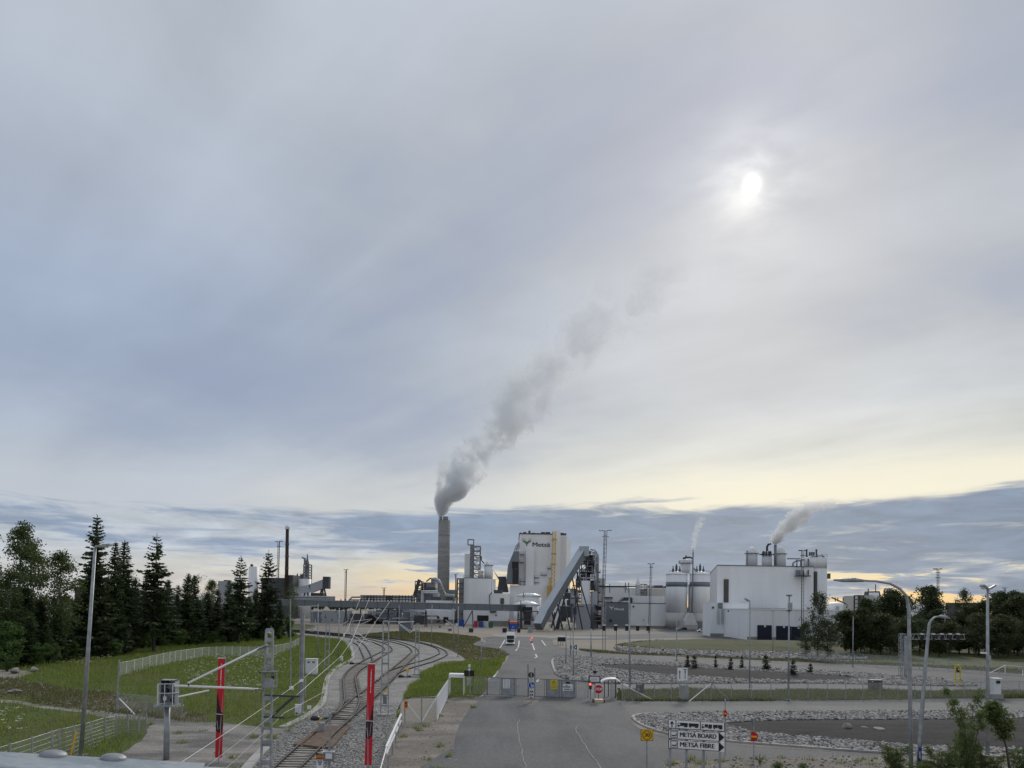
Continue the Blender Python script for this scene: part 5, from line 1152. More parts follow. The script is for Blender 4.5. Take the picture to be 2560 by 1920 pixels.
mast('floodlight mast beside the slim black chimney', 697, 1354, 300, 0.7, 1.3, (1366,), 0.16)
mast('far floodlight mast beyond the bent end of the pipe rack', 865, 1424, 420, 0.9, 1.2, (1430,), 0.22)
mast('small far floodlight mast behind the pipe rack', 960, 1470, 430, 0.8, 1.2, (1476,), 0.2)
mast('small far floodlight mast above the dark tree tops', 2512, 1470, 380, 0.6, 1.0, (1476,), 0.18)

# --- fences
def fence(label, tops, bases, m, every=True, wires=0, name='fence', pr=0.03, post_m=None, group=None, h=None):
    n = len(tops); o = thing(name, label, 'fence', bases[0], group); post_m = post_m or M['galv']
    mb = MB(); uv = []; u = 0.0
    for i in range(n - 1):
        a, b, c, d = bases[i], bases[i + 1], tops[i + 1], tops[i]; L = (b - a).length
        if m is not None:
            mb.face([a, b, c, d]); uv += [(u, 0), (u + L, 0), (u + L, (c - b).length), (u, (d - a).length)]; u += L
        if wires:
            for k in range(wires):
                t = k / (wires - 1); MB().tube(a.lerp(d, t), b.lerp(c, t), 0.007 if 0 < k < wires - 1 else 0.014, n=5).build('wire', M['galv'], o)
        else: MB().tube(d, c, 0.02, n=5).build('top_wire', M['galv'], o)
    if m is not None: mb.uv = uv; mb.build('mesh_panel', m, o)
    for a, d in zip(bases, tops): MB().tube(a, d + (d - a).normalized() * 0.06, pr, n=7).build('post', post_m, o)
    return o
def px_fence(label, pts, h, m, **kw):
    bases = [P(x, y) for x, y in pts]; return fence(label, [b + UP * h for b in bases], bases, m, **kw)
bt = [(-60, 1886, 1990), (25, 1861, 1962), (80, 1845, 1937), (130, 1829, 1915), (148, 1824, 1907), (183, 1816, 1890), (228, 1805, 1868), (262, 1794, 1857), (290, 1790, 1845), (320, 1788, 1839), (347, 1787, 1837), (366, 1786, 1836)]
bases = [P(x, b) for x, t, b in bt]; tops = [Q(x, t, P(x, b).y) for x, t, b in bt]
fence('green grey wire panel fence with horizontal wires beside the near meadow', tops, bases, M['wire_panel'], wires=8, pr=0.05)
px_fence('long pale chain link fence along the forest edge', [(298, 1691), (316, 1687), (336, 1682), (356, 1677), (374, 1671), (391, 1667), (408, 1663), (424, 1659), (438, 1656), (452, 1653), (466, 1651), (485, 1648), (505, 1645), (522, 1643), (540, 1642), (560, 1641), (580, 1641), (600, 1641), (622, 1641), (645, 1641), (668, 1640), (690, 1637), (710, 1632), (726, 1628), (738, 1621), (747, 1614)], 1.6, M['fine_mesh'], pr=0.035, post_m=M['white'])
px_fence('short chain link fence at the corner of the dirt path', [(296, 1778), (364, 1786), (410, 1792), (455, 1797)], 1.45, M['chain'], pr=0.045)
o = thing('fence_corner_post', 'tall bent corner post with a white brace on the bare earth', 'post', P(295, 1778))
MB().path([P(294, 1779), Q(294, 1730, P(294, 1779).y), Q(299, 1649, P(294, 1779).y)], [0.09, 0.075, 0.06], 8).build('shaft', M['galv'], o)
MB().tube(Q(298, 1746, P(294, 1779).y), P(338, 1787), 0.045).build('brace', M['white'], o)
o = thing('barrier_boom', 'white boom barrier pole with orange bands lying beside the dirt path', 'barrier', P(345, 1801))
a, b = Q(338, 1802, 56), Q(458, 1763, 62)
for k in range(6): MB().tube(a.lerp(b, k / 6), a.lerp(b, (k + 1) / 6), 0.055).build('band', M['orange' if k == 3 else 'white'], o)
MB().bar(a.lerp(b, 0.12) + UP * 0.0, Vector((a.lerp(b, 0.12).x, a.lerp(b, 0.12).y, 0)), 0.09).build('support', M['galv'], o)
# verge fence right of the gate
vx = [1555, 1596, 1636, 1678, 1718, 1760, 1778, 1828, 1879, 1927, 1972, 2020, 2068, 2114, 2157, 2200, 2245, 2287, 2327, 2365, 2410, 2452, 2500, 2548, 2600, 2660, 2720]
px_fence('thin wire fence along the grass verge beside the pale side road', [(x, 1753 - max(0, x - 2150) * 0.022) for x in vx], 1.75, M['chain'], pr=0.035)
o = thing('fence_brace', 'white pair of sloping braces at the verge fence by the arrow board', 'fence brace', P(1777, 1753)); Y = P(1777, 1753).y
MB().tube(Q(1777, 1709, Y), P(1721, 1755), 0.05).build('strut', M['white'], o); MB().tube(Q(1779, 1709, Y), P(1826, 1752), 0.04).build('strut', M['galv'], o)
o = thing('fence_brace', 'long white brace sloping from the curved shelter to the verge', 'fence brace', P(1637, 1753)); Y = P(1600, 1752).y
MB().tube(Q(1552, 1709, Y), P(1638, 1753), 0.045).build('strut', M['white'], o)
rx = [(1996, 1650), (2028, 1653), (2060, 1656), (2093, 1659), (2124, 1661), (2158, 1664), (2192, 1667), (2227, 1669), (2262, 1671), (2298, 1673), (2334, 1675), (2371, 1677), (2410, 1681), (2451, 1683), (2498, 1686), (2514, 1686), (2557, 1689), (2610, 1693), (2660, 1697)]
px_fence('grey mesh fence along the far road in front of the dark trees', rx, 1.9, M['chain'], pr=0.04)
o = thing('fence_gate', 'pale framed pedestrian gate in the far fence', 'gate', P(2530, 1688)); Y = P(2530, 1688).y
f = MB(); a, b = Q(2513, 1663, Y), Q(2557, 1667, Y); f.bar(a, b, 0.1); f.bar(a, P(2513, 1688), 0.1); f.bar(b, P(2557, 1690), 0.1); f.bar(a, Q(2460, 1690, Y), 0.07); f.build('frame', M['wall_pale'], o)
# guard fence at the bridge foot right of the tracks
o = thing('guard_fence', 'low mesh guard fence with white rails dropping towards the tracks', 'fence', P(1003, 1800))
a0, a1 = P(1003, 1815), P(958, 1965); t0, t1 = Q(1003, 1786, a0.y), Q(966, 1868, P(966, 1925).y); t2 = Q(950, 1925, a1.y)
mb = MB(); mb.face([a1, a0, t0, t1, t2]); mb.uv = [(0, 0), ((a1 - a0).length, 0), ((a1 - a0).length, 1.4), (4, 1.4), (0, 1.4)]; mb.build('mesh_panel', M['wire_panel'], o)
MB().bar(t0, t1, 0.12).build('rail', M['white'], o); MB().bar(t0 - UP * 0.45, t1 - UP * 0.35, 0.1).build('rail', M['white'], o); MB().tube(t1, t2, 0.05).build('rail', M['galv'], o)
for k in range(6):
    p = a1.lerp(a0, k / 5); MB().tube(p, Vector((p.x, p.y, (t2.lerp(t0, k / 5)).z)), 0.04).build('post', M['galv'], o)
# braced fence with orange sign
o = thing('braced_fence', 'curved mesh fence section with V braces between ballast and shoulder', 'fence', P(1054, 1809))
px = [(1012, 1808, 1750), (1030, 1810, 1745), (1054, 1809, 1743), (1075, 1806, 1742), (1091, 1801, 1741)]
bs_ = [P(x, b) for x, b, t in px]; tp = [Q(x, t, P(x, b).y) for x, b, t in px]; mb = MB(); uv = []
for i in range(4):
    mb.face([bs_[i], bs_[i + 1], tp[i + 1], tp[i]]); uv += [(i, 0), (i + 1, 0), (i + 1, 1.6), (i, 1.6)]
    MB().tube(tp[i], tp[i + 1], 0.02, n=5).build('top_wire', M['galv'], o)
mb.uv = uv; mb.build('mesh_panel', M['chain'], o)
for i in (0, 2, 4): MB().tube(bs_[i], tp[i], 0.05).build('post', M['galv'], o)
MB().tube(tp[0], bs_[2] + UP * 0.1, 0.035).build('brace', M['white'], o); MB().tube(tp[4] - UP * 0.1, bs_[2] + UP * 0.1, 0.05).build('brace', M['white'], o)
c = MB().cube(Q(1015, 1761, bs_[0].y - 0.15), 0.26, 0.03, 0.55).build('warning_plate', M['orange'], o)
MB().cube(Q(1015, 1758, bs_[0].y - 0.18), 0.10, 0.02, 0.16).build('mark', M['black'], c); MB().cube(Q(1015, 1765, bs_[0].y - 0.18), 0.14, 0.02, 0.08).build('mark', M['black'], c)
# white picket fence beside the gate shelter
o = thing('picket_fence', 'white slatted fence panel running back to the gate shelter', 'fence', P(1105, 1775))
a0, a1 = P(1092, 1803), P(1119, 1745); t0, t1 = Q(1090, 1742, a0.y), Q(1120, 1698, a1.y)
for k in range(30):
    t = k / 29; p, q = a0.lerp(a1, t), t0.lerp(t1, t); MB().bar(p, q, 0.05, 0.03).build('picket', M['white'], o)
for t in (0.08, 0.92): MB().bar(a0.lerp(t0, t), a1.lerp(t1, t), 0.05, 0.05).build('rail', M['white'], o)

# --- the gate
GY = P(1330, 1743).y
def gpt(x, y): return Q(x, y, GY)
def gate_leaf(label, panels, x0, x1, yt0, yt1, yb0, yb1):
    o = thing('sliding_gate', label, 'gate', Vector((gpt(x0, yb0).x, GY, 0)), 'sliding gate leaves')
    yt = lambda x: yt0 + (yt1 - yt0) * (x - x0) / (x1 - x0); yb = lambda x: yb0 + (yb1 - yb0) * (x - x0) / (x1 - x0)
    for n in ('top', 'bottom'):
        f = yt if n == 'top' else yb; MB().bar(gpt(x0, f(x0)), gpt(x1, f(x1)), 0.07, 0.07).build('frame_rail', M['steel'], o)
    for a, b, kind in panels:
        for x in (a, b): MB().bar(gpt(x, yt(x)), gpt(x, yb(x)), 0.07).build('frame_post', M['steel'], o)
        if kind == 'picket':
            n = max(5, int((b - a) / 3.0))
            for k in range(1, n):
                x = a + (b - a) * k / n; MB().bar(gpt(x, yt(x)), gpt(x, yb(x)), 0.03).build('picket', M['galv'], o)
        else: MB().prism([gpt(a, yt(a)), gpt(b, yt(b)), gpt(b, yb(b)), gpt(a, yb(a))], (0, 0.03, 0)).build('sheet_panel', M['galv'], o)
    return o
gl = gate_leaf('grey sliding gate leaf with white stripes on one sheet', [(1183, 1217, 'picket'), (1219, 1250, 'picket'), (1254, 1287, 'sheet'), (1290, 1322, 'picket')], 1183, 1322, 1692, 1697, 1735, 1740)
for k in range(5): MB().prism([gpt(1257.5 + k * 3.7, 1697.5) - Vector((0, 0.05, 0)), gpt(1260 + k * 3.7, 1697.6) - Vector((0, 0.05, 0)), gpt(1260 + k * 3.7, 1721) - Vector((0, 0.05, 0)), gpt(1257.5 + k * 3.7, 1721) - Vector((0, 0.05, 0))], (0, 0.02, 0)).build('white_stripe', M['white'], gl)
for k in range(3): MB().cube(gpt(1236 + k * 3.2, 1706) - Vector((0, 0.06, 0)), 0.09, 0.02, 0.22).build('label_strip', paint('pale_cyan', (0.25, 0.55, 0.65)), gl)
gr = gate_leaf('grey sliding gate leaf with yellow and white notices', [(1337, 1362, 'picket'), (1366, 1400, 'sheet'), (1403, 1437, 'sheet'), (1440, 1470, 'picket')], 1337, 1470, 1697, 1702, 1740, 1746)
s = MB().prism([gpt(1376, 1699.5) - Vector((0, .06, 0)), gpt(1393.5, 1700) - Vector((0, .06, 0)), gpt(1393.5, 1723.5) - Vector((0, .06, 0)), gpt(1376, 1723) - Vector((0, .06, 0))], (0, 0.02, 0)).build('yellow_notice', M['yellow'], gr)
tri = MB()
ta, tb, tc = gpt(1384.3, 1701) - Vector((0, .075, 0)), gpt(1389, 1707.5) - Vector((0, .075, 0)), gpt(1379.8, 1707.3) - Vector((0, .075, 0))
for p, q in ((ta, tb), (tb, tc), (tc, ta)): tri.bar(p, q, 0.035, 0.02)
tri.bar(gpt(1384.3, 1703.5) - Vector((0, .075, 0)), gpt(1384.3, 1706) - Vector((0, .075, 0)), 0.03, 0.02); tri.build('warning_mark', M['black'], s)
for k in range(3): MB().cube(gpt(1384.5, 1712 + k * 3.2) - Vector((0, .072, 0)), 0.5, 0.01, 0.035).build('text_line', M['steel'], s)
s = MB().prism([gpt(1407, 1710) - Vector((0, .06, 0)), gpt(1431.5, 1710.6) - Vector((0, .06, 0)), gpt(1431.5, 1727.4) - Vector((0, .06, 0)), gpt(1407, 1727) - Vector((0, .06, 0))], (0, 0.02, 0)).build('white_notice', M['white'], gr)
for yy, w in ((1713, 0.3), (1716, 0.75), (1718, 0.75), (1722.3, 0.55), (1724.3, 0.55)): MB().cube(gpt(1417, yy) - Vector((0, .075, 0)), w, 0.01, 0.045).build('text_line', M['steel_dark'], s)
MB().cube(gpt(1427.5, 1723.5) - Vector((0, .075, 0)), 0.08, 0.01, 0.16).build('mark', M['black'], s)
MB().prism([gpt(1414.5, 1704.5) - Vector((0, .06, 0)), gpt(1424.5, 1704.8) - Vector((0, .06, 0)), gpt(1424.5, 1709) - Vector((0, .06, 0)), gpt(1414.5, 1708.8) - Vector((0, .06, 0))], (0, 0.02, 0)).build('name_plate', M['black'], gr)
# posts and shelters at both ends
o = thing('gate_shelter', 'flat white roofed cage at the railway end of the gate', 'gate shelter', Vector((gpt(1140, 1742).x, GY, 0)))
r = MB(); a, b, c, d = gpt(1122, 1685), gpt(1160, 1686), gpt(1160, 1694.5), gpt(1122, 1693.5); r.prism([a, b, c, d], (0, 1.3, 0.0)); r.build('roof', M['snow_roof'], o)
for x in (1122.5, 1159):
    for dy in (0, 1.3): MB().bar(gpt(x, 1693) + Vector((0, dy, 0)), Vector((gpt(x, 1741).x, GY + dy, 0)), 0.09).build('post', M['wall_pale'], o)
MB().bar(gpt(1121, 1741), gpt(1165, 1742), 0.12).build('sill', M['wall_pale'], o)
for k in range(1, 6): MB().bar(gpt(1122 + k * 6.2, 1695) + Vector((0, 0.9, 0)), gpt(1122 + k * 6.2, 1738) + Vector((0, 0.9, 0)), 0.04).build('bar', M['steel'], o)
o = thing('gate_shelter', 'cage with a curved white roof beside the stop sign', 'gate shelter', Vector((gpt(1530, 1750).x, GY + 0.5, 0)))
r = MB(); cc = gpt(1527, 1706); half = (gpt(1552, 1706) - gpt(1503, 1706)).x / 2
arc = [Vector((cc.x + half * 0.45 * math.sin(a) * 0, 0, 0)) for a in (0,)]
prof = [(-half, 0.0), (-half * 0.8, 0.17), (-half * 0.45, 0.31), (0, 0.37), (half * 0.55, 0.37), (half, 0.06), (half, 0.0), (half * 0.5, 0.30), (0, 0.30), (-half * 0.45, 0.24), (-half * 0.78, 0.11), (-half * 0.95, -0.03)]
r.prism([Vector((cc.x + x, GY, cc.z + z)) for x, z in prof], (0.1, 1.4, 0.0)); r.build('roof', M['snow_roof'], o)
for x, dy in ((1511, 0), (1525, 1.2), (1540, 0.1), (1543, 1.3)): MB().bar(gpt(x, 1704) + Vector((0, dy, 0)), Vector((gpt(x, 1750).x, GY + dy, 0)), 0.08).build('post', M['steel_dark'], o)
for k in range(5): MB().bar(gpt(1526 + k * 3, 1706), gpt(1526 + k * 3, 1749), 0.035).build('bar', M['steel'], o)
MB().cube(gpt(1547, 1722), 0.25, 0.2, 0.15).build('lock_box', M['black'], o); MB().cube(gpt(1513, 1749), 0.5, 0.4, 0.12).build('footing', M['concrete'], o)
o = thing('camera_post', 'post with camera and two black loudspeaker boxes by the flat roofed cage', 'camera post', Vector((gpt(1175, 1742).x, GY, 0)))
m = MB(); m.tube(Vector((gpt(1176, 1742).x, GY - 0.3, 0)), gpt(1174, 1664) - Vector((0, .3, 0)), 0.06); m.build('pole', M['galv'], o)
MB().cube(gpt(1174, 1664) - Vector((0, .3, 0)), 0.22, 0.3, 0.22).build('camera', M['wall_pale'], o)
for dx in (-7.5, 6.5): MB().cube(gpt(1174 + dx, 1682) - Vector((0, .3, 0)), 0.45, 0.3, 0.6).build('loudspeaker', M['black'], o)
MB().cube(gpt(1174, 1673) - Vector((0, .5, 0)), 0.18, 0.18, 0.2).build('flood_lamp', M['white'], o)
MB().cube(gpt(1173, 1703) - Vector((0, .4, 0)), 0.42, 0.3, 0.75).build('card_box', M['galv'], o); MB().cube(Vector((gpt(1180, 1742).x, GY - .4, 0.06)), 1.0, 0.6, 0.12).build('footing', M['concrete'], o)
# centre island: mirror, keep right sign, striped post
o = thing('keep_right_sign', 'round blue keep right arrow sign above a striped post at the gate centre', 'road sign', P(1328, 1759)); Ys = P(1328, 1757).y
m = MB(); m.tube(P(1328, 1759), Q(1328, 1682, Ys), 0.045); m.build('post', M['galv'], o)
def disc(mb, c, r, th=0.03, n=28, sq=None): mb.prism([c + Vector((r * math.cos(2 * math.pi * k / n + (sq or 0)), 0, r * math.sin(2 * math.pi * k / n + (sq or 0)))) for k in range(n)], (0, th, 0)); return mb
c = Q(1329, 1712.5, Ys) - Vector((0, .08, 0)); disc(MB(), c, 0.33).build('rim', M['white'], o)
pl = disc(MB(), c - Vector((0, .015, 0)), 0.30, 0.01).build('plate', M['blue'], o)
ar = MB(); d1, d2 = Vector((-0.13, 0, 0.15)), Vector((0.14, 0, -0.14)); cc = c - Vector((0, .03, 0)); ar.bar(cc + d1, cc + d2, 0.075, 0.01, up=(0, 1, 0)); ar.bar(cc + d2 + Vector((0.03, 0, -0.02)), cc + Vector((0.13, 0, 0.06)), 0.07, 0.01, up=(0, 1, 0)); ar.bar(cc + d2 + Vector((0.02, 0, -0.03)), cc + Vector((-0.06, 0, -0.13)), 0.07, 0.01, up=(0, 1, 0)); ar.build('arrow', M['white'], pl)
for k in range(5): MB().cube(Q(1328.5, 1724.5 + k * 4.2, Ys) - Vector((0, .07, 0)), 0.28, 0.05, 0.165).build('stripe', M['white' if k % 2 == 0 else 'navy'], o)
MB().cube(Q(1328, 1745, Ys), 0.2, 0.2, 0.25).build('foot_box', M['black'], o)
c = Q(1328, 1687.5, Ys) - Vector((0, .02, 0)); disc(MB(), c, 0.27, 0.08).build('mirror_back', M['black'], o); disc(MB(), c - Vector((0, .01, 0.02)), 0.2, 0.01).build('mirror', M['glass'], o)
for x, yt in ((1320, 1661), (1337, 1669)):
    q = thing('gate_guide_post', 'slender guide post behind the mirror, the %s one' % ('taller' if x == 1320 else 'shorter'), 'post', P(x, 1750)); MB().tube(P(x, 1750), Q(x, yt, P(x, 1750).y), 0.05).build('shaft', M['steel'], q)
    MB().cube(P(x, 1750) + UP * 0.1, 0.35, 0.5, 0.2).build('foot', M['concrete'], q)
# stop sign, signal and information board
o = thing('stop_sign', 'red octagonal STOP sign on a cream block with red ends', 'road sign', P(1496, 1759)); Ys = P(1496, 1757).y
MB().tube(P(1496, 1756), Q(1496, 1716, Ys), 0.03).build('post', M['steel_dark'], o)
c = Q(1496, 1723, Ys) - Vector((0, .06, 0)); disc(MB(), c, 0.46, 0.03, 8, math.pi / 8).build('rim', M['white'], o); pl = disc(MB(), c - Vector((0, .012, 0)), 0.425, 0.008, 8, math.pi / 8).build('plate', M['sign_red'], o)
text('STOP', 0.36, M['white'], o, c - Vector((0, .03, 0)), (1, 0, 0), UP, fit=0.66, fat=0.012)
xa, xb = Q(1482, 1755, Ys).x, Q(1511, 1755, Ys).x; zt = Q(1496, 1750.5, Ys).z
MB().box(xa, xb, Ys - 0.35, Ys + 0.35, 0.0, zt + 0.1).build('base_block', M['cream'], o)
for s_ in (xa - 0.01, xb - 0.13): MB().box(s_, s_ + 0.14, Ys - 0.36, Ys + 0.36, 0.0, zt + 0.11).build('red_end', M['rust'], o)
def glowing(name, c, e):
    m = paint(name, c); b = m.node_tree.nodes['Principled BSDF']; b.inputs['Emission Color'].default_value = tuple(c) + (1,); b.inputs['Emission Strength'].default_value = e; return m
RED_LAMP = glowing('red_signal_lamp', (1.0, 0.10, 0.05), 2.2)
o = thing('traffic_signal', 'small traffic signal showing red beside the stop sign', 'traffic light', P(1476, 1750)); Ys = P(1476, 1750).y
MB().tube(P(1476, 1750), Q(1476, 1700, Ys), 0.06).build('post', M['galv'], o)
hd = MB().cube(Q(1475.5, 1715, Ys) - Vector((0, .12, 0)), 0.26, 0.18, 0.58).build('housing', M['black'], o)
disc(MB(), Q(1475, 1710, Ys) - Vector((0, .24, 0)), 0.11, 0.02, 16).build('red_lens', RED_LAMP, hd)
MB().cube(Q(1483, 1709, Ys) - Vector((0, .1, 0)), 0.3, 0.03, 0.12).build('tag', M['sign_red'], o)
MB().bar(Q(1478, 1729, Ys) - Vector((0, .2, 0)), Q(1486, 1725, Ys) - Vector((0, .2, 0)), 0.14, 0.14).build('camera', M['wall_pale'], o)
o = thing('info_board', 'white information board in a thick black frame above the red signal', 'sign board', P(1487, 1748)); Ys = P(1487, 1748).y
MB().tube(P(1487.5, 1748), Q(1487.5, 1676, Ys), 0.05).build('post', M['galv'], o)
a, b = Q(1471.5, 1689, Ys), Q(1500.5, 1707, Ys)
f = MB().box(a.x, b.x, Ys - 0.12, Ys - 0.05, b.z, a.z).build('frame', M['black'], o); w = MB().box(a.x + 0.1, b.x - 0.1, Ys - 0.135, Ys - 0.122, b.z + 0.09, a.z - 0.09).build('panel', M['wall_pale'], o)
for k in range(3): MB().box(a.x + 0.22, b.x - 0.35, Ys - 0.145, Ys - 0.138, a.z - 0.24 - k * 0.13, a.z - 0.22 - k * 0.13).build('text_line', M['steel'], w)
MB().cube(Q(1487, 1679.5, Ys), 0.32, 0.25, 0.26).build('control_box', M['black'], o)
o = thing('notice_board', 'dark navy notice board with white lines beside the verge', 'sign board', P(1600, 1752)); Ys = P(1600, 1752).y
a, b = Q(1590, 1708, Ys), Q(1610, 1731.5, Ys); w = MB().box(a.x, b.x, Ys - 0.04, Ys, b.z, a.z).build('panel', M['navy'], o)
for k, ww in enumerate((0.5, 0.3, 0.32, 0.3)): MB().box(a.x + 0.08, a.x + 0.08 + ww, Ys - 0.05, Ys - 0.042, a.z - (0.14, 0.52, 0.63, 0.74)[k], a.z - (0.08, 0.49, 0.6, 0.71)[k]).build('text_line', M['wall_pale'], w)
MB().box(b.x - 0.26, b.x - 0.1, Ys - 0.05, Ys - 0.042, b.z + 0.24, b.z + 0.32).build('red_mark', M['red'], w)
for x in (1592, 1608): MB().tube(P(x, 1752), Q(x, 1731, Ys), 0.03).build('post', M['galv'], o)
# arrow board on concrete block
o = thing('arrow_board', 'white board with two black up arrows on a tall concrete block', 'road sign', P(1711, 1753)); Ys = P(1711, 1753).y
a, b = Q(1702, 1713, Ys), Q(1722, 1753, Ys); MB().box(a.x, b.x, Ys, Ys + 0.7, 0, a.z).build('concrete_block', M['concrete'], o)
a, b = Q(1695, 1670, Ys), Q(1720, 1702, Ys); w = MB().box(a.x, b.x, Ys + 0.2, Ys + 0.24, b.z, a.z).build('plate', M['white'], o)
for x in (1700.5, 1714):
    ar = MB(); p, q = Q(x, 1698, Ys) + Vector((0, .19, 0)), Q(x, 1680, Ys) + Vector((0, .19, 0)); ar.bar(p, q, 0.06, 0.01, up=(0, 1, 0)); ar.prism([q + Vector((-0.1, 0, -0.05)), q + Vector((0.1, 0, -0.05)), q + Vector((0, 0, 0.16))], (0, 0.01, 0)); ar.build('arrow', M['black'], w)
MB().cube(Q(1714, 1674.5, Ys) + Vector((0, .19, 0)), 0.34, 0.01, 0.08).build('name_strip', M['steel_dark'], w)
for x in (1704, 1712, 1718): MB().bar(Q(x, 1713, Ys) + Vector((0, .25, 0)), Q(x, 1700, Ys) + Vector((0, .25, 0)), 0.06).build('post', M['galv'], o)
# far white arrow board
o = thing('arrow_board', 'small white far board with black lane arrows near the red barrier lamp', 'road sign', P(1434, 1640)); Ys = P(1434, 1640).y
a, b = Q(1423, 1610, Ys), Q(1445, 1626, Ys); w = MB().box(a.x, b.x, Ys - 0.05, Ys, b.z, a.z).build('plate', M['white'], o)
for p, q in (((1428, 1623), (1428, 1613)), ((1434, 1618), (1441, 1612)), ((1434, 1618), (1441, 1624)), ((1441, 1612), (1441, 1624))): MB().bar(Q(*p, Ys) - Vector((0, .06, 0)), Q(*q, Ys) - Vector((0, .06, 0)), 0.16, 0.02, up=(0, 1, 0)).build('arrow', M['black'], w)
for x in (1427, 1441): MB().tube(P(x, 1640), Q(x, 1626, Ys), 0.06).build('post', M['galv'], o)

# --- direction signs at the near right
SY = P(1740, 1925).y
def spt(x, y, d=0.0):                                   # the board stands a little askew: right end nearer
    Yq = SY - (x - 1670) / 142 * 0.5; return Q(x, y, Yq - d)
o = thing('direction_sign', 'black and white truck direction sign with two factory arrows on four posts', 'road sign', P(1740, 1925))
for x in (1676, 1717, 1760, 1801): MB().bar(Vector((spt(x, 1900).x, spt(x, 1900).y + 0.07, 0)), spt(x, 1815) + Vector((0, 0.07, 0)), 0.13, 0.07).build('post', M['galv'], o)
def board(tl, tr, br, bl, name):
    cx, cy = sum(p[0] for p in (tl, tr, br, bl)) / 4, sum(p[1] for p in (tl, tr, br, bl)) / 4
    sh = lambda p, k: (p[0] + (1 if p[0] < cx else -1) * k, p[1] + (1 if p[1] < cy else -1) * k)
    b = MB().prism([spt(*p) for p in (tl, tr, br, bl)], (0, 0.04, 0)).build(name, M['black'], o)
    MB().prism([spt(*sh(p, 1.6), 0.012) for p in (tl, tr, br, bl)], (0, 0.01, 0)).build('face', M['white'], b)
    return b
xd = (spt(1800, 1850) - spt(1680, 1850)); xd.z = 0; xd.normalize()
b1 = board((1670, 1798), (1812, 1806.5), (1812, 1829), (1670, 1820.5), 'truck_panel')
MB().bar(spt(1690, 1800, .03), spt(1690, 1821, .03), 0.035, 0.01, up=(0, 1, 0)).build('divider', M['black'], b1); MB().bar(spt(1751, 1804, .03), spt(1751, 1825, .03), 0.035, 0.01, up=(0, 1, 0)).build('divider', M['black'], b1)
ar = MB(); ar.bar(spt(1680, 1818, .03), spt(1680, 1804, .03), 0.05, 0.01, up=(0, 1, 0)); ar.bar(spt(1680, 1803.5, .03), spt(1676, 1810, .03), 0.05, 0.01, up=(0, 1, 0)); ar.bar(spt(1680, 1803.5, .03), spt(1684, 1810, .03), 0.05, 0.01, up=(0, 1, 0)); ar.build('up_arrow', M['black'], b1)
def truck_mark(x, logs):
    y = lambda xx: 1806.3 + (xx - 1693) * 0.06
    t = MB(); R4 = lambda a, b, c, d: t.prism([spt(a, y(a) + c, .03), spt(b, y(b) + c, .03), spt(b, y(b) + d, .03), spt(a, y(a) + d, .03)], (0, 0.008, 0))
    R4(x, x + 6.5, 6, 8); R4(x + 1, x + 2.2, 1.2, 6); R4(x + 1, x + 6, 0.6, 1.8)
    L = [(x + 8, x + 16), (x + 17.5, x + 26), (x + 29, x + 40), (x + 41, x + 52)] if logs else [(x + 7, x + 26), (x + 28.5, x + 53)]
    for a, b in L: R4(a, b, 0.0, 6.2)
    R4(x + 6, x + 26, 6.6, 8); R4(x + 28.5, x + 52, 6.6, 8)
    for wx in (x + 3, x + 19, x + 23, x + 32, x + 46, x + 50): disc(t, spt(wx, y(wx) + 8.6, .03), 0.05, 0.008, 12)
    t.build('truck_pictogram', M['black'], b1)
truck_mark(1693.5, False); truck_mark(1754, True)
for k, (yt, word) in enumerate(((1824, 'METSÄ BOARD'), (1848.5, 'METSÄ FIBRE'))):
    sl = 0.06; yy = lambda x: yt + (x - 1671) * sl
    b2 = board((1671, yy(1671)), (1798, yy(1798)), (1798, yy(1798) + 22.5), (1671, yy(1671) + 22.5), 'name_panel')
    MB().prism([spt(1798, yy(1798), -.0), spt(1811, yy(1811), 0), spt(1811, yy(1811) + 23.5, 0), spt(1798, yy(1798) + 23.5, 0)], (0, 0.04, 0)).build('arrow_ground', M['white'], b2)
    MB().prism([spt(1798, yy(1798), .015), spt(1811, yy(1811) + 11.3, .015), spt(1798, yy(1798) + 23, .015)], (0, 0.01, 0)).build('arrow_point', M['black'], b2)
    fr = MB(); q = [(1677, yy(1677) + 3), (1694, yy(1694) + 3), (1694, yy(1694) + 18.5), (1677, yy(1677) + 18.5)]
    for i in range(4): fr.bar(spt(*q[i], .028), spt(*q[(i + 1) % 4], .028), 0.03, 0.008, up=(0, 1, 0))
    for i in range(4): fr.prism([spt(1679.5 + i * 2.6, yy(1680 + i * 2.6) + 12.2, .028), spt(1682.1 + i * 2.6, yy(1682 + i * 2.6) + 13.2, .028), spt(1682.1 + i * 2.6, yy(1682 + i * 2.6) + 15.2, .028), spt(1679.5 + i * 2.6, yy(1680 + i * 2.6) + 15.2, .028)], (0, 0.008, 0))
    fr.bar(spt(1690.8, yy(1691) + 15, .028), spt(1690.8, yy(1691) + 7, .028), 0.03, 0.008, up=(0, 1, 0)); fr.build('factory_mark', M['black'], b2)
    x0, x1 = 1700, (1790.5 if k == 0 else 1786)
    pa, pb = spt(x0, yy(x0) + 11, .03), spt(x1, yy(x1) + 11, .03); d = (pb - pa)
    text(word, 0.36, M['black'], b2, (pa + pb) / 2 - UP * 0.0, d, UP, fit=d.length, fat=0.012)
o = thing('speed_sign', 'yellow square sign with a black 30 in a circle', 'road sign', P(1617, 1935)); Ys = P(1617, 1935).y
MB().tube(P(1617, 1935), Q(1617, 1825, Ys), 0.035).build('post', M['galv'], o)
a, b = Q(1601.5, 1822.5, Ys), Q(1632, 1851.5, Ys); pl = MB().box(a.x, b.x, Ys - 0.09, Ys - 0.05, b.z, a.z).build('edge', M['black'], o)
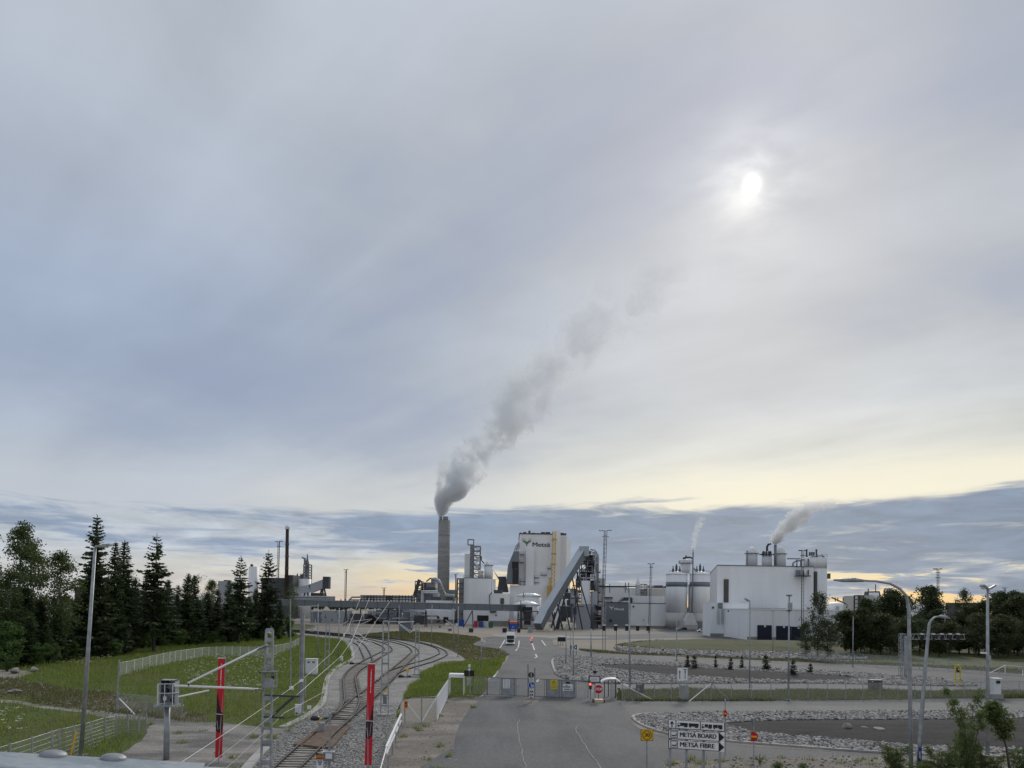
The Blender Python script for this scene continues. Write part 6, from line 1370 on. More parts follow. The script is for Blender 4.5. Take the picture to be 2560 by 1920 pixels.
MB().box(a.x + .025, b.x - .025, Ys - 0.1, Ys - 0.092, b.z + .025, a.z - .025).build('plate', M['sign_yellow'], o)
rg = MB(); c = Vector(((a.x + b.x) / 2, Ys - 0.108, (a.z + b.z) / 2))
for k in range(28):
    t0, t1 = k / 28 * 6.2832, (k + 1) / 28 * 6.2832; rg.bar(c + Vector((0.235 * math.cos(t0), 0, 0.235 * math.sin(t0))), c + Vector((0.235 * math.cos(t1), 0, 0.235 * math.sin(t1))), 0.03, 0.008, up=(0, 1, 0))
rg.build('ring', M['black'], pl); text('30', 0.28, M['black'], o, c, (1, 0, 0), UP, fit=0.28, fat=0.008)
# no entry signs seen edge-on, each with the back of a yield triangle above
for i, (xc, yc, xb, yb, rx_, ry, ty, tx, lb) in enumerate(((1813, 1783.5, 1813, 1885, 4.6, 9, 1748, 1814.5, 'no entry sign beside the end of the direction sign, half turned away'), (1885, 1841, 1884, 1917, 8.5, 13, 1796, 1886, 'no entry sign with a yield sign back above it, standing at the near kerb'))):
    f = P(xb, yb); Ys = f.y; o = thing('no_entry_sign', lb, 'road sign', f, 'no entry signs at the island')
    MB().tube(f, Q(tx - 1, ty, Ys), 0.03).build('post', M['galv'], o)
    c = Q(xc - rx_ * 0.85, yc, Ys - 0.05); sx = rx_ * 1.9 / F_PX * Ys; sy = ry / F_PX * Ys
    pts = [c + Vector((sx * math.sin(math.pi * k / 16), -0.3 * math.sin(math.pi * k / 16) * sx, sy * math.cos(math.pi * k / 16))) for k in range(17)]
    pl = MB().prism(pts, (0, 0.02, 0)).build('plate', M['sign_red'], o)
    MB().prism([c + Vector((-.0, -0.02, sy * 0.17)), c + Vector((sx * 0.85, -0.3 * sx * 0.85 - 0.02, sy * 0.17)), c + Vector((sx * 0.85, -0.3 * sx * 0.85 - 0.02, -sy * 0.17)), c + Vector((0, -0.02, -sy * 0.17))], (0, 0.015, 0)).build('bar', M['sign_yellow'], pl)
    k_ = 1.0 if i else 0.3; t0 = Q(tx, ty, Ys) + Vector((0, 0.05, 0)); w = 8.5 * k_ / F_PX * Ys; h = (28 if i else 24) / F_PX * Ys
    MB().prism([t0 + Vector((-w, 0, 0)), t0 + Vector((w, 0.25, 0)), t0 + Vector((w * 0.25, 0.15, -h)), t0 + Vector((-w * 0.05, 0.1, -h))], (0, 0.02, 0)).build('yield_back', M['steel'], o)

# --- yellow post, kiosk, cabinet, walkers' details
o = thing('signal_stand', 'yellow steel frame with a signal lamp at the far road edge', 'signal stand', P(2394, 1716)); Ys = P(2394, 1716).y
for x in (2388.5, 2400.5): MB().bar(Q(x, 1661, Ys), Vector((Q(x, 1716, Ys).x, Ys, 0)), 0.12).build('upright', M['yellow'], o)
for y in (1663, 1680, 1698): MB().bar(Q(2388, y, Ys), Q(2401, y, Ys), 0.12).build('cross_bar', M['yellow'], o)
MB().cube(Q(2393.5, 1675, Ys) - Vector((0, .1, 0)), 0.26, 0.2, 0.55).build('signal_box', M['black'], o); disc(MB(), Q(2393.5, 1673, Ys) - Vector((0, .22, 0)), 0.08, 0.02, 12).build('lens', M['white'], o)
o = thing('ticket_kiosk', 'grey concrete ticket kiosk with a black reader behind the verge fence', 'kiosk', P(2495, 1748)); Ys = P(2495, 1748).y
a, b = Q(2485, 1697, Ys), Q(2503, 1735, Ys); MB().box(a.x, b.x, Ys, Ys + 0.6, 0.3, a.z).build('body', M['wall_pale'], o); MB().box(a.x - 0.06, b.x + 0.1, Ys - 0.1, Ys + 0.7, a.z, a.z + 0.06).build('roof', M['white'], o)
a, b = Q(2476, 1735, Ys), Q(2506, 1748, Ys); MB().box(a.x, b.x, Ys - 0.2, Ys + 0.9, 0, a.z).build('plinth', M['concrete'], o); MB().cube(Q(2495, 1705, Ys) - Vector((0, .06, 0)), 0.38, 0.1, 0.3).build('reader', M['black'], o)
o = thing('utility_cabinet', 'brown grey utility cabinet behind the verge fence', 'cabinet', P(2191, 1728)); Ys = P(2191, 1728).y
a, b = Q(2177, 1701, Ys), Q(2206, 1728, Ys); MB().box(a.x, b.x, Ys, Ys + 0.7, 0, a.z).build('body', paint('cabinet_brown', (0.135, 0.125, 0.105)), o); MB().box(a.x - .05, b.x + .05, Ys - .05, Ys + .75, a.z, a.z + .05).build('lid', M['steel_dark'], o)
MB().box((a.x + b.x) / 2 + 0.2, (a.x + b.x) / 2 + 0.22, Ys - .015, Ys, 0.1, a.z - 0.05).build('door_gap', M['black'], o); MB().cube(Q(2181, 1704, Ys) - Vector((0, .02, 0)), 0.16, 0.02, 0.1).build('label_plate', M['white'], o)
o = thing('grey_cabinet', 'light grey equipment cabinet on the meadow beside the steel post', 'cabinet', P(778, 1688)); Ys = P(778, 1688).y
a, b = Q(764, 1648, Ys), Q(791, 1684, Ys); MB().box(a.x, b.x, Ys, Ys + 0.7, 0.1, a.z).build('body', M['wall_pale'], o); MB().box(a.x - .06, b.x + .06, Ys - .06, Ys + .76, a.z, a.z + .06).build('lid', M['white'], o); MB().box(a.x - .1, b.x + .1, Ys - .1, Ys + .8, 0, 0.12).build('plinth', M['concrete'], o)
for dx in (0.28, 0.72): MB().cube((a.x + (b.x - a.x) * dx, Ys - 0.02, a.z - 0.35), 0.3, 0.03, 0.22).build('vent', M['steel'], o)
o = thing('small_cabinet', 'small white cabinet with a black latch by the cable trough', 'cabinet', P(744, 1790)); Ys = P(744, 1790).y
a, b = Q(737.5, 1762.5, Ys), Q(751, 1790, Ys); MB().box(a.x, b.x, Ys, Ys + 0.35, 0, a.z).build('body', M['wall_pale'], o); MB().box(a.x - .02, b.x + .02, Ys - .02, Ys + .37, a.z, a.z + .03).build('lid', M['white'], o); MB().cube(Q(741.5, 1782.5, Ys) - Vector((0, .02, 0)), 0.16, 0.03, 0.08).build('latch', M['black'], o)
o = thing('small_cabinet', 'narrow pale cabinet at the meadow end of the cable trough', 'cabinet', P(853, 1655)); Ys = P(853, 1655).y
a, b = Q(850, 1642, Ys), Q(856, 1655, Ys); MB().box(a.x, b.x, Ys, Ys + 0.4, 0, a.z).build('body', M['wall_pale'], o); MB().box(a.x - .03, b.x + .03, Ys - .03, Ys + .43, a.z, a.z + .04).build('lid', M['white'], o)
o = thing('marker_boards', 'pair of small white marker boards on posts by the trough', 'marker', P(773, 1793)); Ys = P(773, 1793).y
for x in (770, 775.5):
    MB().cube(Q(x, 1768, Ys), 0.14, 0.02, 0.28).build('plate', M['white'], o); MB().tube(Q(x, 1770, Ys), Vector((Q(x, 1790, Ys).x, Ys, 0)), 0.015).build('stake', M['steel'], o)

# ------------------------------------------------------------------ railway line gear
def ladder_mast(label, xt, yt, xb, yb, w0, w1, m='galv', n=None, cat='catenary mast'):
    f = P(xb, yb); t = Q(xt, yt, f.y); o = thing('catenary_mast', label, cat, f, 'catenary masts')
    for s in (-1, 1): MB().bar(f + Vector((s * w0 / 2, 0, 0)), t + Vector((s * w1 / 2, 0, 0)), 0.09, 0.14).build('leg', M[m], o)
    n = n or int((t.z - f.z) / 0.8)
    for k in range(n + 1):
        a = f.lerp(t, k / n); w = w0 + (w1 - w0) * k / n; MB().bar(a + Vector((-w / 2, 0, 0)), a + Vector((w / 2, 0, 0)), 0.05, 0.14).build('batten', M[m], o)
    MB().cube(f + UP * 0.1, w0 + 0.4, 0.7, 0.2).build('footing', M['concrete'], o)
    return o, f, t
o, f, t = ladder_mast('near catenary mast of two channels with white cantilever tubes and a switch box', 674, 1574, 664, 1945, 0.52, 0.33)
Yc = f.y
for k, yy in enumerate((1600, 1640, 1668, 1700, 1745, 1800, 1855, 1905)): MB().cube(Q(673 - k * 1.1, yy, Yc - 0.02), 0.42, 0.12, 0.22).build('batten_plate', M['galv'], o)
MB().path([Q(668, 1613, Yc), Q(640, 1625, Yc - .3), Q(470, 1708, Yc - 3)], 0.055, 8).build('cantilever_tube', M['white'], o, True)
MB().path([Q(660, 1724, Yc), Q(610, 1721, Yc - .6), Q(436, 1714, Yc - 3)], 0.055, 8).build('cantilever_tube', M['white'], o, True)
MB().path([Q(446, 1742, Yc - 3), Q(522, 1726, Yc - 1.8)], 0.04, 8).build('steady_arm', M['white'], o)
MB().bar(Q(471, 1708, Yc - 3), Q(472, 1716, Yc - 3), 0.05).build('clamp', M['steel_dark'], o)
for a, b in (((640, 1626), (664, 1615)), ((618, 1722), (654, 1724))):
    for k in range(6):
        q = Q(a[0] + (b[0] - a[0]) * k / 5, a[1] + (b[1] - a[1]) * k / 5, Yc - .25); MB().lathe(q, [(0.03, -0.05), (0.10, 0), (0.03, 0.05)], 8).build('insulator_disc', M['steel'], o)
bx_ = thing('switch_box', 'caged disconnector box clamped to the near catenary mast', 'equipment box', Q(673, 1717, Yc))
c = MB()
for x in (655, 692):
    for dy in (-.35, .35): c.bar(Q(x, 1679, Yc + dy), Q(x, 1717, Yc + dy), 0.035)
for y in (1679, 1700, 1717):
    for x in (655, 692): c.bar(Q(x, y, Yc - .35), Q(x, y, Yc + .35), 0.04)
    for dy in (-.35, .35): c.bar(Q(655, y, Yc + dy), Q(692, y, Yc + dy), 0.04 if y == 1700 else 0.07)
c.build('cage', M['galv'], bx_); MB().cube(Q(674, 1706, Yc - .2), 0.4, 0.3, 0.45).build('drive', M['galv'], bx_); MB().cube(Q(682, 1695, Yc - .25), 0.12, 0.15, 0.22).build('motor', M['black'], bx_)
MB().bar(Q(653, 1680, Yc), Q(696, 1680, Yc), 0.75, 0.05).build('lid', M['steel_dark'], bx_)
for a, b in (((663, 1738), (749, 1741)), ((660, 1792), (711, 1794))): MB().bar(Q(*a, Yc), Q(*b, Yc), 0.12, 0.10).build('cross_arm', M['steel_dark'], o)
MB().bar(Q(735, 1742, Yc), Q(674, 1795, Yc), 0.1, 0.12).build('strut', M['steel_dark'], o)
# steel post further on
o = thing('steel_post', 'thick bare steel post beside the small white cabinet', 'post', P(752, 1788)); Ys = P(752, 1788).y
a, b = P(752, 1788), Q(757, 1537, Ys); MB().bar(a, b, 0.30, 0.06).build('web', M['galv'], o)
for s in (-1, 1): MB().bar(a + Vector((s * .15, 0, 0)), b + Vector((s * .13, 0, 0)), 0.04, 0.26).build('flange', M['galv'], o)
MB().cube(Q(755, 1701, Ys) - Vector((0, .2, 0)), 0.28, 0.2, 0.2).build('insulator_block', M['white'], o); MB().bar(Q(763, 1698, Ys), Q(763, 1745, Ys), 0.1).build('weight_stack', M['concrete'], o)
for k in range(3): MB().cube(a + UP * (0.12), 0.6, 0.6, 0.24 - k * 0.02).build('footing', M['concrete'], o) if k == 0 else None
o = thing('pole', 'tall slim pole with a white fixture in the meadow beside the fence end', 'pole', P(727, 1732), 'slim poles around the yard'); Ys = P(727, 1732).y
MB().tube(P(727, 1732), Q(726, 1497, Ys), 0.085, 0.05).build('shaft', M['galv'], o); MB().cube(Q(729, 1720, Ys) - Vector((0, .1, 0)), 0.4, 0.2, 0.35).build('fixture', M['white'], o)
ladder_mast('ladder like catenary mast with a yellow tag beside the red banner', 965, 1553, 961, 1791, 0.62, 0.42)
o2 = [o_ for o_ in bpy.data.objects if o_.get('label', '').startswith('ladder like catenary mast with a yellow')][0]
Ys = P(961, 1791).y; MB().cube(Q(963, 1729, Ys - .1), 0.34, 0.03, 0.14).build('yellow_tag', M['sign_yellow'], o2); MB().prism([Q(957, 1733, Ys - .1), Q(967, 1743, Ys - .1), Q(967, 1760, Ys - .1), Q(957, 1760, Ys - .1)], (0, .03, 0)).build('plate', M['steel'], o2)
ladder_mast('slim ladder mast standing among the curved tracks', 1044, 1560, 1042, 1688, 0.55, 0.4)
ladder_mast('slim ladder mast standing in the meadow by the curves', 820, 1560, 816, 1678, 0.6, 0.45)
ladder_mast('slim far ladder mast at the top of the curves', 880, 1545, 879, 1604, 0.7, 0.5)
ladder_mast('slim far ladder mast where the tracks run out behind the conifers', 780, 1525, 779, 1580, 0.7, 0.5)
# overhead wires
wr = thing('overhead_wire', 'bundle of pale overhead wires rising over the curved tracks', 'overhead wire', Q(903, 1491, 240))
def wire(pts, r=0.018, m='white', name='wire'): MB().path(pts, r, 5).build(name, M[m], wr)
def span(a, b, n=8, sag=0.0):
    return [a.lerp(b, k / n) - UP * (sag * 4 * (k / n) * (1 - k / n)) for k in range(n + 1)]
wire(span(Q(440, 1914, 33), Q(757, 1698, 57.5), 8, 0.1) + span(Q(757, 1698, 57.5), Q(830, 1632, 90), 4)[1:] + span(Q(830, 1632, 90), Q(867, 1578, 130), 4)[1:] + [Q(903, 1491, 240)], [0.011] * 9 + [0.014] * 4 + [0.02] * 4 + [0.035])
wire(span(Q(505, 1925, 33), Q(747, 1733, 38.5), 6, 0.05) + span(Q(747, 1733, 38.5), Q(852, 1641, 85), 5)[1:] + [Q(879, 1603, 115), Q(924, 1494, 240)], [0.011] * 7 + [0.015] * 5 + [0.022, 0.035])
wire(span(Q(560, 1925, 34), Q(711, 1782, 38.5), 6, 0.05) + span(Q(711, 1782, 38.5), Q(810, 1730, 60), 4)[1:], 0.011)
wire([Q(880, 1640, 100), Q(935, 1560, 170), Q(974, 1505, 250)], [0.018, 0.025, 0.035])
for x, y, Y_ in ((860, 1588, 122), (880, 1602, 116), (937, 1557, 172)): MB().lathe(Q(x, y, Y_), [(0.06, -.3), (0.12, -.2), (0.12, .2), (0.06, .3)], 8).build('insulator', M['white'], wr)
cb = thing('cantilever_arms', 'criss cross of white cantilever arms hanging over the far tracks', 'cantilever', Q(880, 1575, 170))
for a, b, Y_ in (((833, 1575), (870, 1553), 150), ((870, 1580), (938, 1625), 130), ((885, 1576), (935, 1612), 130), ((840, 1576), (960, 1572), 140), ((885, 1571), (965, 1573), 140), ((995, 1557), (1030, 1580), 160), ((1000, 1563), (1026, 1582), 160), ((1114, 1550), (1140, 1568), 160), ((880, 1553), (930, 1548), 170), ((970, 1554), (1030, 1554), 170), ((745, 1516), (795, 1515), 150), ((890, 1566), (925, 1551), 165)):
    MB().tube(Q(*a, Y_), Q(*b, Y_), 0.075, n=6).build('arm', M['wall_pale'], cb)
# equipment platform with the backs of signal heads
o = thing('railway_signal', 'grey signal platform with black lamp housings on a thick post', 'railway signal', P(416, 1900)); Ys = P(416, 1900).y
MB().tube(P(416, 1900), Q(418, 1765, Ys), 0.165, 0.16, 12).build('post', M['galv'], o, True)
a, b = Q(406, 1698, Ys), Q(444, 1758, Ys); MB().box(a.x, b.x, Ys + 0.1, Ys + 0.16, b.z, a.z).build('back_board', M['galv'], o)
for p in ((a.x, a.x + 0.05), (b.x - 0.05, b.x)): MB().box(p[0], p[1], Ys - 0.3, Ys + 0.1, b.z, a.z).build('side_plate', M['galv'], o)
MB().box(a.x, b.x, Ys - 0.3, Ys + 0.1, a.z - 0.04, a.z).build('top_plate', M['galv'], o)
for x, y, r_ in ((416, 1708, .16), (416, 1727, .16), (434, 1733, .15), (433, 1750, .17)): MB().path([Q(x, y, Ys + .08), Q(x, y, Ys - .22)], [r_, r_ * .85], 14).build('lamp_housing', M['black'], o, True)
MB().cube(Q(413, 1746, Ys - .1), 0.18, 0.14, 0.22).build('junction_box', M['white'], o)
MB().bar(Q(392, 1763, Ys - .3), Q(442, 1763, Ys - .3), 0.9, 0.09).build('platform', M['galv'], o)
c = MB()
for x, dy in ((393, -.7), (411, -.7), (431, -.7), (395, .0)): c.bar(Q(x, 1762, Ys + dy), Q(x + 1, 1709, Ys + dy), 0.035)
for y in (1710, 1733): c.bar(Q(394, y, Ys - .7), Q(432, y, Ys - .7), 0.035); c.bar(Q(394, y, Ys - .7), Q(396, y, Ys), 0.035); c.bar(Q(432, y, Ys - .7), Q(447, y - 3, Ys), 0.035)
c.build('railing', M['wall_pale'], o)
# red banners
def banner(label, xt, yt, xb, yb, w, side):
    f = P(xb, yb + 14); Yb = f.y; o = thing('banner', label, 'banner', f, 'red banners by the railway')
    t, b = Q(xt, yt, Yb), Q(xb, yb, Yb); d = (t - b); R_ = Vector((1, 0, 0)); wd = w / F_PX * Yb / 2
    pt = lambda u, v: b + d * v + R_ * (wd * u)
    MB().tube(f, t + Vector((wd * 1.12 * side, 0.05, 0)), 0.035).build('pole', M['galv'], o)
    MB().prism([pt(-1, 0), pt(1, 0), pt(1, 1), pt(-1, 1)], (0, 0.03, 0)).build('cloth', M['red'], o)
    E = Vector((0, -.012, 0)); q = lambda u, v: pt(u, v) + E
    MB().prism([q(-1, .27), q(-.2, .25), q(.5, .24) if side > 0 else q(1, .30), q(1, .30) if side > 0 else q(1, .35), q(1, .44) if side > 0 else q(1, .62), q(.2, .47), q(-.7, .62) if side > 0 else q(.3, .45), q(-1, .66) if side > 0 else q(-1, .43)], (0, 0.008, 0)).build('dark_print', M['banner_dark'], o)
    MB().prism([q(-1, .435) + E, q(1, .432) + E, q(1, .439) + E, q(-1, .442) + E], (0, 0.008, 0)).build('joint_strip', M['wall_pale'], o)
    MB().prism([q(-.75, .37) + E, q(-.62, .37) + E, q(-.3, .28) + E, q(-.42, .28) + E], (0, 0.008, 0)).build('print_line', M['wall_beige'], o)
    MB().prism([q(.45, .42) + E, q(.55, .42) + E, q(.25, .29) + E, q(.15, .29) + E], (0, 0.008, 0)).build('print_line', M['wall_beige'], o)
    rr = random.Random(int(xt)); v = 0.715
    while v < 0.945:
        h = rr.choice((0.008, 0.011, 0.013)); MB().prism([q(-.1, v), q(.12, v), q(.12, v + h), q(-.1, v + h)], (0, .008, 0)).build('letter', M['white'], o); v += h + (0.003 if rr.random() < .85 else 0.012)
    MB().bar(pt(-1.05, 1.003), pt(1.05, 1.003), 0.05, 0.05).build('top_bar', M['wall_pale'], o)
banner('tall red banner with white print standing on the dirt path', 554, 1646, 546, 1894, 17, 1)
banner('tall red banner with white print standing on the ballast beside the rails', 929, 1660, 920, 1913, 17.5, -1)
# small line-side things
o = thing('warning_sign', 'small orange and white notice sign by the near rails', 'sign', P(800, 1950)); Ys = P(800, 1950).y
for (y0, y1, m, d) in ((1886, 1936, 'black', 0), (1888, 1899, 'orange', .012), (1899.5, 1935, 'white', .012)): MB().prism([Q(790 + d * 60, y0, Ys - d), Q(809 - d * 60, y0, Ys - d), Q(809 - d * 60, y1, Ys - d), Q(790 + d * 60, y1, Ys - d)], (0, .01, 0)).build('plate', M[m], o)
for y, w in ((1902.5, .26), (1907, .22), (1911, .13)): MB().cube(Q(799.5, y, Ys - .02), w, .008, .045).build('text_line', M['navy'], o)
MB().cube(Q(799.5, 1896, Ys - .02), .3, .008, .06).build('text_line', M['rust'], o)
MB().bar(P(800, 1950), Q(800, 1935, Ys), 0.06).build('post', M['galv'], o)
o = thing('track_post', 'grey post with a lidded box beside the crossing boards', 'post', P(822, 1960)); Ys = P(822, 1960).y
MB().tube(P(822, 1960), Q(825, 1783, Ys), 0.06).build('shaft', M['galv'], o); MB().cube(Q(822, 1890, Ys - .1), 0.50, .2, .5).build('box', M['steel'], o); MB().cube(Q(822, 1878.5, Ys - .1), .58, .3, .04).build('lid', M['wall_pale'], o); MB().cube(Q(822, 1890, Ys - .22), .33, .02, .27).build('label_plate', M['wall_pale'], o)
o = thing('lever_box', 'grey lever box with a yellow handle at the crossing boards', 'equipment box', P(804, 1834)); Ys = P(804, 1834).y
MB().cube(Q(804.5, 1820, Ys), 0.42, .3, .72).build('box', M['galv'], o); MB().path([Q(799, 1806, Ys), Q(800, 1798, Ys), Q(803, 1795, Ys)], .05, 6).build('handle', M['sign_yellow'], o); MB().bar(Q(800, 1812, Ys), Q(798, 1805, Ys), .1).build('stem', M['sign_yellow'], o)
o = thing('marker_post', 'small yellow point marker beside the far switch', 'marker', P(1019, 1697)); Ys = P(1019, 1697).y
MB().tube(P(1019, 1697), Q(1019, 1680, Ys), .03).build('stake', M['steel'], o); MB().cube(Q(1019, 1676, Ys), .35, .05, .35).build('plate', M['sign_yellow'], o)
o = thing('marking_stake', 'yellow wooden stake leaning against the near wire fence', 'stake', P(176, 1900)); MB().bar(P(174, 1900), Q(190, 1829, P(174, 1900).y), .09, .05).build('stake', M['sign_yellow'], o)

# ------------------------------------------------------------------ gantries, vehicles, yard objects
def signal_head(o, x, y0, y1, Ys, w):
    c = Q(x, (y0 + y1) / 2, Ys); h = (y1 - y0) / F_PX * Ys
    b = MB().cube(c, w, .3, h).build('lane_signal', M['black'], o); MB().cube(c + UP * (h * .5 + .05), w * 1.0, .36, h * .22).build('hood', M['wall_pale'], b)
o = thing('signal_gantry', 'row of five black lane signals on a thin gantry before the lettered hall', 'gantry', P(1511, 1628)); Ys = P(1511, 1628).y
MB().bar(Q(1498, 1563, Ys + .3), Q(1632, 1567, Ys + .3), .12).build('beam', M['steel'], o); MB().bar(Q(1498, 1571, Ys + .3), Q(1632, 1575, Ys + .3), .1).build('beam', M['steel'], o)
for x in (1507, 1513, 1541, 1624): MB().bar(Q(x, 1563, Ys + .3), Vector((Q(x, 1620, Ys + .3).x, Ys + .3, 0)), .12).build('post', M['steel'], o)
for x in (1510, 1539, 1567, 1594, 1620): signal_head(o, x, 1563.5, 1577, Ys, .62)
o = thing('signal_gantry', 'lattice gantry with black lane signals before the dark trees', 'gantry', P(2264, 1696)); Ys = P(2264, 1696).y
MB().bar(Q(2264, 1590, Ys), P(2264, 1696), .32).build('post', M['galv'], o)
l = MB(); xa, xb = Q(2251, 1640, Ys + 1).x, Q(2257, 1640, Ys + 1).x; lattice(l, xa, xb, Ys + 1, Ys + 1.4, 0, Q(2255, 1585, Ys).z, 12, .06); l.build('lattice_post', M['galv'], o)
l = MB(); l.bar(Q(2251, 1585, Ys), Q(2412, 1586, Ys + 8), .08); l.bar(Q(2251, 1598, Ys), Q(2412, 1598, Ys + 8), .08)
for k in range(20): x = 2253 + k * 8.2; l.bar(Q(x, 1585, Ys + k * .4), Q(x + (4 if k % 2 else -4), 1598, Ys + k * .4), .05)
l.build('truss', M['galv'], o)
for x in (2304, 2333, 2354, 2375, 2395): signal_head(o, x, 1586, 1601, Ys + (x - 2251) * .05 - .3, .36)
# barrier with red lamp
o = thing('barrier_lamp', 'red warning lamp on a striped barrier post ahead of the truck', 'traffic light', P(1328, 1615)); Ys = P(1328, 1615).y
MB().tube(P(1328, 1615), Q(1328, 1592, Ys), .07).build('post', M['wall_pale'], o); MB().cube(Q(1328, 1594.5, Ys), .4, .3, .45).build('housing', M['red'], o); disc(MB(), Q(1329, 1595, Ys - .2), .17, .03, 14).build('lens', RED_LAMP, o); MB().cube(Q(1329, 1605.5, Ys - .1), .5, .1, .35).build('red_band', M['red'], o)
# truck
o = thing('truck', 'white truck with a black grille driving towards the gate', 'truck', P(1276, 1613)); Ys = P(1276, 1613).y
T = lambda x, y, d=0: Q(x, y, Ys + d)
x0, x1 = T(1265, 1600).x, T(1287, 1600).x; zt, zr, zm, zb_ = T(1276, 1588).z, T(1276, 1580.5).z, T(1276, 1598).z, .35
def prof_body(pts, xa, xb): return MB().prism([Vector((xa, Ys + a, b)) for a, b in pts], (xb - xa, 0, 0))
cab = prof_body([(0, zb_), (0, zm), (.28, zt), (.45, zt + .05), (2.0, zt + .05), (2.0, zb_)], x0, x1).build('cab', M['white'], o)
prof_body([(.4, zt + .05), (.7, zr), (1.9, zr), (1.9, zt + .05)], x0 + .06, x1 - .06).build('roof_deflector', M['white'], o)
E = .03
MB().prism([Vector((x0 + .12, Ys + .03 - E, zm + .05)), Vector((x1 - .12, Ys + .03 - E, zm + .05)), Vector((x1 - .2, Ys + .26 - E, zt - .08)), Vector((x0 + .2, Ys + .26 - E, zt - .08))], (0, .02, 0)).build('windscreen', M['black'], o)
MB().prism([Vector((x0 + .2, Ys - E, .6)), Vector((x1 - .2, Ys - E, .6)), Vector((x1 - .25, Ys - E, zm - .06)), Vector((x0 + .25, Ys - E, zm - .06))], (0, .025, 0)).build('grille', M['black'], o)
for k in range(5): MB().box(x0 + .3, x1 - .3, Ys - .05, Ys - .034, .85 + k * .14, .88 + k * .14).build('grille_bar', M['steel_dark'], o)
MB().box(x0 - .02, x1 + .02, Ys - .12, Ys + .3, .33, .52).build('bumper', M['white'], o)
for s, xx in ((-1, x0 + .22), (1, x1 - .22)):
    MB().cube((xx, Ys - .13, .55), .36, .06, .2).build('headlight', glowing('headlight', (.9, .88, .84), .35), o)
    MB().cube((x0 - .2 if s < 0 else x1 + .2, Ys + .25, zm + .55), .18, .12, .6).build('mirror', M['white'], o)
    for yy in (.9, 3.8): MB().path([(x0 + .15 if s < 0 else x1 - .4, Ys + yy, .43), (x0 + .4 if s < 0 else x1 - .15, Ys + yy, .43)], .43, 16).build('wheel', M['black'], o)
MB().box(x0 + .25, x1 - .25, Ys + 2.0, Ys + 5, .5, .8).build('chassis', M['steel_dark'], o); MB().box(x0 + .05, x1 - .05, Ys - .02, Ys + .6, .66, .74).build('step', M['steel'], o)
# blue trailer box behind it
o = thing('trailer', 'blue box trailer with an orange top band and white star behind the truck', 'trailer', P(1283, 1578)); Ys = P(1283, 1578).y
a, b = Q(1273, 1554, Ys), Q(1293, 1576.5, Ys); z5 = Q(1283, 1559, Ys).z
MB().box(a.x, b.x, Ys, Ys + 7, .7, z5).build('box', M['blue'], o); MB().box(a.x - .02, b.x + .02, Ys - .02, Ys + 7, z5, a.z).build('top_band', paint('orange_red', (.62, .12, .06)), o)
c = Q(1282.5, 1567.5, Ys - .05); st = MB()
for a1, L1 in ((.35, .55), (2.2, .35), (3.6, .5), (5.2, .4)): dv = Vector((math.cos(a1), 0, math.sin(a1))); nv = Vector((-dv.z, 0, dv.x)) * .09; st.prism([c + nv, c - nv, c + dv * L1], (0, .03, 0))
st.build('star_mark', M['white'], o)
for s in (a.x + .3, b.x - .6): MB().path([(s, Ys + 1, .45), (s + .3, Ys + 1, .45)], .45, 14).build('wheel', M['black'], o)
MB().bar(Q(1272.5, 1548, Ys), Q(1272.5, 1580, Ys), .3).build('side_frame', M['black'], o)
# parked vehicles
def car(label, x0, x1, yt, yb, m, kind='pickup'):
    f = P((x0 + x1) / 2, yb); Y_ = f.y; o = thing('parked_car', label, 'car', f, 'cars parked by the silos'); xa, xb = Q(x0, yb, Y_).x, Q(x1, yb, Y_).x; L = xb - xa; H = (yb - yt) / F_PX * Y_ * 1.25
    pr_ = [(0, .25), (0, .55), (.04, .6), (.2, .62), (.32, 1.0), (.6, 1.0), (.68, .66), (1, .62), (1, .25)] if kind == 'pickup' else [(0, .25), (.02, .55), (.22, .62), (.36, 1), (.78, 1), (.97, .62), (1, .25)]
    MB().prism([Vector((xa + u * L, Y_, v * H)) for u, v in pr_], (0, 1.7, 0)).build('body', m, o)
    MB().prism([Vector((xa + u * L, Y_ - .02, v * H)) for u, v in ((.25, .65), (.34, .95), (.58, .95), (.64, .66))], (0, .03, 0)).build('side_window', M['black'], o)
    for u in (.18, .8): MB().path([(xa + u * L, Y_ - .04, .3), (xa + u * L, Y_ + .2, .3)], .31, 14).build('wheel', M['black'], o)
car('white pickup parked by the silo hopper', 1744, 1768, 1574, 1580.5, M['white']); car('dark car parked beside the hopper base', 1703, 1718, 1570, 1575.5, M['navy'], 'car'); car('white van like car at the corner of the lettered hall', 1691, 1700, 1568.5, 1576, M['wall_pale'], 'car')
def bin_(label, x0, x1, yt, yb, m, name='container', rim=True):
    f = P((x0 + x1) / 2, yb); Y_ = f.y; o = thing(name, label, name.replace('_', ' '), f, 'bins and containers in the yard'); a, b = Q(x0, yt, Y_), Q(x1, yb, Y_); h = a.z; w = b.x - a.x; i = .12 * w if name == 'skip_bin' else 0
    MB().prism([(a.x, Y_, h), (b.x, Y_, h), (b.x - i, Y_, .1), (a.x + i, Y_, .1)], (0, max(1.2, w * .6), 0)).build('body', m, o)
    MB().box(a.x - .05, b.x + .05, Y_ - .06, Y_ + max(1.2, w * .6) + .06, h, h + .1).build('rim', M['steel_dark'], o)
    for k in range(3): MB().box(a.x + w * (.22 + k * .28), a.x + w * (.25 + k * .28) + .05, Y_ - .06, Y_ - .003, .2, h - .05).build('rib', m, o)
bin_('blue waste container at the foot of the gallery leg', 1147, 1160, 1550, 1566, M['blue']); bin_('red waste container beside the gallery leg', 1185, 1194, 1553, 1569, M['sign_red']); bin_('dark blue waste container between the red and the white one', 1195, 1208, 1555, 1569, M['blue'], 'skip_bin')
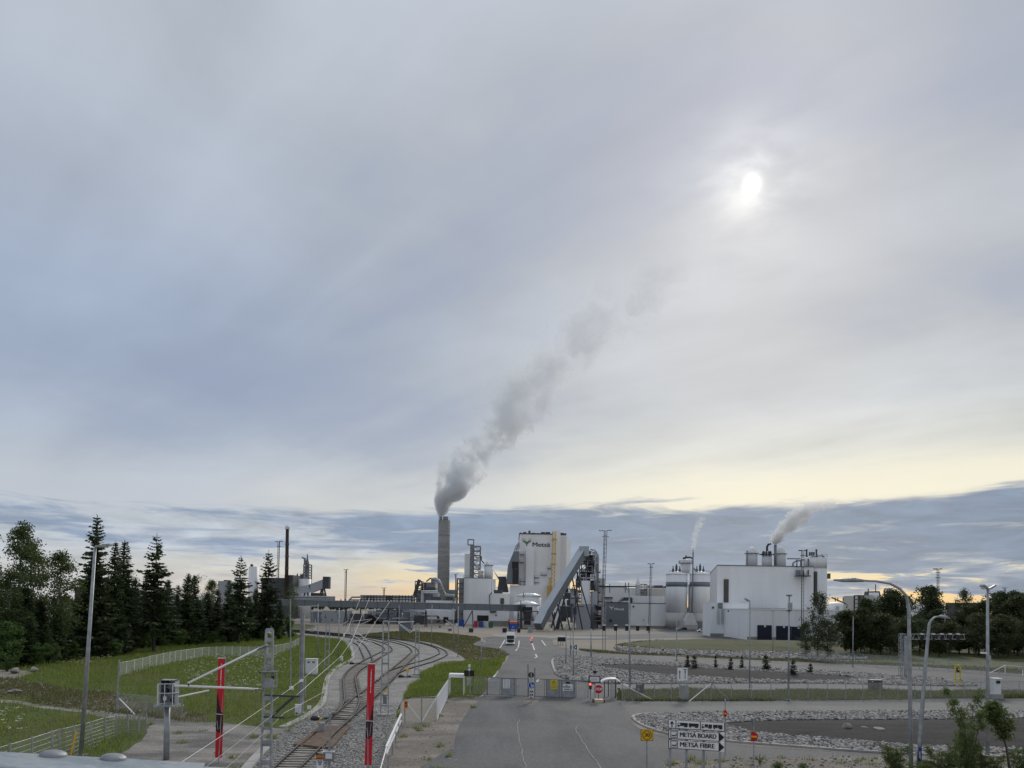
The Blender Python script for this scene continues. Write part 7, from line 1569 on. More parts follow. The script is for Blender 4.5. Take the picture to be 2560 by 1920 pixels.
bin_('white heaped big bag container by the annex', 1208, 1221, 1553, 1569, M['wall_pale'], 'skip_bin'); bin_('green waste container by the annex', 1221, 1233, 1556, 1570, paint('bin_green', (.04, .14, .07)), 'skip_bin')
bin_('dark ribbed container in the sandy yard before the gallery', 1172, 1183, 1571.5, 1581.5, M['steel_dark']); bin_('navy container beyond the truck on the sandy ground', 1256, 1267, 1571, 1582, M['navy']); bin_('navy container beside the blue trailer', 1293, 1301, 1571, 1582, M['navy'])
bin_('small brown box in the sandy yard', 1120, 1129, 1573, 1578, paint('box_brown', (.2, .17, .13))); bin_('white cube tank on the sandy ground by the conveyor foot', 1373, 1381, 1570, 1579, M['wall_pale']); bin_('blue tarpaulin covered pallet before the grey pump house', 1462, 1472, 1556, 1567, M['blue'])
bin_('grey switch cabinet beside the conveyor foot', 1320, 1331, 1566, 1582, M['wall_mid'], 'cabinet')
o = thing('bike_shelter', 'small dark rack shelter with a white roof beside the far road', 'shelter', P(1404, 1612)); Ys = P(1404, 1612).y
a, b = Q(1393, 1590, Ys), Q(1415, 1593, Ys); MB().box(a.x, b.x, Ys - .6, Ys + .8, b.z, a.z).build('roof', M['wall_pale'], o); MB().box(a.x + .1, b.x - .1, Ys + .2, Ys + .3, Q(1404, 1604, Ys).z, b.z).build('screen', M['navy'], o)
for x in (1395, 1401, 1406.5): MB().bar(Q(x, 1593, Ys - .4), Vector((Q(x, 1612, Ys).x, Ys - .4, 0)), .1).build('post', M['steel_dark'], o)
o = thing('signal_post', 'small black and white signal post on the stony strip', 'marker', P(1657, 1635)); Ys = P(1657, 1635).y
MB().tube(P(1657, 1635), Q(1657, 1617, Ys), .06).build('post', M['wall_pale'], o); MB().cube(Q(1657.5, 1625, Ys - .1), .3, .2, .35).build('black_box', M['black'], o); MB().cube(Q(1657, 1617, Ys), .16, .1, .16).build('top_lamp', M['sign_yellow'], o)
rr = random.Random(5)
for k in range(26):
    x = rr.uniform(1365, 1475) if k < 18 else rr.uniform(1095, 1240); y = rr.uniform(1563, 1572) if k < 18 else rr.uniform(1563, 1571); f = P(x, y); s_ = rr.uniform(.4, 1.1)
    mk = rr.choice(['cream', 'wall_pale', 'rust', 'steel', 'white'])
    nm_ = {'cream': 'cream', 'wall_pale': 'pale grey', 'rust': 'rusty brown', 'steel': 'dark grey', 'white': 'white'}[mk] + ('' if s_ > .75 else ' little') + ' lidded crate '
    o = thing('yard_crate', nm_ + ('in the clutter at the conveyor foot' if k < 18 else 'among the containers under the gallery'), 'crate', f, 'clutter at the conveyor foot' if k < 18 else 'clutter under the gallery')
    MB().cube(f + UP * s_ * .5, s_ * 1.2, s_, s_, rr.random()).build('box', M[mk], o); MB().cube(f + UP * (s_ + .06), s_ * 1.3, s_ * 1.1, .1, 0).build('lid', M['plinth'], o)
# ------------------------------------------------------------------ handrail of the bridge the photo is taken from
RY = lambda y: y
def rp(x, y, Y_): return Q(x, y, Y_)
ra, rb_ = Q(-700, 1835, 1.02), Q(514, 1904, 1.22)
d = (rb_ - ra); d.z = 0; d.normalize(); nrm = Vector((d.y, -d.x, 0))
o = thing('bridge_handrail', 'galvanised bridge handrail with two domed bolts', 'handrail', Vector((ra.x, ra.y, 0)))
o.location.z = 0
def beam(a, b, w, h, name, m, bev):
    """flat rail with softened edges, its far top edge running a-b"""
    dd = (b - a).normalized(); n_ = Vector((dd.y, -dd.x, 0)).normalized(); up = n_.cross(dd).normalized()
    if up.z < 0: up = -up
    pr_ = [(0, -bev), (bev * .3, -bev * .3), (bev, 0), (w - bev, 0), (w - bev * .3, -bev * .3), (w, -bev), (w, -h), (0, -h)]
    return MB().prism([a + n_ * u + up * v for u, v in pr_], b - a).build(name, m, o)
beam(ra, rb_, .12, .07, 'sleeve', M['galv_new'], .012)
rc = Q(505, 1912, 1.215); rd = rc + (rb_ - ra).normalized() * 1.6
beam(rc, rd, .105, .06, 'rail', M['galv_new'], .012)
upv = Vector((0, 0, 1)); dn = (rb_ - ra).normalized(); tl = (nrm.cross(dn)).normalized(); tl = tl if tl.z > 0 else -tl
for x, y in ((134, 1884), (285, 1893)):
    # bolts sit on the top face, a little in from the far edge
    t_ = 0.0; best = None
    for k in range(400):
        p = ra.lerp(rb_, k / 399) + nrm * .018; v = CAM_ROT.transposed() @ (p - Vector((0, 0, CAM_H))); px_ = CX + F_PX * v.x / -v.z
        if best is None or abs(px_ - x) < best[0]: best = (abs(px_ - x), p)
    p = best[1]; bm_ = MB(); X_, Y_ = dn, nrm
    prof = [(.019, -.002), (.019, .0015), (.0178, .004), (.0135, .0065), (.007, .008), (.001, .0084)]; vs = []
    for r_, z_ in prof: vs += [p + tl * z_ + X_ * (r_ * math.cos(q * 2 * math.pi / 28)) + Y_ * (r_ * math.sin(q * 2 * math.pi / 28)) for q in range(28)]
    fs = [(i * 28 + j, i * 28 + (j + 1) % 28, (i + 1) * 28 + (j + 1) % 28, (i + 1) * 28 + j) for i in range(5) for j in range(28)] + [tuple(range(140, 168))]
    bm_.add(vs, fs); bm_.build('bolt_head', M['bolt'], o, True)
for k in range(2):
    q = ra.lerp(rb_, .1 + k * .5) + nrm * .06; MB().bar(Vector((q.x, q.y, q.z - .08)), Vector((q.x, q.y, q.z - 1.1)), .06).build('baluster', M['galv_new'], o)

# ------------------------------------------------------------------ vegetation
def quads_obj(name, V, F, m, parent, kind=None):
    me = bpy.data.meshes.new(name)
    V = np.asarray(V, dtype=np.float32); F = np.asarray(F, dtype=np.int32); k = F.shape[1]
    me.vertices.add(len(V)); me.vertices.foreach_set('co', V.ravel())
    me.loops.add(F.size); me.loops.foreach_set('vertex_index', F.ravel())
    me.polygons.add(len(F)); me.polygons.foreach_set('loop_start', np.arange(0, F.size, k)); me.polygons.foreach_set('loop_total', np.full(len(F), k))
    me.update(calc_edges=True); me.validate()
    me.materials.append(m)
    o = bpy.data.objects.new(name, me); COL.objects.link(o)
    if parent: o.parent = parent
    return prop(o, kind=kind)
def kites(base, dirs, side, length, width, fold=0.35):
    """leaf-shaped four-corner blades: base, two shoulders, tip"""
    a = base; b = base + dirs * (length * fold)[:, None] + side * (width / 2)[:, None]; c = base + dirs * length[:, None]; d = base + dirs * (length * fold)[:, None] - side * (width / 2)[:, None]
    n = len(base); V = np.stack([a, b, c, d], 1).reshape(-1, 3); return V, np.arange(4 * n).reshape(n, 4)
def unit(v): return v / np.maximum(np.linalg.norm(v, axis=1, keepdims=True), 1e-6)

PROTO = {}
def spruce_proto(key, h, rmax, seed, open_=0.0, m='spruce', power=0.8, first=0.06):
    rg = np.random.default_rng(seed); t = thing('spruce_tree', 'x', 'spruce')
    MB().path([(0, 0, 0), (0.05, 0, h * .4), (0, 0.03, h * .98)], [h * .011 + .06, h * .008 + .03, .02], 7).build('trunk', M['trunk'], t)
    B, D, S, L, W = [], [], [], [], []
    z = h * first
    while z < h * .985:
        u = z / h; R_ = rmax * (1 - u) ** power * rg.uniform(.72, 1.12) + .18
        nb = rg.integers(4, 7) if not open_ else rg.integers(3, 6); a0 = rg.uniform(0, 6.28)
        for k in range(nb):
            if rg.random() < open_ * .35: continue
            a = a0 + k * 6.283 / nb + rg.normal(0, .25); Lb = R_ * rg.uniform(.7, 1.15)
            droop = rg.uniform(.12, .34) if u < .75 else -rg.uniform(.1, .5) * (u - .55)
            n = max(3, int(Lb / (.26 + .1 * open_))); rad = np.array([math.cos(a), math.sin(a), 0.]); tan = np.array([-math.sin(a), math.cos(a), 0.])
            for i in range(n):
                f = (i + .6) / n; p = rad * (Lb * f) + np.array([0, 0, z - droop * Lb * f + .22 * Lb * f * f])
                wl = (Lb * .40 * (1 - f * .62) + (.30 if h > 8 else .12)) * rg.uniform(.7, 1.25)
                for s in (-1, 1):
                    dv = rad * rg.uniform(.5, .9) + tan * s * rg.uniform(.5, 1.0) + np.array([0, 0, -rg.uniform(.05, .45)])
                    B.append(p); D.append(dv); S.append(rg.normal(0, .4, 3) + np.array([0, 0, .8]) if rg.random() < .5 else rad + rg.normal(0, .3, 3)); L.append(wl); W.append(wl * rg.uniform(.40, .62))
                if rg.random() < .75 - open_ * .3:
                    B.append(p); D.append(np.array([0, 0, -1.]) + rg.normal(0, .3, 3)); S.append(tan); L.append(wl * .9); W.append(wl * .45)
            B.append(rad * Lb * .9 + np.array([0, 0, z - droop * Lb * .9 + .18 * Lb])); D.append(rad + np.array([0, 0, .2])); S.append(tan); L.append(.3 + Lb * .1); W.append(.16)
        z += h * rg.uniform(.016, .026) * (1 + .8 * open_) if h > 8 else h * rg.uniform(.03, .05)
    for k in range(10): B.append(np.array([0, 0, h * (.93 + .007 * k)])); D.append(rg.normal(0, .5, 3) + np.array([0, 0, 1.])); S.append(rg.normal(0, 1, 3)); L.append(.4); W.append(.12)
    B, D, S = np.array(B), unit(np.array(D)), np.array(S); S = unit(np.cross(D, np.cross(S, D)))
    V, F = kites(B, D, S, np.array(L), np.array(W)); quads_obj('crown', V, F, M[m], t); PROTO[key] = (t, h)
def leafy_proto(key, h, seed, spread, nleaf, size, m='birch', tm='birch_trunk', stems=1, base=.22, name='birch_tree', cat='birch', droop=.0, elong=1.6, blob=.075, nb=34, wind=0.0):
    rg = np.random.default_rng(seed); t = thing(name, 'x', cat); tb = MB(); tips = []
    for s in range(stems):
        lean = rg.normal(0, .10 + .12 * (stems > 1), 2) * h + np.array([wind * h, 0]); p0 = np.array([rg.normal(0, .012 * h * (stems > 1)), rg.normal(0, .012 * h * (stems > 1)), 0]); hs = h * rg.uniform(.8, 1.0) if stems > 1 and s else h
        trunk = [p0 + np.array([lean[0] * f * f, lean[1] * f * f, hs * f * .97]) + rg.normal(0, .01 * h * f, 3) * np.array([1, 1, 0]) for f in np.linspace(0, 1, 7)]
        r0 = (.011 * h + .02) / (stems ** .4); tb.path([tuple(q) for q in trunk], [r0 * (1 - .86 * k / 6) for k in range(7)], 6)
        for k in range(max(6, nb // stems)):
            f = base + (1 - base) * (k + rg.random()) / max(6, nb // stems); f = min(f, .985); i = min(int(f * 6), 5); p = trunk[i] + (trunk[i + 1] - trunk[i]) * (f * 6 - i)
            env = math.sin(math.pi * min(1, max(.0, (f - base) / (1 - base)) ** .75)) ** .7 + .14; Lb = spread * h * env * rg.uniform(.5, 1.15); a = rg.uniform(0, 6.28)
            dv = np.array([math.cos(a), math.sin(a), rg.uniform(.25, .95)]); dv /= np.linalg.norm(dv); q1 = p + dv * Lb * .55; q2 = p + dv * Lb + np.array([wind * Lb, 0, -droop * Lb])
            tb.path([tuple(p), tuple(q1), tuple(q2)], [r0 * .32, r0 * .2, .012], 4)
            for g in (.45, .65, .85, 1.0): tips.append(p + (q1 - p) * min(1, g / .55) if g < .55 else q1 + (q2 - q1) * ((g - .55) / .45))
            for j in range(2):
                w = rg.normal(0, 1, 3); w[2] = abs(w[2]) * .5 - droop; w /= np.linalg.norm(w); e = q1 + w * Lb * .45; tb.path([tuple(q1), tuple(e)], [r0 * .14, .01], 3); tips += [q1 + (e - q1) * .6, e]
    tb.build('trunk', M[tm], t)
    tips = np.array(tips); n = nleaf; idx = rg.integers(0, len(tips), n); wt = rg.random(len(tips)); idx = np.where(wt[idx] < .18, rg.integers(0, len(tips), n), idx)
    B = tips[idx] + unit(rg.normal(0, 1, (n, 3))) * (rg.random((n, 1)) ** .6) * blob * h * 1.05; D = rg.normal(0, 1, (n, 3)); D[:, 2] -= .35 + droop * 2; D[:, 0] += wind * 3; D = unit(D); S = unit(np.cross(D, rg.normal(0, 1, (n, 3))))
    L = size * rg.uniform(.6, 1.3, n); V, F = kites(B, D, S, L, L / elong, .45); quads_obj('crown', V, F, M[m], t); PROTO[key] = (t, h)
USED = set()
def plant(key, label, x, ytop, Y, wide=1.0, group=None, rz=None, cat=None, z0=0.0):
    """set a tree so that its top stands at the photo point"""
    src, h = PROTO[key]; top = Q(x, ytop - (9 if key[0] == 'a' else 5 if key[0] == 'b' else 0), Y); s = (top.z - z0) / h
    if key in USED: o = copy_tree(src)
    else: o = src; USED.add(key)
    o.location = (top.x, Y, z0); o.scale = (s * wide, s * wide, s); o.rotation_euler = (0, 0, rz if rz is not None else (x * 1.7) % 6.28)
    prop(o, label, cat, group); return o
spruce_proto('s1', 22, 3.6, 1, power=.7); spruce_proto('s2', 20, 3.0, 2, power=.75); spruce_proto('s3', 18, 3.7, 3, power=.75); spruce_proto('s4', 20, 4.9, 4, open_=.3, power=.72, first=.2); spruce_proto('s5', 9, 2.1, 5); spruce_proto('s6', 20, 4.7, 6, open_=.45, power=.62, first=.2, m='pine')
leafy_proto('b1', 18, 11, .16, 6200, .30, droop=.3, nb=36, blob=.055); leafy_proto('b2', 15, 12, .19, 6000, .28, droop=.28, nb=36, blob=.06); leafy_proto('b3', 14, 13, .17, 2600, .24, droop=.15, nb=30)
leafy_proto('a1', 13, 21, .28, 9000, .34, m='alder', tm='trunk', name='alder_tree', cat='alder', elong=1.35, base=.12, nb=44); leafy_proto('a2', 12, 22, .33, 9000, .34, m='alder', tm='trunk', name='alder_tree', cat='alder', elong=1.35, base=.1, nb=44)
leafy_proto('a3', 11, 23, .24, 4200, .27, m='alder', tm='trunk', name='alder_tree', cat='alder', base=.1, nb=34)
leafy_proto('y1', 5, 31, .33, 4200, .24, m='young', tm='trunk', stems=4, base=.05, name='leafy_bush', cat='bush', nb=40); leafy_proto('y2', 6, 32, .24, 4200, .24, m='young', tm='trunk', stems=3, base=.05, name='leafy_bush', cat='bush', nb=40)
leafy_proto('w1', 2.6, 41, .26, 6000, .12, m='willow', tm='trunk', stems=9, base=.08, name='willow_bush', cat='bush', elong=3.4, nb=90, blob=.06)
leafy_proto('w2', 4.4, 42, .10, 6500, .14, m='willow', tm='trunk', stems=4, base=.1, name='willow_sapling', cat='bush', elong=3.6, nb=70, blob=.045, wind=.10)
leafy_proto('w3', 4.0, 43, .11, 2600, .16, m='willow', tm='trunk', stems=1, base=.62, name='willow_sapling', cat='bush', elong=3.2, nb=26, blob=.06, wind=.12)
G1 = 'spruces at the forest edge'
plant('s1', 'tallest spruce of the forest edge, behind the leaning lamp post', 243, 1287, 112, 1.0, G1); plant('s2', 'narrower of a close pair of slim spruces beside the tallest one', 289, 1352, 116, 1.0, G1); plant('s2', 'fuller of a close pair of slim spruces beside the tallest one', 312, 1350, 122, 1.15, G1, rz=2.1)
plant('s4', 'tall spruce with a bare lower trunk standing apart', 393, 1333, 126, 1.0, G1); plant('s3', 'taller twin of two short dense spruces', 471, 1432, 146, 1.0, G1); plant('s3', 'shorter twin of two short dense spruces', 487, 1438, 150, 1.0, G1, rz=1.0)
plant('s4', 'open branched conifer in front of the tall slim tank', 603, 1388, 150, .95, G1, rz=3.0); plant('s6', 'sparse conifer in front of the dark mill building', 672, 1376, 168, .9, G1); plant('s3', 'short dark spruce touching the open branched conifer', 573, 1450, 158, .9, G1, rz=4.0)
for k, (x, y, Y_, w, key) in enumerate(((340, 1442, 138, 1, 's3'), (365, 1430, 142, .9, 's2'), (420, 1448, 150, 1.1, 's3'), (445, 1462, 158, 1.1, 's3'), (520, 1478, 165, 1.2, 's3'), (545, 1472, 168, 1.1, 's3'), (640, 1470, 178, 1.1, 's3'), (655, 1500, 172, 1.1, 's3'), (700, 1498, 185, 1.1, 's3'), (625, 1490, 170, 1.1, 's3'),
    (215, 1475, 118, 1.1, 's3'), (270, 1440, 128, 1.1, 's3'), (190, 1492, 116, 1.2, 's3'), (330, 1470, 130, 1.2, 's3'), (400, 1480, 140, 1.2, 's3'), (500, 1500, 155, 1.2, 's3'), (585, 1500, 160, 1.2, 's3'), (255, 1500, 112, 1.2, 's3'), (300, 1500, 118, 1.2, 's3'), (230, 1400, 124, 1.0, 's1'), (455, 1500, 150, 1.2, 's3'))):
    plant(key, 'dark spruce filling the forest edge between the taller spruces', x, y, Y_, w, G1, rz=k * 1.3)
for k, (x, y, Y_, w) in enumerate(((65, 1466, 100, 1.1), (100, 1500, 104, 1.2), (142, 1528, 102, 1.2), (30, 1500, 110, 1.2), (115, 1560, 98, 1.3), (170, 1555, 106, 1.2), (75, 1540, 96, 1.2))):
    plant('s5' if k != 3 else 's3', 'young dark spruce under the birches', x, y, Y_, w, 'young spruces under the birches', rz=k)
GB = 'birches at the forest edge'
plant('b1', 'tallest loose crowned birch of the forest edge', 54, 1313, 106, 1.0, GB); plant('b2', 'rounded birch leaning towards the tallest spruce', 148, 1381, 103, 1.05, GB); plant('b2', 'birch between the tallest birch and the rounded one', 100, 1358, 112, .9, GB, rz=2.0); plant('b1', 'birch beside the tallest birch, away from the spruces', -4, 1373, 100, 1.1, GB, rz=3.0)
plant('b2', 'birch filling the gap under the tallest birch', 25, 1430, 98, 1.1, GB, rz=4.0); plant('b1', 'birch beyond the corner of the forest edge', -70, 1360, 104, 1.1, GB, rz=1.0); plant('b3', 'thin airy birch between the spruces', 354, 1408, 150, 1.0, GB); plant('b3', 'thin airy birch beside the bare trunked spruce', 435, 1440, 165, 1.0, GB, rz=1.5); plant('b3', 'thin airy birch beside the dark mill building', 720, 1460, 190, 1.0, GB, rz=2.5); plant('b2', 'yellow green birch before the pale block', 533, 1455, 190, 1.0, GB, rz=3.3)
for k, (x, y, Y_, w, key) in enumerate(((18, 1560, 92, 1.2, 'y1'), (48, 1530, 96, 1.1, 'y2'), (-30, 1530, 94, 1.3, 'y1'), (130, 1600, 99, 1.2, 'y1'), (180, 1605, 106, 1.1, 'y1'), (90, 1610, 95, 1.3, 'y1'), (330, 1580, 124, 1.1, 'y1'), (355, 1560, 130, 1.0, 'y2'), (410, 1585, 138, 1.2, 'y1'), (215, 1620, 108, 1.1, 'y1'), (290, 1600, 112, 1.1, 'y1'), (450, 1575, 140, 1.2, 'y1'), (480, 1590, 145, 1.2, 'y1'), (530, 1580, 150, 1.2, 'y1'), (560, 1590, 152, 1.2, 'y1'), (620, 1585, 158, 1.2, 'y1'), (660, 1575, 165, 1.2, 'y2'), (700, 1550, 172, 1.1, 'y2'), (728, 1540, 178, 1.0, 'y2'), (20, 1640, 88, 1.2, 'y1'), (375, 1600, 132, 1.1, 'y1'))):
    plant(key, 'bright green bush at the foot of the forest edge', x, y, Y_, w, 'bushes at the foot of the forest', rz=k * .9)
GR = 'trees behind the far fence'
for k, (x, y, Y_, w, key, lb) in enumerate(((2045, 1492, 140, .85, 'a3', 'single airy tree in front of the machine hall corner'), (2140, 1532, 152, 1.1, 'a2', 'low dark tree beside the white annex'), (2178, 1508, 172, 1.0, 'a1', 'dark tree in front of the pale plant block'), (2215, 1496, 176, 1.1, 'a1', 'dark tree under the three bent pipes'), (2258, 1488, 174, 1.1, 'a2', 'dark tree behind the big curved lamp post'), (2312, 1476, 178, 1.1, 'a1', 'highest dark tree beside the three tier mast'),
    (2345, 1535, 168, 1.1, 'a2', 'low dark tree before the far white block'), (2412, 1484, 186, .7, 'a3', 'slim tree top sticking out above the dark roofed hall'), (2398, 1528, 166, 1.2, 'a2', 'broad dark tree before the dark roofed hall'), (2440, 1514, 166, 1.1, 'a1', 'dark tree next to the two headed lamp post'), (2476, 1492, 172, 1.0, 'a1', 'dark tree behind the two headed lamp post'), (2502, 1490, 178, 1.0, 'a1', 'dark tree under the small far floodlight mast'),
    (2535, 1502, 166, 1.1, 'a2', 'dark tree above the pedestrian gate'), (2562, 1490, 170, 1.1, 'a1', 'dark tree at the end of the far fence'))):
    plant(key, lb, x, y, Y_, w, GR, rz=k * 1.1)
for k in range(22):
    x = 2128 + k * 24.5; plant(('a2', 'a3', 'a1')[k % 3], 'dark undergrowth tree filling the row behind the far fence', x, 1538 + (k * 37) % 34, 152 + (k * 13) % 16 - (k % 2) * 8, 1.5, 'undergrowth behind the far fence', rz=k * 2.3)
plant('a3', 'low leafy tree growing into the airy tree at the fence', 2070, 1560, 136, 1.5, GR, rz=2.0); plant('a3', 'small tree touching the airy tree', 2015, 1565, 138, 1.2, GR, rz=4.0)
for k in range(8):
    plant('a1', 'dark tree continuing the row past the pedestrian gate', 2600 + k * 45, 1495 + (k * 7) % 20, 168 + k % 3 * 6, 1.1, 'trees past the pedestrian gate', rz=k) if k < 4 else None
for lb, key, x, y, Y_, w in (('dense round willow bush beside the big curved lamp post', 'w1', 2240, 1858, 38.5, 1.1), ('tall willow sapling bent by the wind', 'w2', 2425, 1722, 36.5, .85), ('lower willow bush beside the bent sapling', 'w1', 2345, 1868, 37, 1.2), ('broad willow bush under the bent sapling', 'w1', 2420, 1845, 38, 1.0), ('thin stemmed willow sapling with a leafy top', 'w3', 2528, 1756, 37, 1.3),
                             ('willow bush beside the thin stemmed sapling', 'w1', 2562, 1862, 38, 1.3), ('young willow shoot by the no entry sign', 'w2', 1900, 1886, 42, 1.0), ('low weedy willow beside the no entry sign', 'w1', 1942, 1903, 40, 1.2), ('low willow between the shoot and the round bush', 'w1', 2010, 1908, 39.5, 1.3), ('low willow before the two headed lamp post', 'w1', 2480, 1880, 37.5, 1.2), ('low willow filling the verge corner', 'w1', 2300, 1900, 36.5, 1.2), ('weedy willow shoot near the direction sign', 'w2', 1838, 1905, 42, 1.0)):
    plant(key, lb, x, y, Y_, w, 'willows on the near verge')
spruce_proto('p1', 2.6, .9, 51, open_=.7, m='pine', power=.55, first=.12)
for k, (x, yt, yb, w, lb) in enumerate(((1719, 1640, 1672, .9, 'smaller one of two small pines standing close together'), (1736, 1640, 1676, 1.0, 'larger one of two small pines standing close together'), (1789, 1641, 1671, .55, 'thin small pine next to the close pair'), (1827, 1646, 1678, .8, 'small pine between the two thin ones'), (1855, 1641, 1673, .6, 'thin small pine next to the bushiest one'), (1915, 1639, 1677, 1.0, 'bushiest small pine on the far bark bed'), (1983, 1652, 1691, .9, 'small pine beside the boxed lamp post'), (2026, 1660, 1685, 1.1, 'squat small pine near the end of the far bark bed'))):
    plant('p1', lb, x, yt, P(x, yb).y, w, 'small pines on the far island', rz=k * 1.7, cat='pine')

# grass: blades and white umbels, too many to count
def in_poly(poly, X, Y_):
    c = np.zeros(len(X), bool); n = len(poly); j = n - 1
    for i in range(n):
        xi, yi = poly[i]; xj, yj = poly[j]
        if yi != yj: c ^= ((yi > Y_) != (yj > Y_)) & (X < (xj - xi) * (Y_ - yi) / (yj - yi) + xi)
        j = i
    return c
def scatter(poly, n, seed, holes=(), xr=1.0, near=0.0):
    rg = np.random.default_rng(seed); p = np.array(poly); lo, hi = p.min(0), p.max(0); out = []
    got = 0
    while got < n:
        X = rg.uniform(lo[0], hi[0], n * 2); u = rg.random(n * 2) ** (1 + near); Y_ = lo[1] + (hi[1] - lo[1]) * u
        k = in_poly(poly, X, Y_) & (np.abs(X) < (.80 * Y_ + 2)) & (Y_ > 30)
        for h in holes: k &= ~in_poly(h, X, Y_)
        out.append(np.stack([X[k], Y_[k]], 1)); got += k.sum()
        if len(out) > 40: break
    return np.concatenate(out)[:n], rg
def grass(name, zone_names, n, hmin, hmax, m, label, holes=(), seed=1, near=0.0, wmul=1.0, clump=0):
    VV, FF = [], []; off = 0
    for i, zn in enumerate(zone_names):
        pts, rg = scatter(ZONES[zn], n[i], seed + i, [ZONES[h] for h in holes if h != zn], near=near)
        if clump:
            c_ = pts[:max(1, len(pts) // clump)]; pts = c_[rg.integers(0, len(c_), len(pts))] + rg.normal(0, .16, (len(pts), 2))
        k = len(pts)
        patch = .55 + .9 * (np.sin(pts[:, 0] * .45 + 1.3 * np.sin(pts[:, 1] * .21)) * np.sin(pts[:, 1] * .38 + pts[:, 0] * .11) * .5 + .5)
        H = rg.uniform(hmin, hmax, k) * patch; w = np.maximum(.014, pts[:, 1] * .0005) * rg.uniform(.7, 1.5, k) * wmul
        a = rg.uniform(0, 6.28, k); lean = rg.normal(0, .32, (k, 2)); b = np.stack([pts[:, 0], pts[:, 1], np.full(k, .03)], 1); s = np.stack([np.cos(a) * w, np.sin(a) * w, np.zeros(k)], 1)
        t = b + np.stack([lean[:, 0] * H + .12 * H, lean[:, 1] * H, H], 1); V = np.stack([b - s, b + s, t], 1).reshape(-1, 3); VV.append(V); FF.append(np.arange(3 * k).reshape(k, 3) + off); off += 3 * k
    o = quads_obj(name, np.concatenate(VV), np.concatenate(FF), m, None, 'stuff'); prop(o, label, 'grass'); return o
grass('meadow_grass', ['meadow', 'green_bank'], [90000, 16000], .22, .6, M['blade'], 'green meadow grass between the forest, the dirt path and the tracks', ('bare_earth', 'stony_patch', 'dirt_path', 'trackbed'), 3, .6)
grass('dry_grass', ['dry_bank', 'bare_earth', 'strip_verge'], [14000, 6000, 7000], .12, .35, M['blade_dry'], 'brownish dry grass on the bank by the far road and bare earth', ('trackbed',), 9)
grass('verge_grass', ['fence_verge', 'grass_mound', 'roadside_verge'], [30000, 14000, 900], .2, .45, M['blade_dry'], 'tall olive grass along the verge fence and on the mound', (), 15)
grass('verge_weeds', ['roadside_verge', 'fence_verge', 'road_shoulder', 'dirt_path'], [5000, 14000, 500, 900], .10, .34, M['blade'], 'green weeds on the near verge and along the dirt path', (), 25, .4, clump=30)
def umbels(pxpoly, n, seed, label):
    pts, rg = scatter([(P(x, y).x, P(x, y).y) for x, y in pxpoly], n, seed); VV, FF = [], []; off = 0
    for x, y in pts:
        h = rg.uniform(.5, .85); c = np.array([x + rg.normal(0, .08), y, h]); k = 6
        for j in range(5):
            q = c + rg.normal(0, .08, 3) * np.array([1, 1, .35]); r = rg.uniform(.018, .034) * (1 + y / 260); VV.append(np.array([q + np.array([r * math.cos(i * 1.0472), r * math.sin(i * 1.0472), .35 * r * math.sin(i * 2.1)]) for i in range(6)])); FF.append(np.arange(6) + off); off += 6
    o = quads_obj('white_umbels', np.concatenate(VV), np.array(FF), M['flower'], None, 'stuff'); return prop(o, label, 'flowers')
umbels([(440, 1660), (540, 1645), (700, 1645), (735, 1660), (700, 1700), (640, 1740), (560, 1745), (470, 1720)], 300, 5, 'white flowering umbels in the meadow behind the red banner')
umbels([(40, 1640), (280, 1630), (290, 1660), (200, 1672), (60, 1660)], 130, 6, 'white flowering umbels along the forest edge'); umbels([(0, 1770), (60, 1790), (60, 1850), (0, 1860)], 25, 7, 'few white flowers in the near meadow corner')

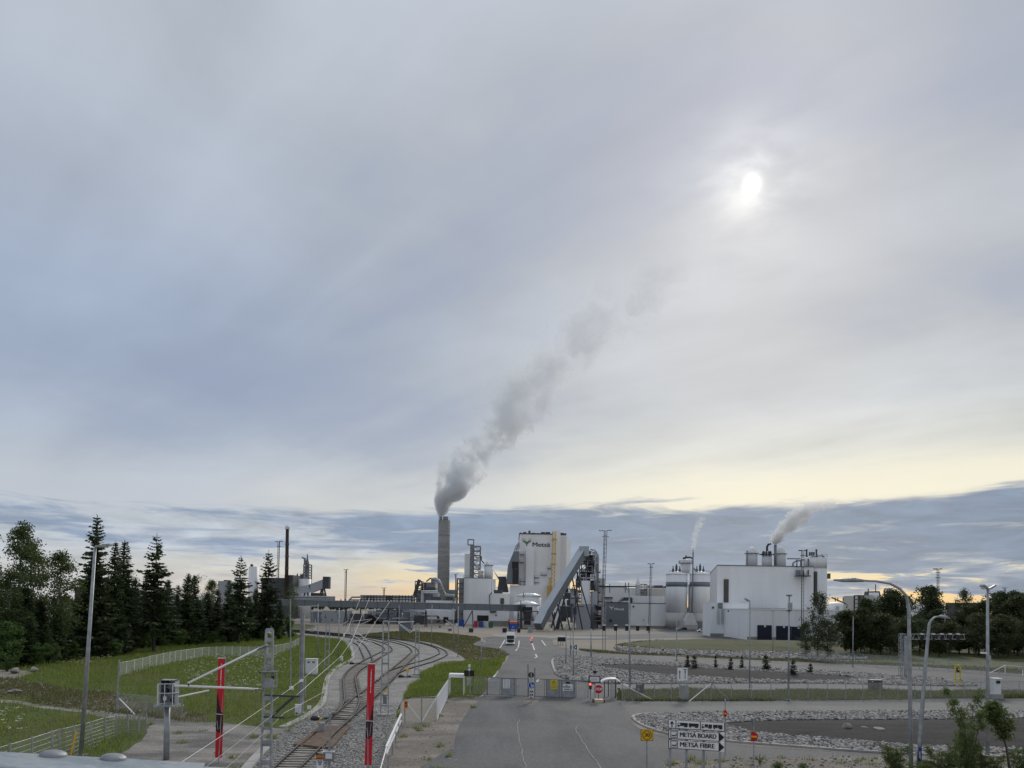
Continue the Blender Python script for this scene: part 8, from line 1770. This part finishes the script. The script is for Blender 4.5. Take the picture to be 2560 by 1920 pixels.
# ------------------------------------------------------------------ stones
def stone_mesh(seed):
    rg = np.random.default_rng(seed); bm = bmesh.new(); bmesh.ops.create_icosphere(bm, subdivisions=1, radius=.5)
    for v in bm.verts: v.co = Vector([c * k for c, k in zip(v.co * rg.uniform(.72, 1.22), (1.35, .8, .5))])
    me = bpy.data.meshes.new('stone'); bm.to_mesh(me); bm.free(); me.materials.append(M['stone']); return me
STONES = [stone_mesh(k) for k in range(9)]
SV = [np.array([v.co[:] for v in m_.vertices]) for m_ in STONES]; SF = np.array([p.vertices[:] for p in STONES[0].polygons]); SFs = [np.array([p.vertices[:] for p in m_.polygons]) for m_ in STONES]
def bed(label, zone_name, holes, step, smin, smax, seed, singles=0, z=.07, ymax=1e9, keep=1.0, m='stone'):
    poly = np.array(ZONES[zone_name]); rg = np.random.default_rng(seed); lo, hi = poly.min(0), poly.max(0)
    gx, gy = np.meshgrid(np.arange(lo[0], hi[0], step), np.arange(lo[1], hi[1], step)); X = gx.ravel() + rg.uniform(-.45, .45, gx.size) * step; Y_ = gy.ravel() + rg.uniform(-.45, .45, gx.size) * step
    k = in_poly(ZONES[zone_name], X, Y_) & (X < .76 * Y_ + 3) & (Y_ > 25)
    k &= (Y_ < ymax) & (rg.random(len(X)) < keep * np.clip((ymax - Y_) / 12, 0, 1))
    for h in holes: k &= ~in_poly(ZONES[h], X, Y_)
    X, Y_ = X[k], Y_[k]; root = bpy.data.objects[zone_name]; S = rg.uniform(smin, smax, len(X)); order = np.argsort(-(S / Y_)); one = set(order[:singles].tolist())
    VV, FF, off = [], [], 0
    for i in range(len(X)):
        s = S[i]; a = rg.uniform(0, 6.28); tx, ty = rg.normal(0, .35, 2); zz = z + s * rg.uniform(.05, .32); j = int(rg.integers(0, 9))
        m_ = Matrix.Rotation(a, 3, 'Z') @ Matrix.Rotation(tx, 3, 'X') @ Matrix.Rotation(ty, 3, 'Y')
        if i in one:
            o = bpy.data.objects.new('stone', STONES[j]); COL.objects.link(o); o.parent = root; o.matrix_local = Matrix.Translation((X[i], Y_[i], zz)) @ m_.to_4x4() @ Matrix.Diagonal((s, s, s, 1))
        else:
            VV.append(SV[j] @ np.array(m_).T * s + np.array([X[i], Y_[i], zz])); FF.append(SFs[j] + off); off += len(SV[j])
    o = quads_obj('stone_bed', np.concatenate(VV), np.concatenate(FF), M[m], root, 'stuff'); prop(o, label); return len(X)
bed('pale split stones covering the near island around its bark bed', 'near_island', ['near_bark_bed'], .205, .15, .37, 1, 300)
bed('pale split stones around the far bark bed', 'far_island', ['far_bark_bed'], .30, .2, .48, 2)
bed('grey stones of the strip below the grass mound', 'stony_strip', [], .6, .35, .95, 3, z=.04)
bed('coarse grey ballast stones around the near rails', 'trackbed', ['rusty_stone'], .15, .07, .17, 4, z=.03, ymax=66, keep=.8, m='ballast_stone')
bed('loose stones strewn over the sandy road shoulder', 'road_shoulder', [], .5, .05, .16, 5, z=.04, ymax=75, keep=.35, m='ballast_stone')
bed('loose stones on the near verge', 'roadside_verge', [], .4, .06, .22, 6, z=.06, ymax=60, keep=.5)
bed('loose stones on the bare earth', 'bare_earth', [], .6, .08, .3, 8, z=.01, ymax=90, keep=.4)
def boulder(label, x, y, w, h, m='stone', seed=1, group='boulders on the near bark bed'):
    rg = np.random.default_rng(seed); bm = bmesh.new(); bmesh.ops.create_icosphere(bm, subdivisions=3, radius=.5); cuts = [Vector(rg.normal(0, 1, 3)).normalized() for _ in range(9)]; ds = rg.uniform(.28, .42, 9)
    for v in bm.verts:
        for c, d in zip(cuts, ds):
            e = v.co.dot(c) - d
            if e > 0: v.co -= c * e
        v.co += Vector(rg.normal(0, .006, 3))
    f = P(x, y); k = f.y / F_PX; me = bpy.data.meshes.new('boulder'); bm.to_mesh(me); bm.free(); me.materials.append(M[m]); o = bpy.data.objects.new('boulder', me); COL.objects.link(o); o.location = f + UP * (h * k * .36 + .12); o.scale = (w * k * 1.25, w * k * 1.0, h * k * 1.3); o.rotation_euler = (0, 0, seed); return prop(o, label, 'boulder', group)
M['boulder'] = material('boulder', (.34, .31, .28), (.24, .21, .19), .9, scale=2.5, fine=.15, fscale=25, bump=.4, bscale=9)
boulder('pale angular boulder, biggest of three on the near bark bed', 2116, 1829, 27, 19, 'boulder', 1); boulder('flat low boulder between the biggest one and its neighbour', 2161, 1829, 24, 9, 'boulder', 2); boulder('wedge shaped boulder next to the flat one', 2196, 1834, 27, 13, 'boulder', 3)
boulder('half buried boulder by the wind bent willow', 2456, 1806, 30, 14, 'boulder', 4); boulder('brown boulder on the stony patch at the forest edge', 39, 1684, 24, 13, 'boulder', 5, 'boulders at the forest edge'); boulder('pale tilted boulder on the stony patch at the forest edge', 85, 1680, 20, 11, 'stone', 6, 'boulders at the forest edge')
boulder('flat grey slab at the foot of the meadow', 35, 1735, 26, 8, 'stone', 7, 'boulders at the forest edge')

# ------------------------------------------------------------------ far forest on the skyline
rg = np.random.default_rng(77); VV, FF, off = [], [], 0
for i in range(900):
    a = rg.uniform(-.85, .85); d_ = rg.uniform(850, 1400); h = rg.uniform(9, 16); w = h * rg.uniform(.2, .34); x = d_ * math.sin(a); y = d_ * math.cos(a)
    n = 6; V = [[x + w * math.cos(j * 6.283 / n) * rg.uniform(.7, 1.2), y + w * math.sin(j * 6.283 / n), h * rg.uniform(.15, .4)] for j in range(n)] + [[x, y, h], [x, y, 0]]
    VV.append(np.array(V)); FF.append(np.array([[j, (j + 1) % n, n] for j in range(n)] + [[(j + 1) % n, j, n + 1] for j in range(n)]) + off); off += n + 2
prop(quads_obj('far_forest', np.concatenate(VV), np.concatenate(FF), M['spruce'], None, 'stuff'), 'dark belt of far forest along the skyline', 'forest')

# ------------------------------------------------------------------ smoke and steam
KR = 2.6
def plume(name, label, origin, height, kx, kx2, r0, r1, dens, fade, seed, col=(.90, .925, .955), step=.2, cut=.40):
    """closed hull round a bent, widening column; the smoke inside is a volume"""
    o = thing(name, label, 'smoke', origin); rad = lambda s: r0 + (r1 - r0) * (1 - math.exp(-KR * s / height)) / (1 - math.exp(-KR))
    n, vs, fs = 20, [], []; K = 16
    for i in range(K + 1):
        s = height * i / K; cx_, rr_ = kx * s + kx2 * s * s, rad(s) * 1.25
        vs += [(origin.x + cx_ + rr_ * math.cos(j * 6.283 / n), origin.y + rr_ * math.sin(j * 6.283 / n), origin.z + s) for j in range(n)]
    fs = [(i * n + j, i * n + (j + 1) % n, (i + 1) * n + (j + 1) % n, (i + 1) * n + j) for i in range(K) for j in range(n)] + [tuple(range(n - 1, -1, -1)), tuple(range(K * n, K * n + n))]
    mb = MB(); mb.add(vs, fs); m = bpy.data.materials.new(name); m.use_nodes = True; t = m.node_tree; t.nodes.clear(); N = NT(t)
    pos = N.n('ShaderNodeNewGeometry').outputs['Position']; rel = N.vm('SUBTRACT', pos, tuple(origin)); x, y, z = N.sep(rel); s = N.m('MAXIMUM', z, 0.001)
    up = N.m('DIVIDE', s, height)
    wob = N.m('SUBTRACT', N.noise(N.xyz(0.0, seed * 3.1, N.m('DIVIDE', s, height * .22)), 1.0, 2, .5), .5)
    cx_ = N.m('ADD', N.m('MULTIPLY', s, kx), N.m('MULTIPLY', N.m('MULTIPLY', s, s), kx2))
    e = N.m('EXPONENT', N.m('MULTIPLY', s, -KR / height)); r = N.m('ADD', r0, N.m('MULTIPLY', N.m('SUBTRACT', 1.0, e), (r1 - r0) / (1 - math.exp(-KR))))
    lx = N.m('SUBTRACT', N.m('DIVIDE', N.m('SUBTRACT', x, cx_), r), N.m('MULTIPLY', N.m('MULTIPLY', wob, 1.1), N.mr(up, 0.0, .25))); ly = N.m('DIVIDE', y, r)
    q = N.vm('ADD', rel, (seed * 37.3, seed * 11.7, 0))
    n1 = N.noise(q, 1.55 / (r0 + .28 * r1), 5, .60, .35); n2 = N.noise(q, 1.25 / (r0 + .55 * r1), 6, .60, .5)
    nz = N.m('ADD', N.m('MULTIPLY', n1, N.mr(s, height * .05, height * .45, 1.0, .25)), N.m('MULTIPLY', n2, N.mr(s, height * .05, height * .45, 0.0, .75))); rho = N.m('SQRT', N.m('ADD', N.m('MULTIPLY', lx, lx), N.m('MULTIPLY', ly, ly)))
    nz = N.m('ADD', N.m('MULTIPLY', N.m('SUBTRACT', nz, .5), 1.7), .5)
    v = N.m('SUBTRACT', N.m('ADD', nz, N.m('MULTIPLY', N.m('POWER', N.m('SUBTRACT', 1.0, up), 14.0), .55)), N.m('ADD', cut, N.m('MULTIPLY', N.m('POWER', rho, 2.0), .34)))
    f = N.m('MULTIPLY', N.mr(v, 0.0, .12), N.m('EXPONENT', N.m('MULTIPLY', up, -fade)))
    f = N.m('MULTIPLY', f, N.m('MULTIPLY', N.mr(up, 1.0, .8), N.mr(rho, 1.2, .95)))
    pv = N.n('ShaderNodeVolumePrincipled'); pv.inputs['Color'].default_value = tuple(col) + (1,); pv.inputs['Anisotropy'].default_value = .15
    t.links.new(N.m('MULTIPLY', f, N.m('ADD', dens, N.m('MULTIPLY', N.m('EXPONENT', N.m('MULTIPLY', up, -14.0)), dens * 3.0))), pv.inputs['Density']); out = N.n('ShaderNodeOutputMaterial'); t.links.new(pv.outputs[0], out.inputs['Volume'])
    m.cycles.volume_step_rate = step
    h = mb.build('smoke_column', m, o); return prop(h, kind='stuff')
plume('smoke_plume', 'long grey smoke plume drifting from the concrete chimney', FLUE + Vector((0, 0, .3)), 185, .40, .0030, 1.7, 50, .24, 3.2, 1, cut=.41)
plume('steam_plume', 'small white steam wisp rising from the silo flue', SILO_FLUE + Vector((0, 0, .1)), 17, .05, .012, .4, 2.9, 1.3, 1.6, 2, (.98, .98, .98), cut=.38)
plume('steam_plume', 'white steam cloud blowing from the machine hall stack', HALL_STACK + Vector((0, 0, .1)), 17, .34, .05, .5, 8.0, .9, .8, 3, (.98, .98, .98), cut=.35)
SC.cycles.volume_bounces = 4
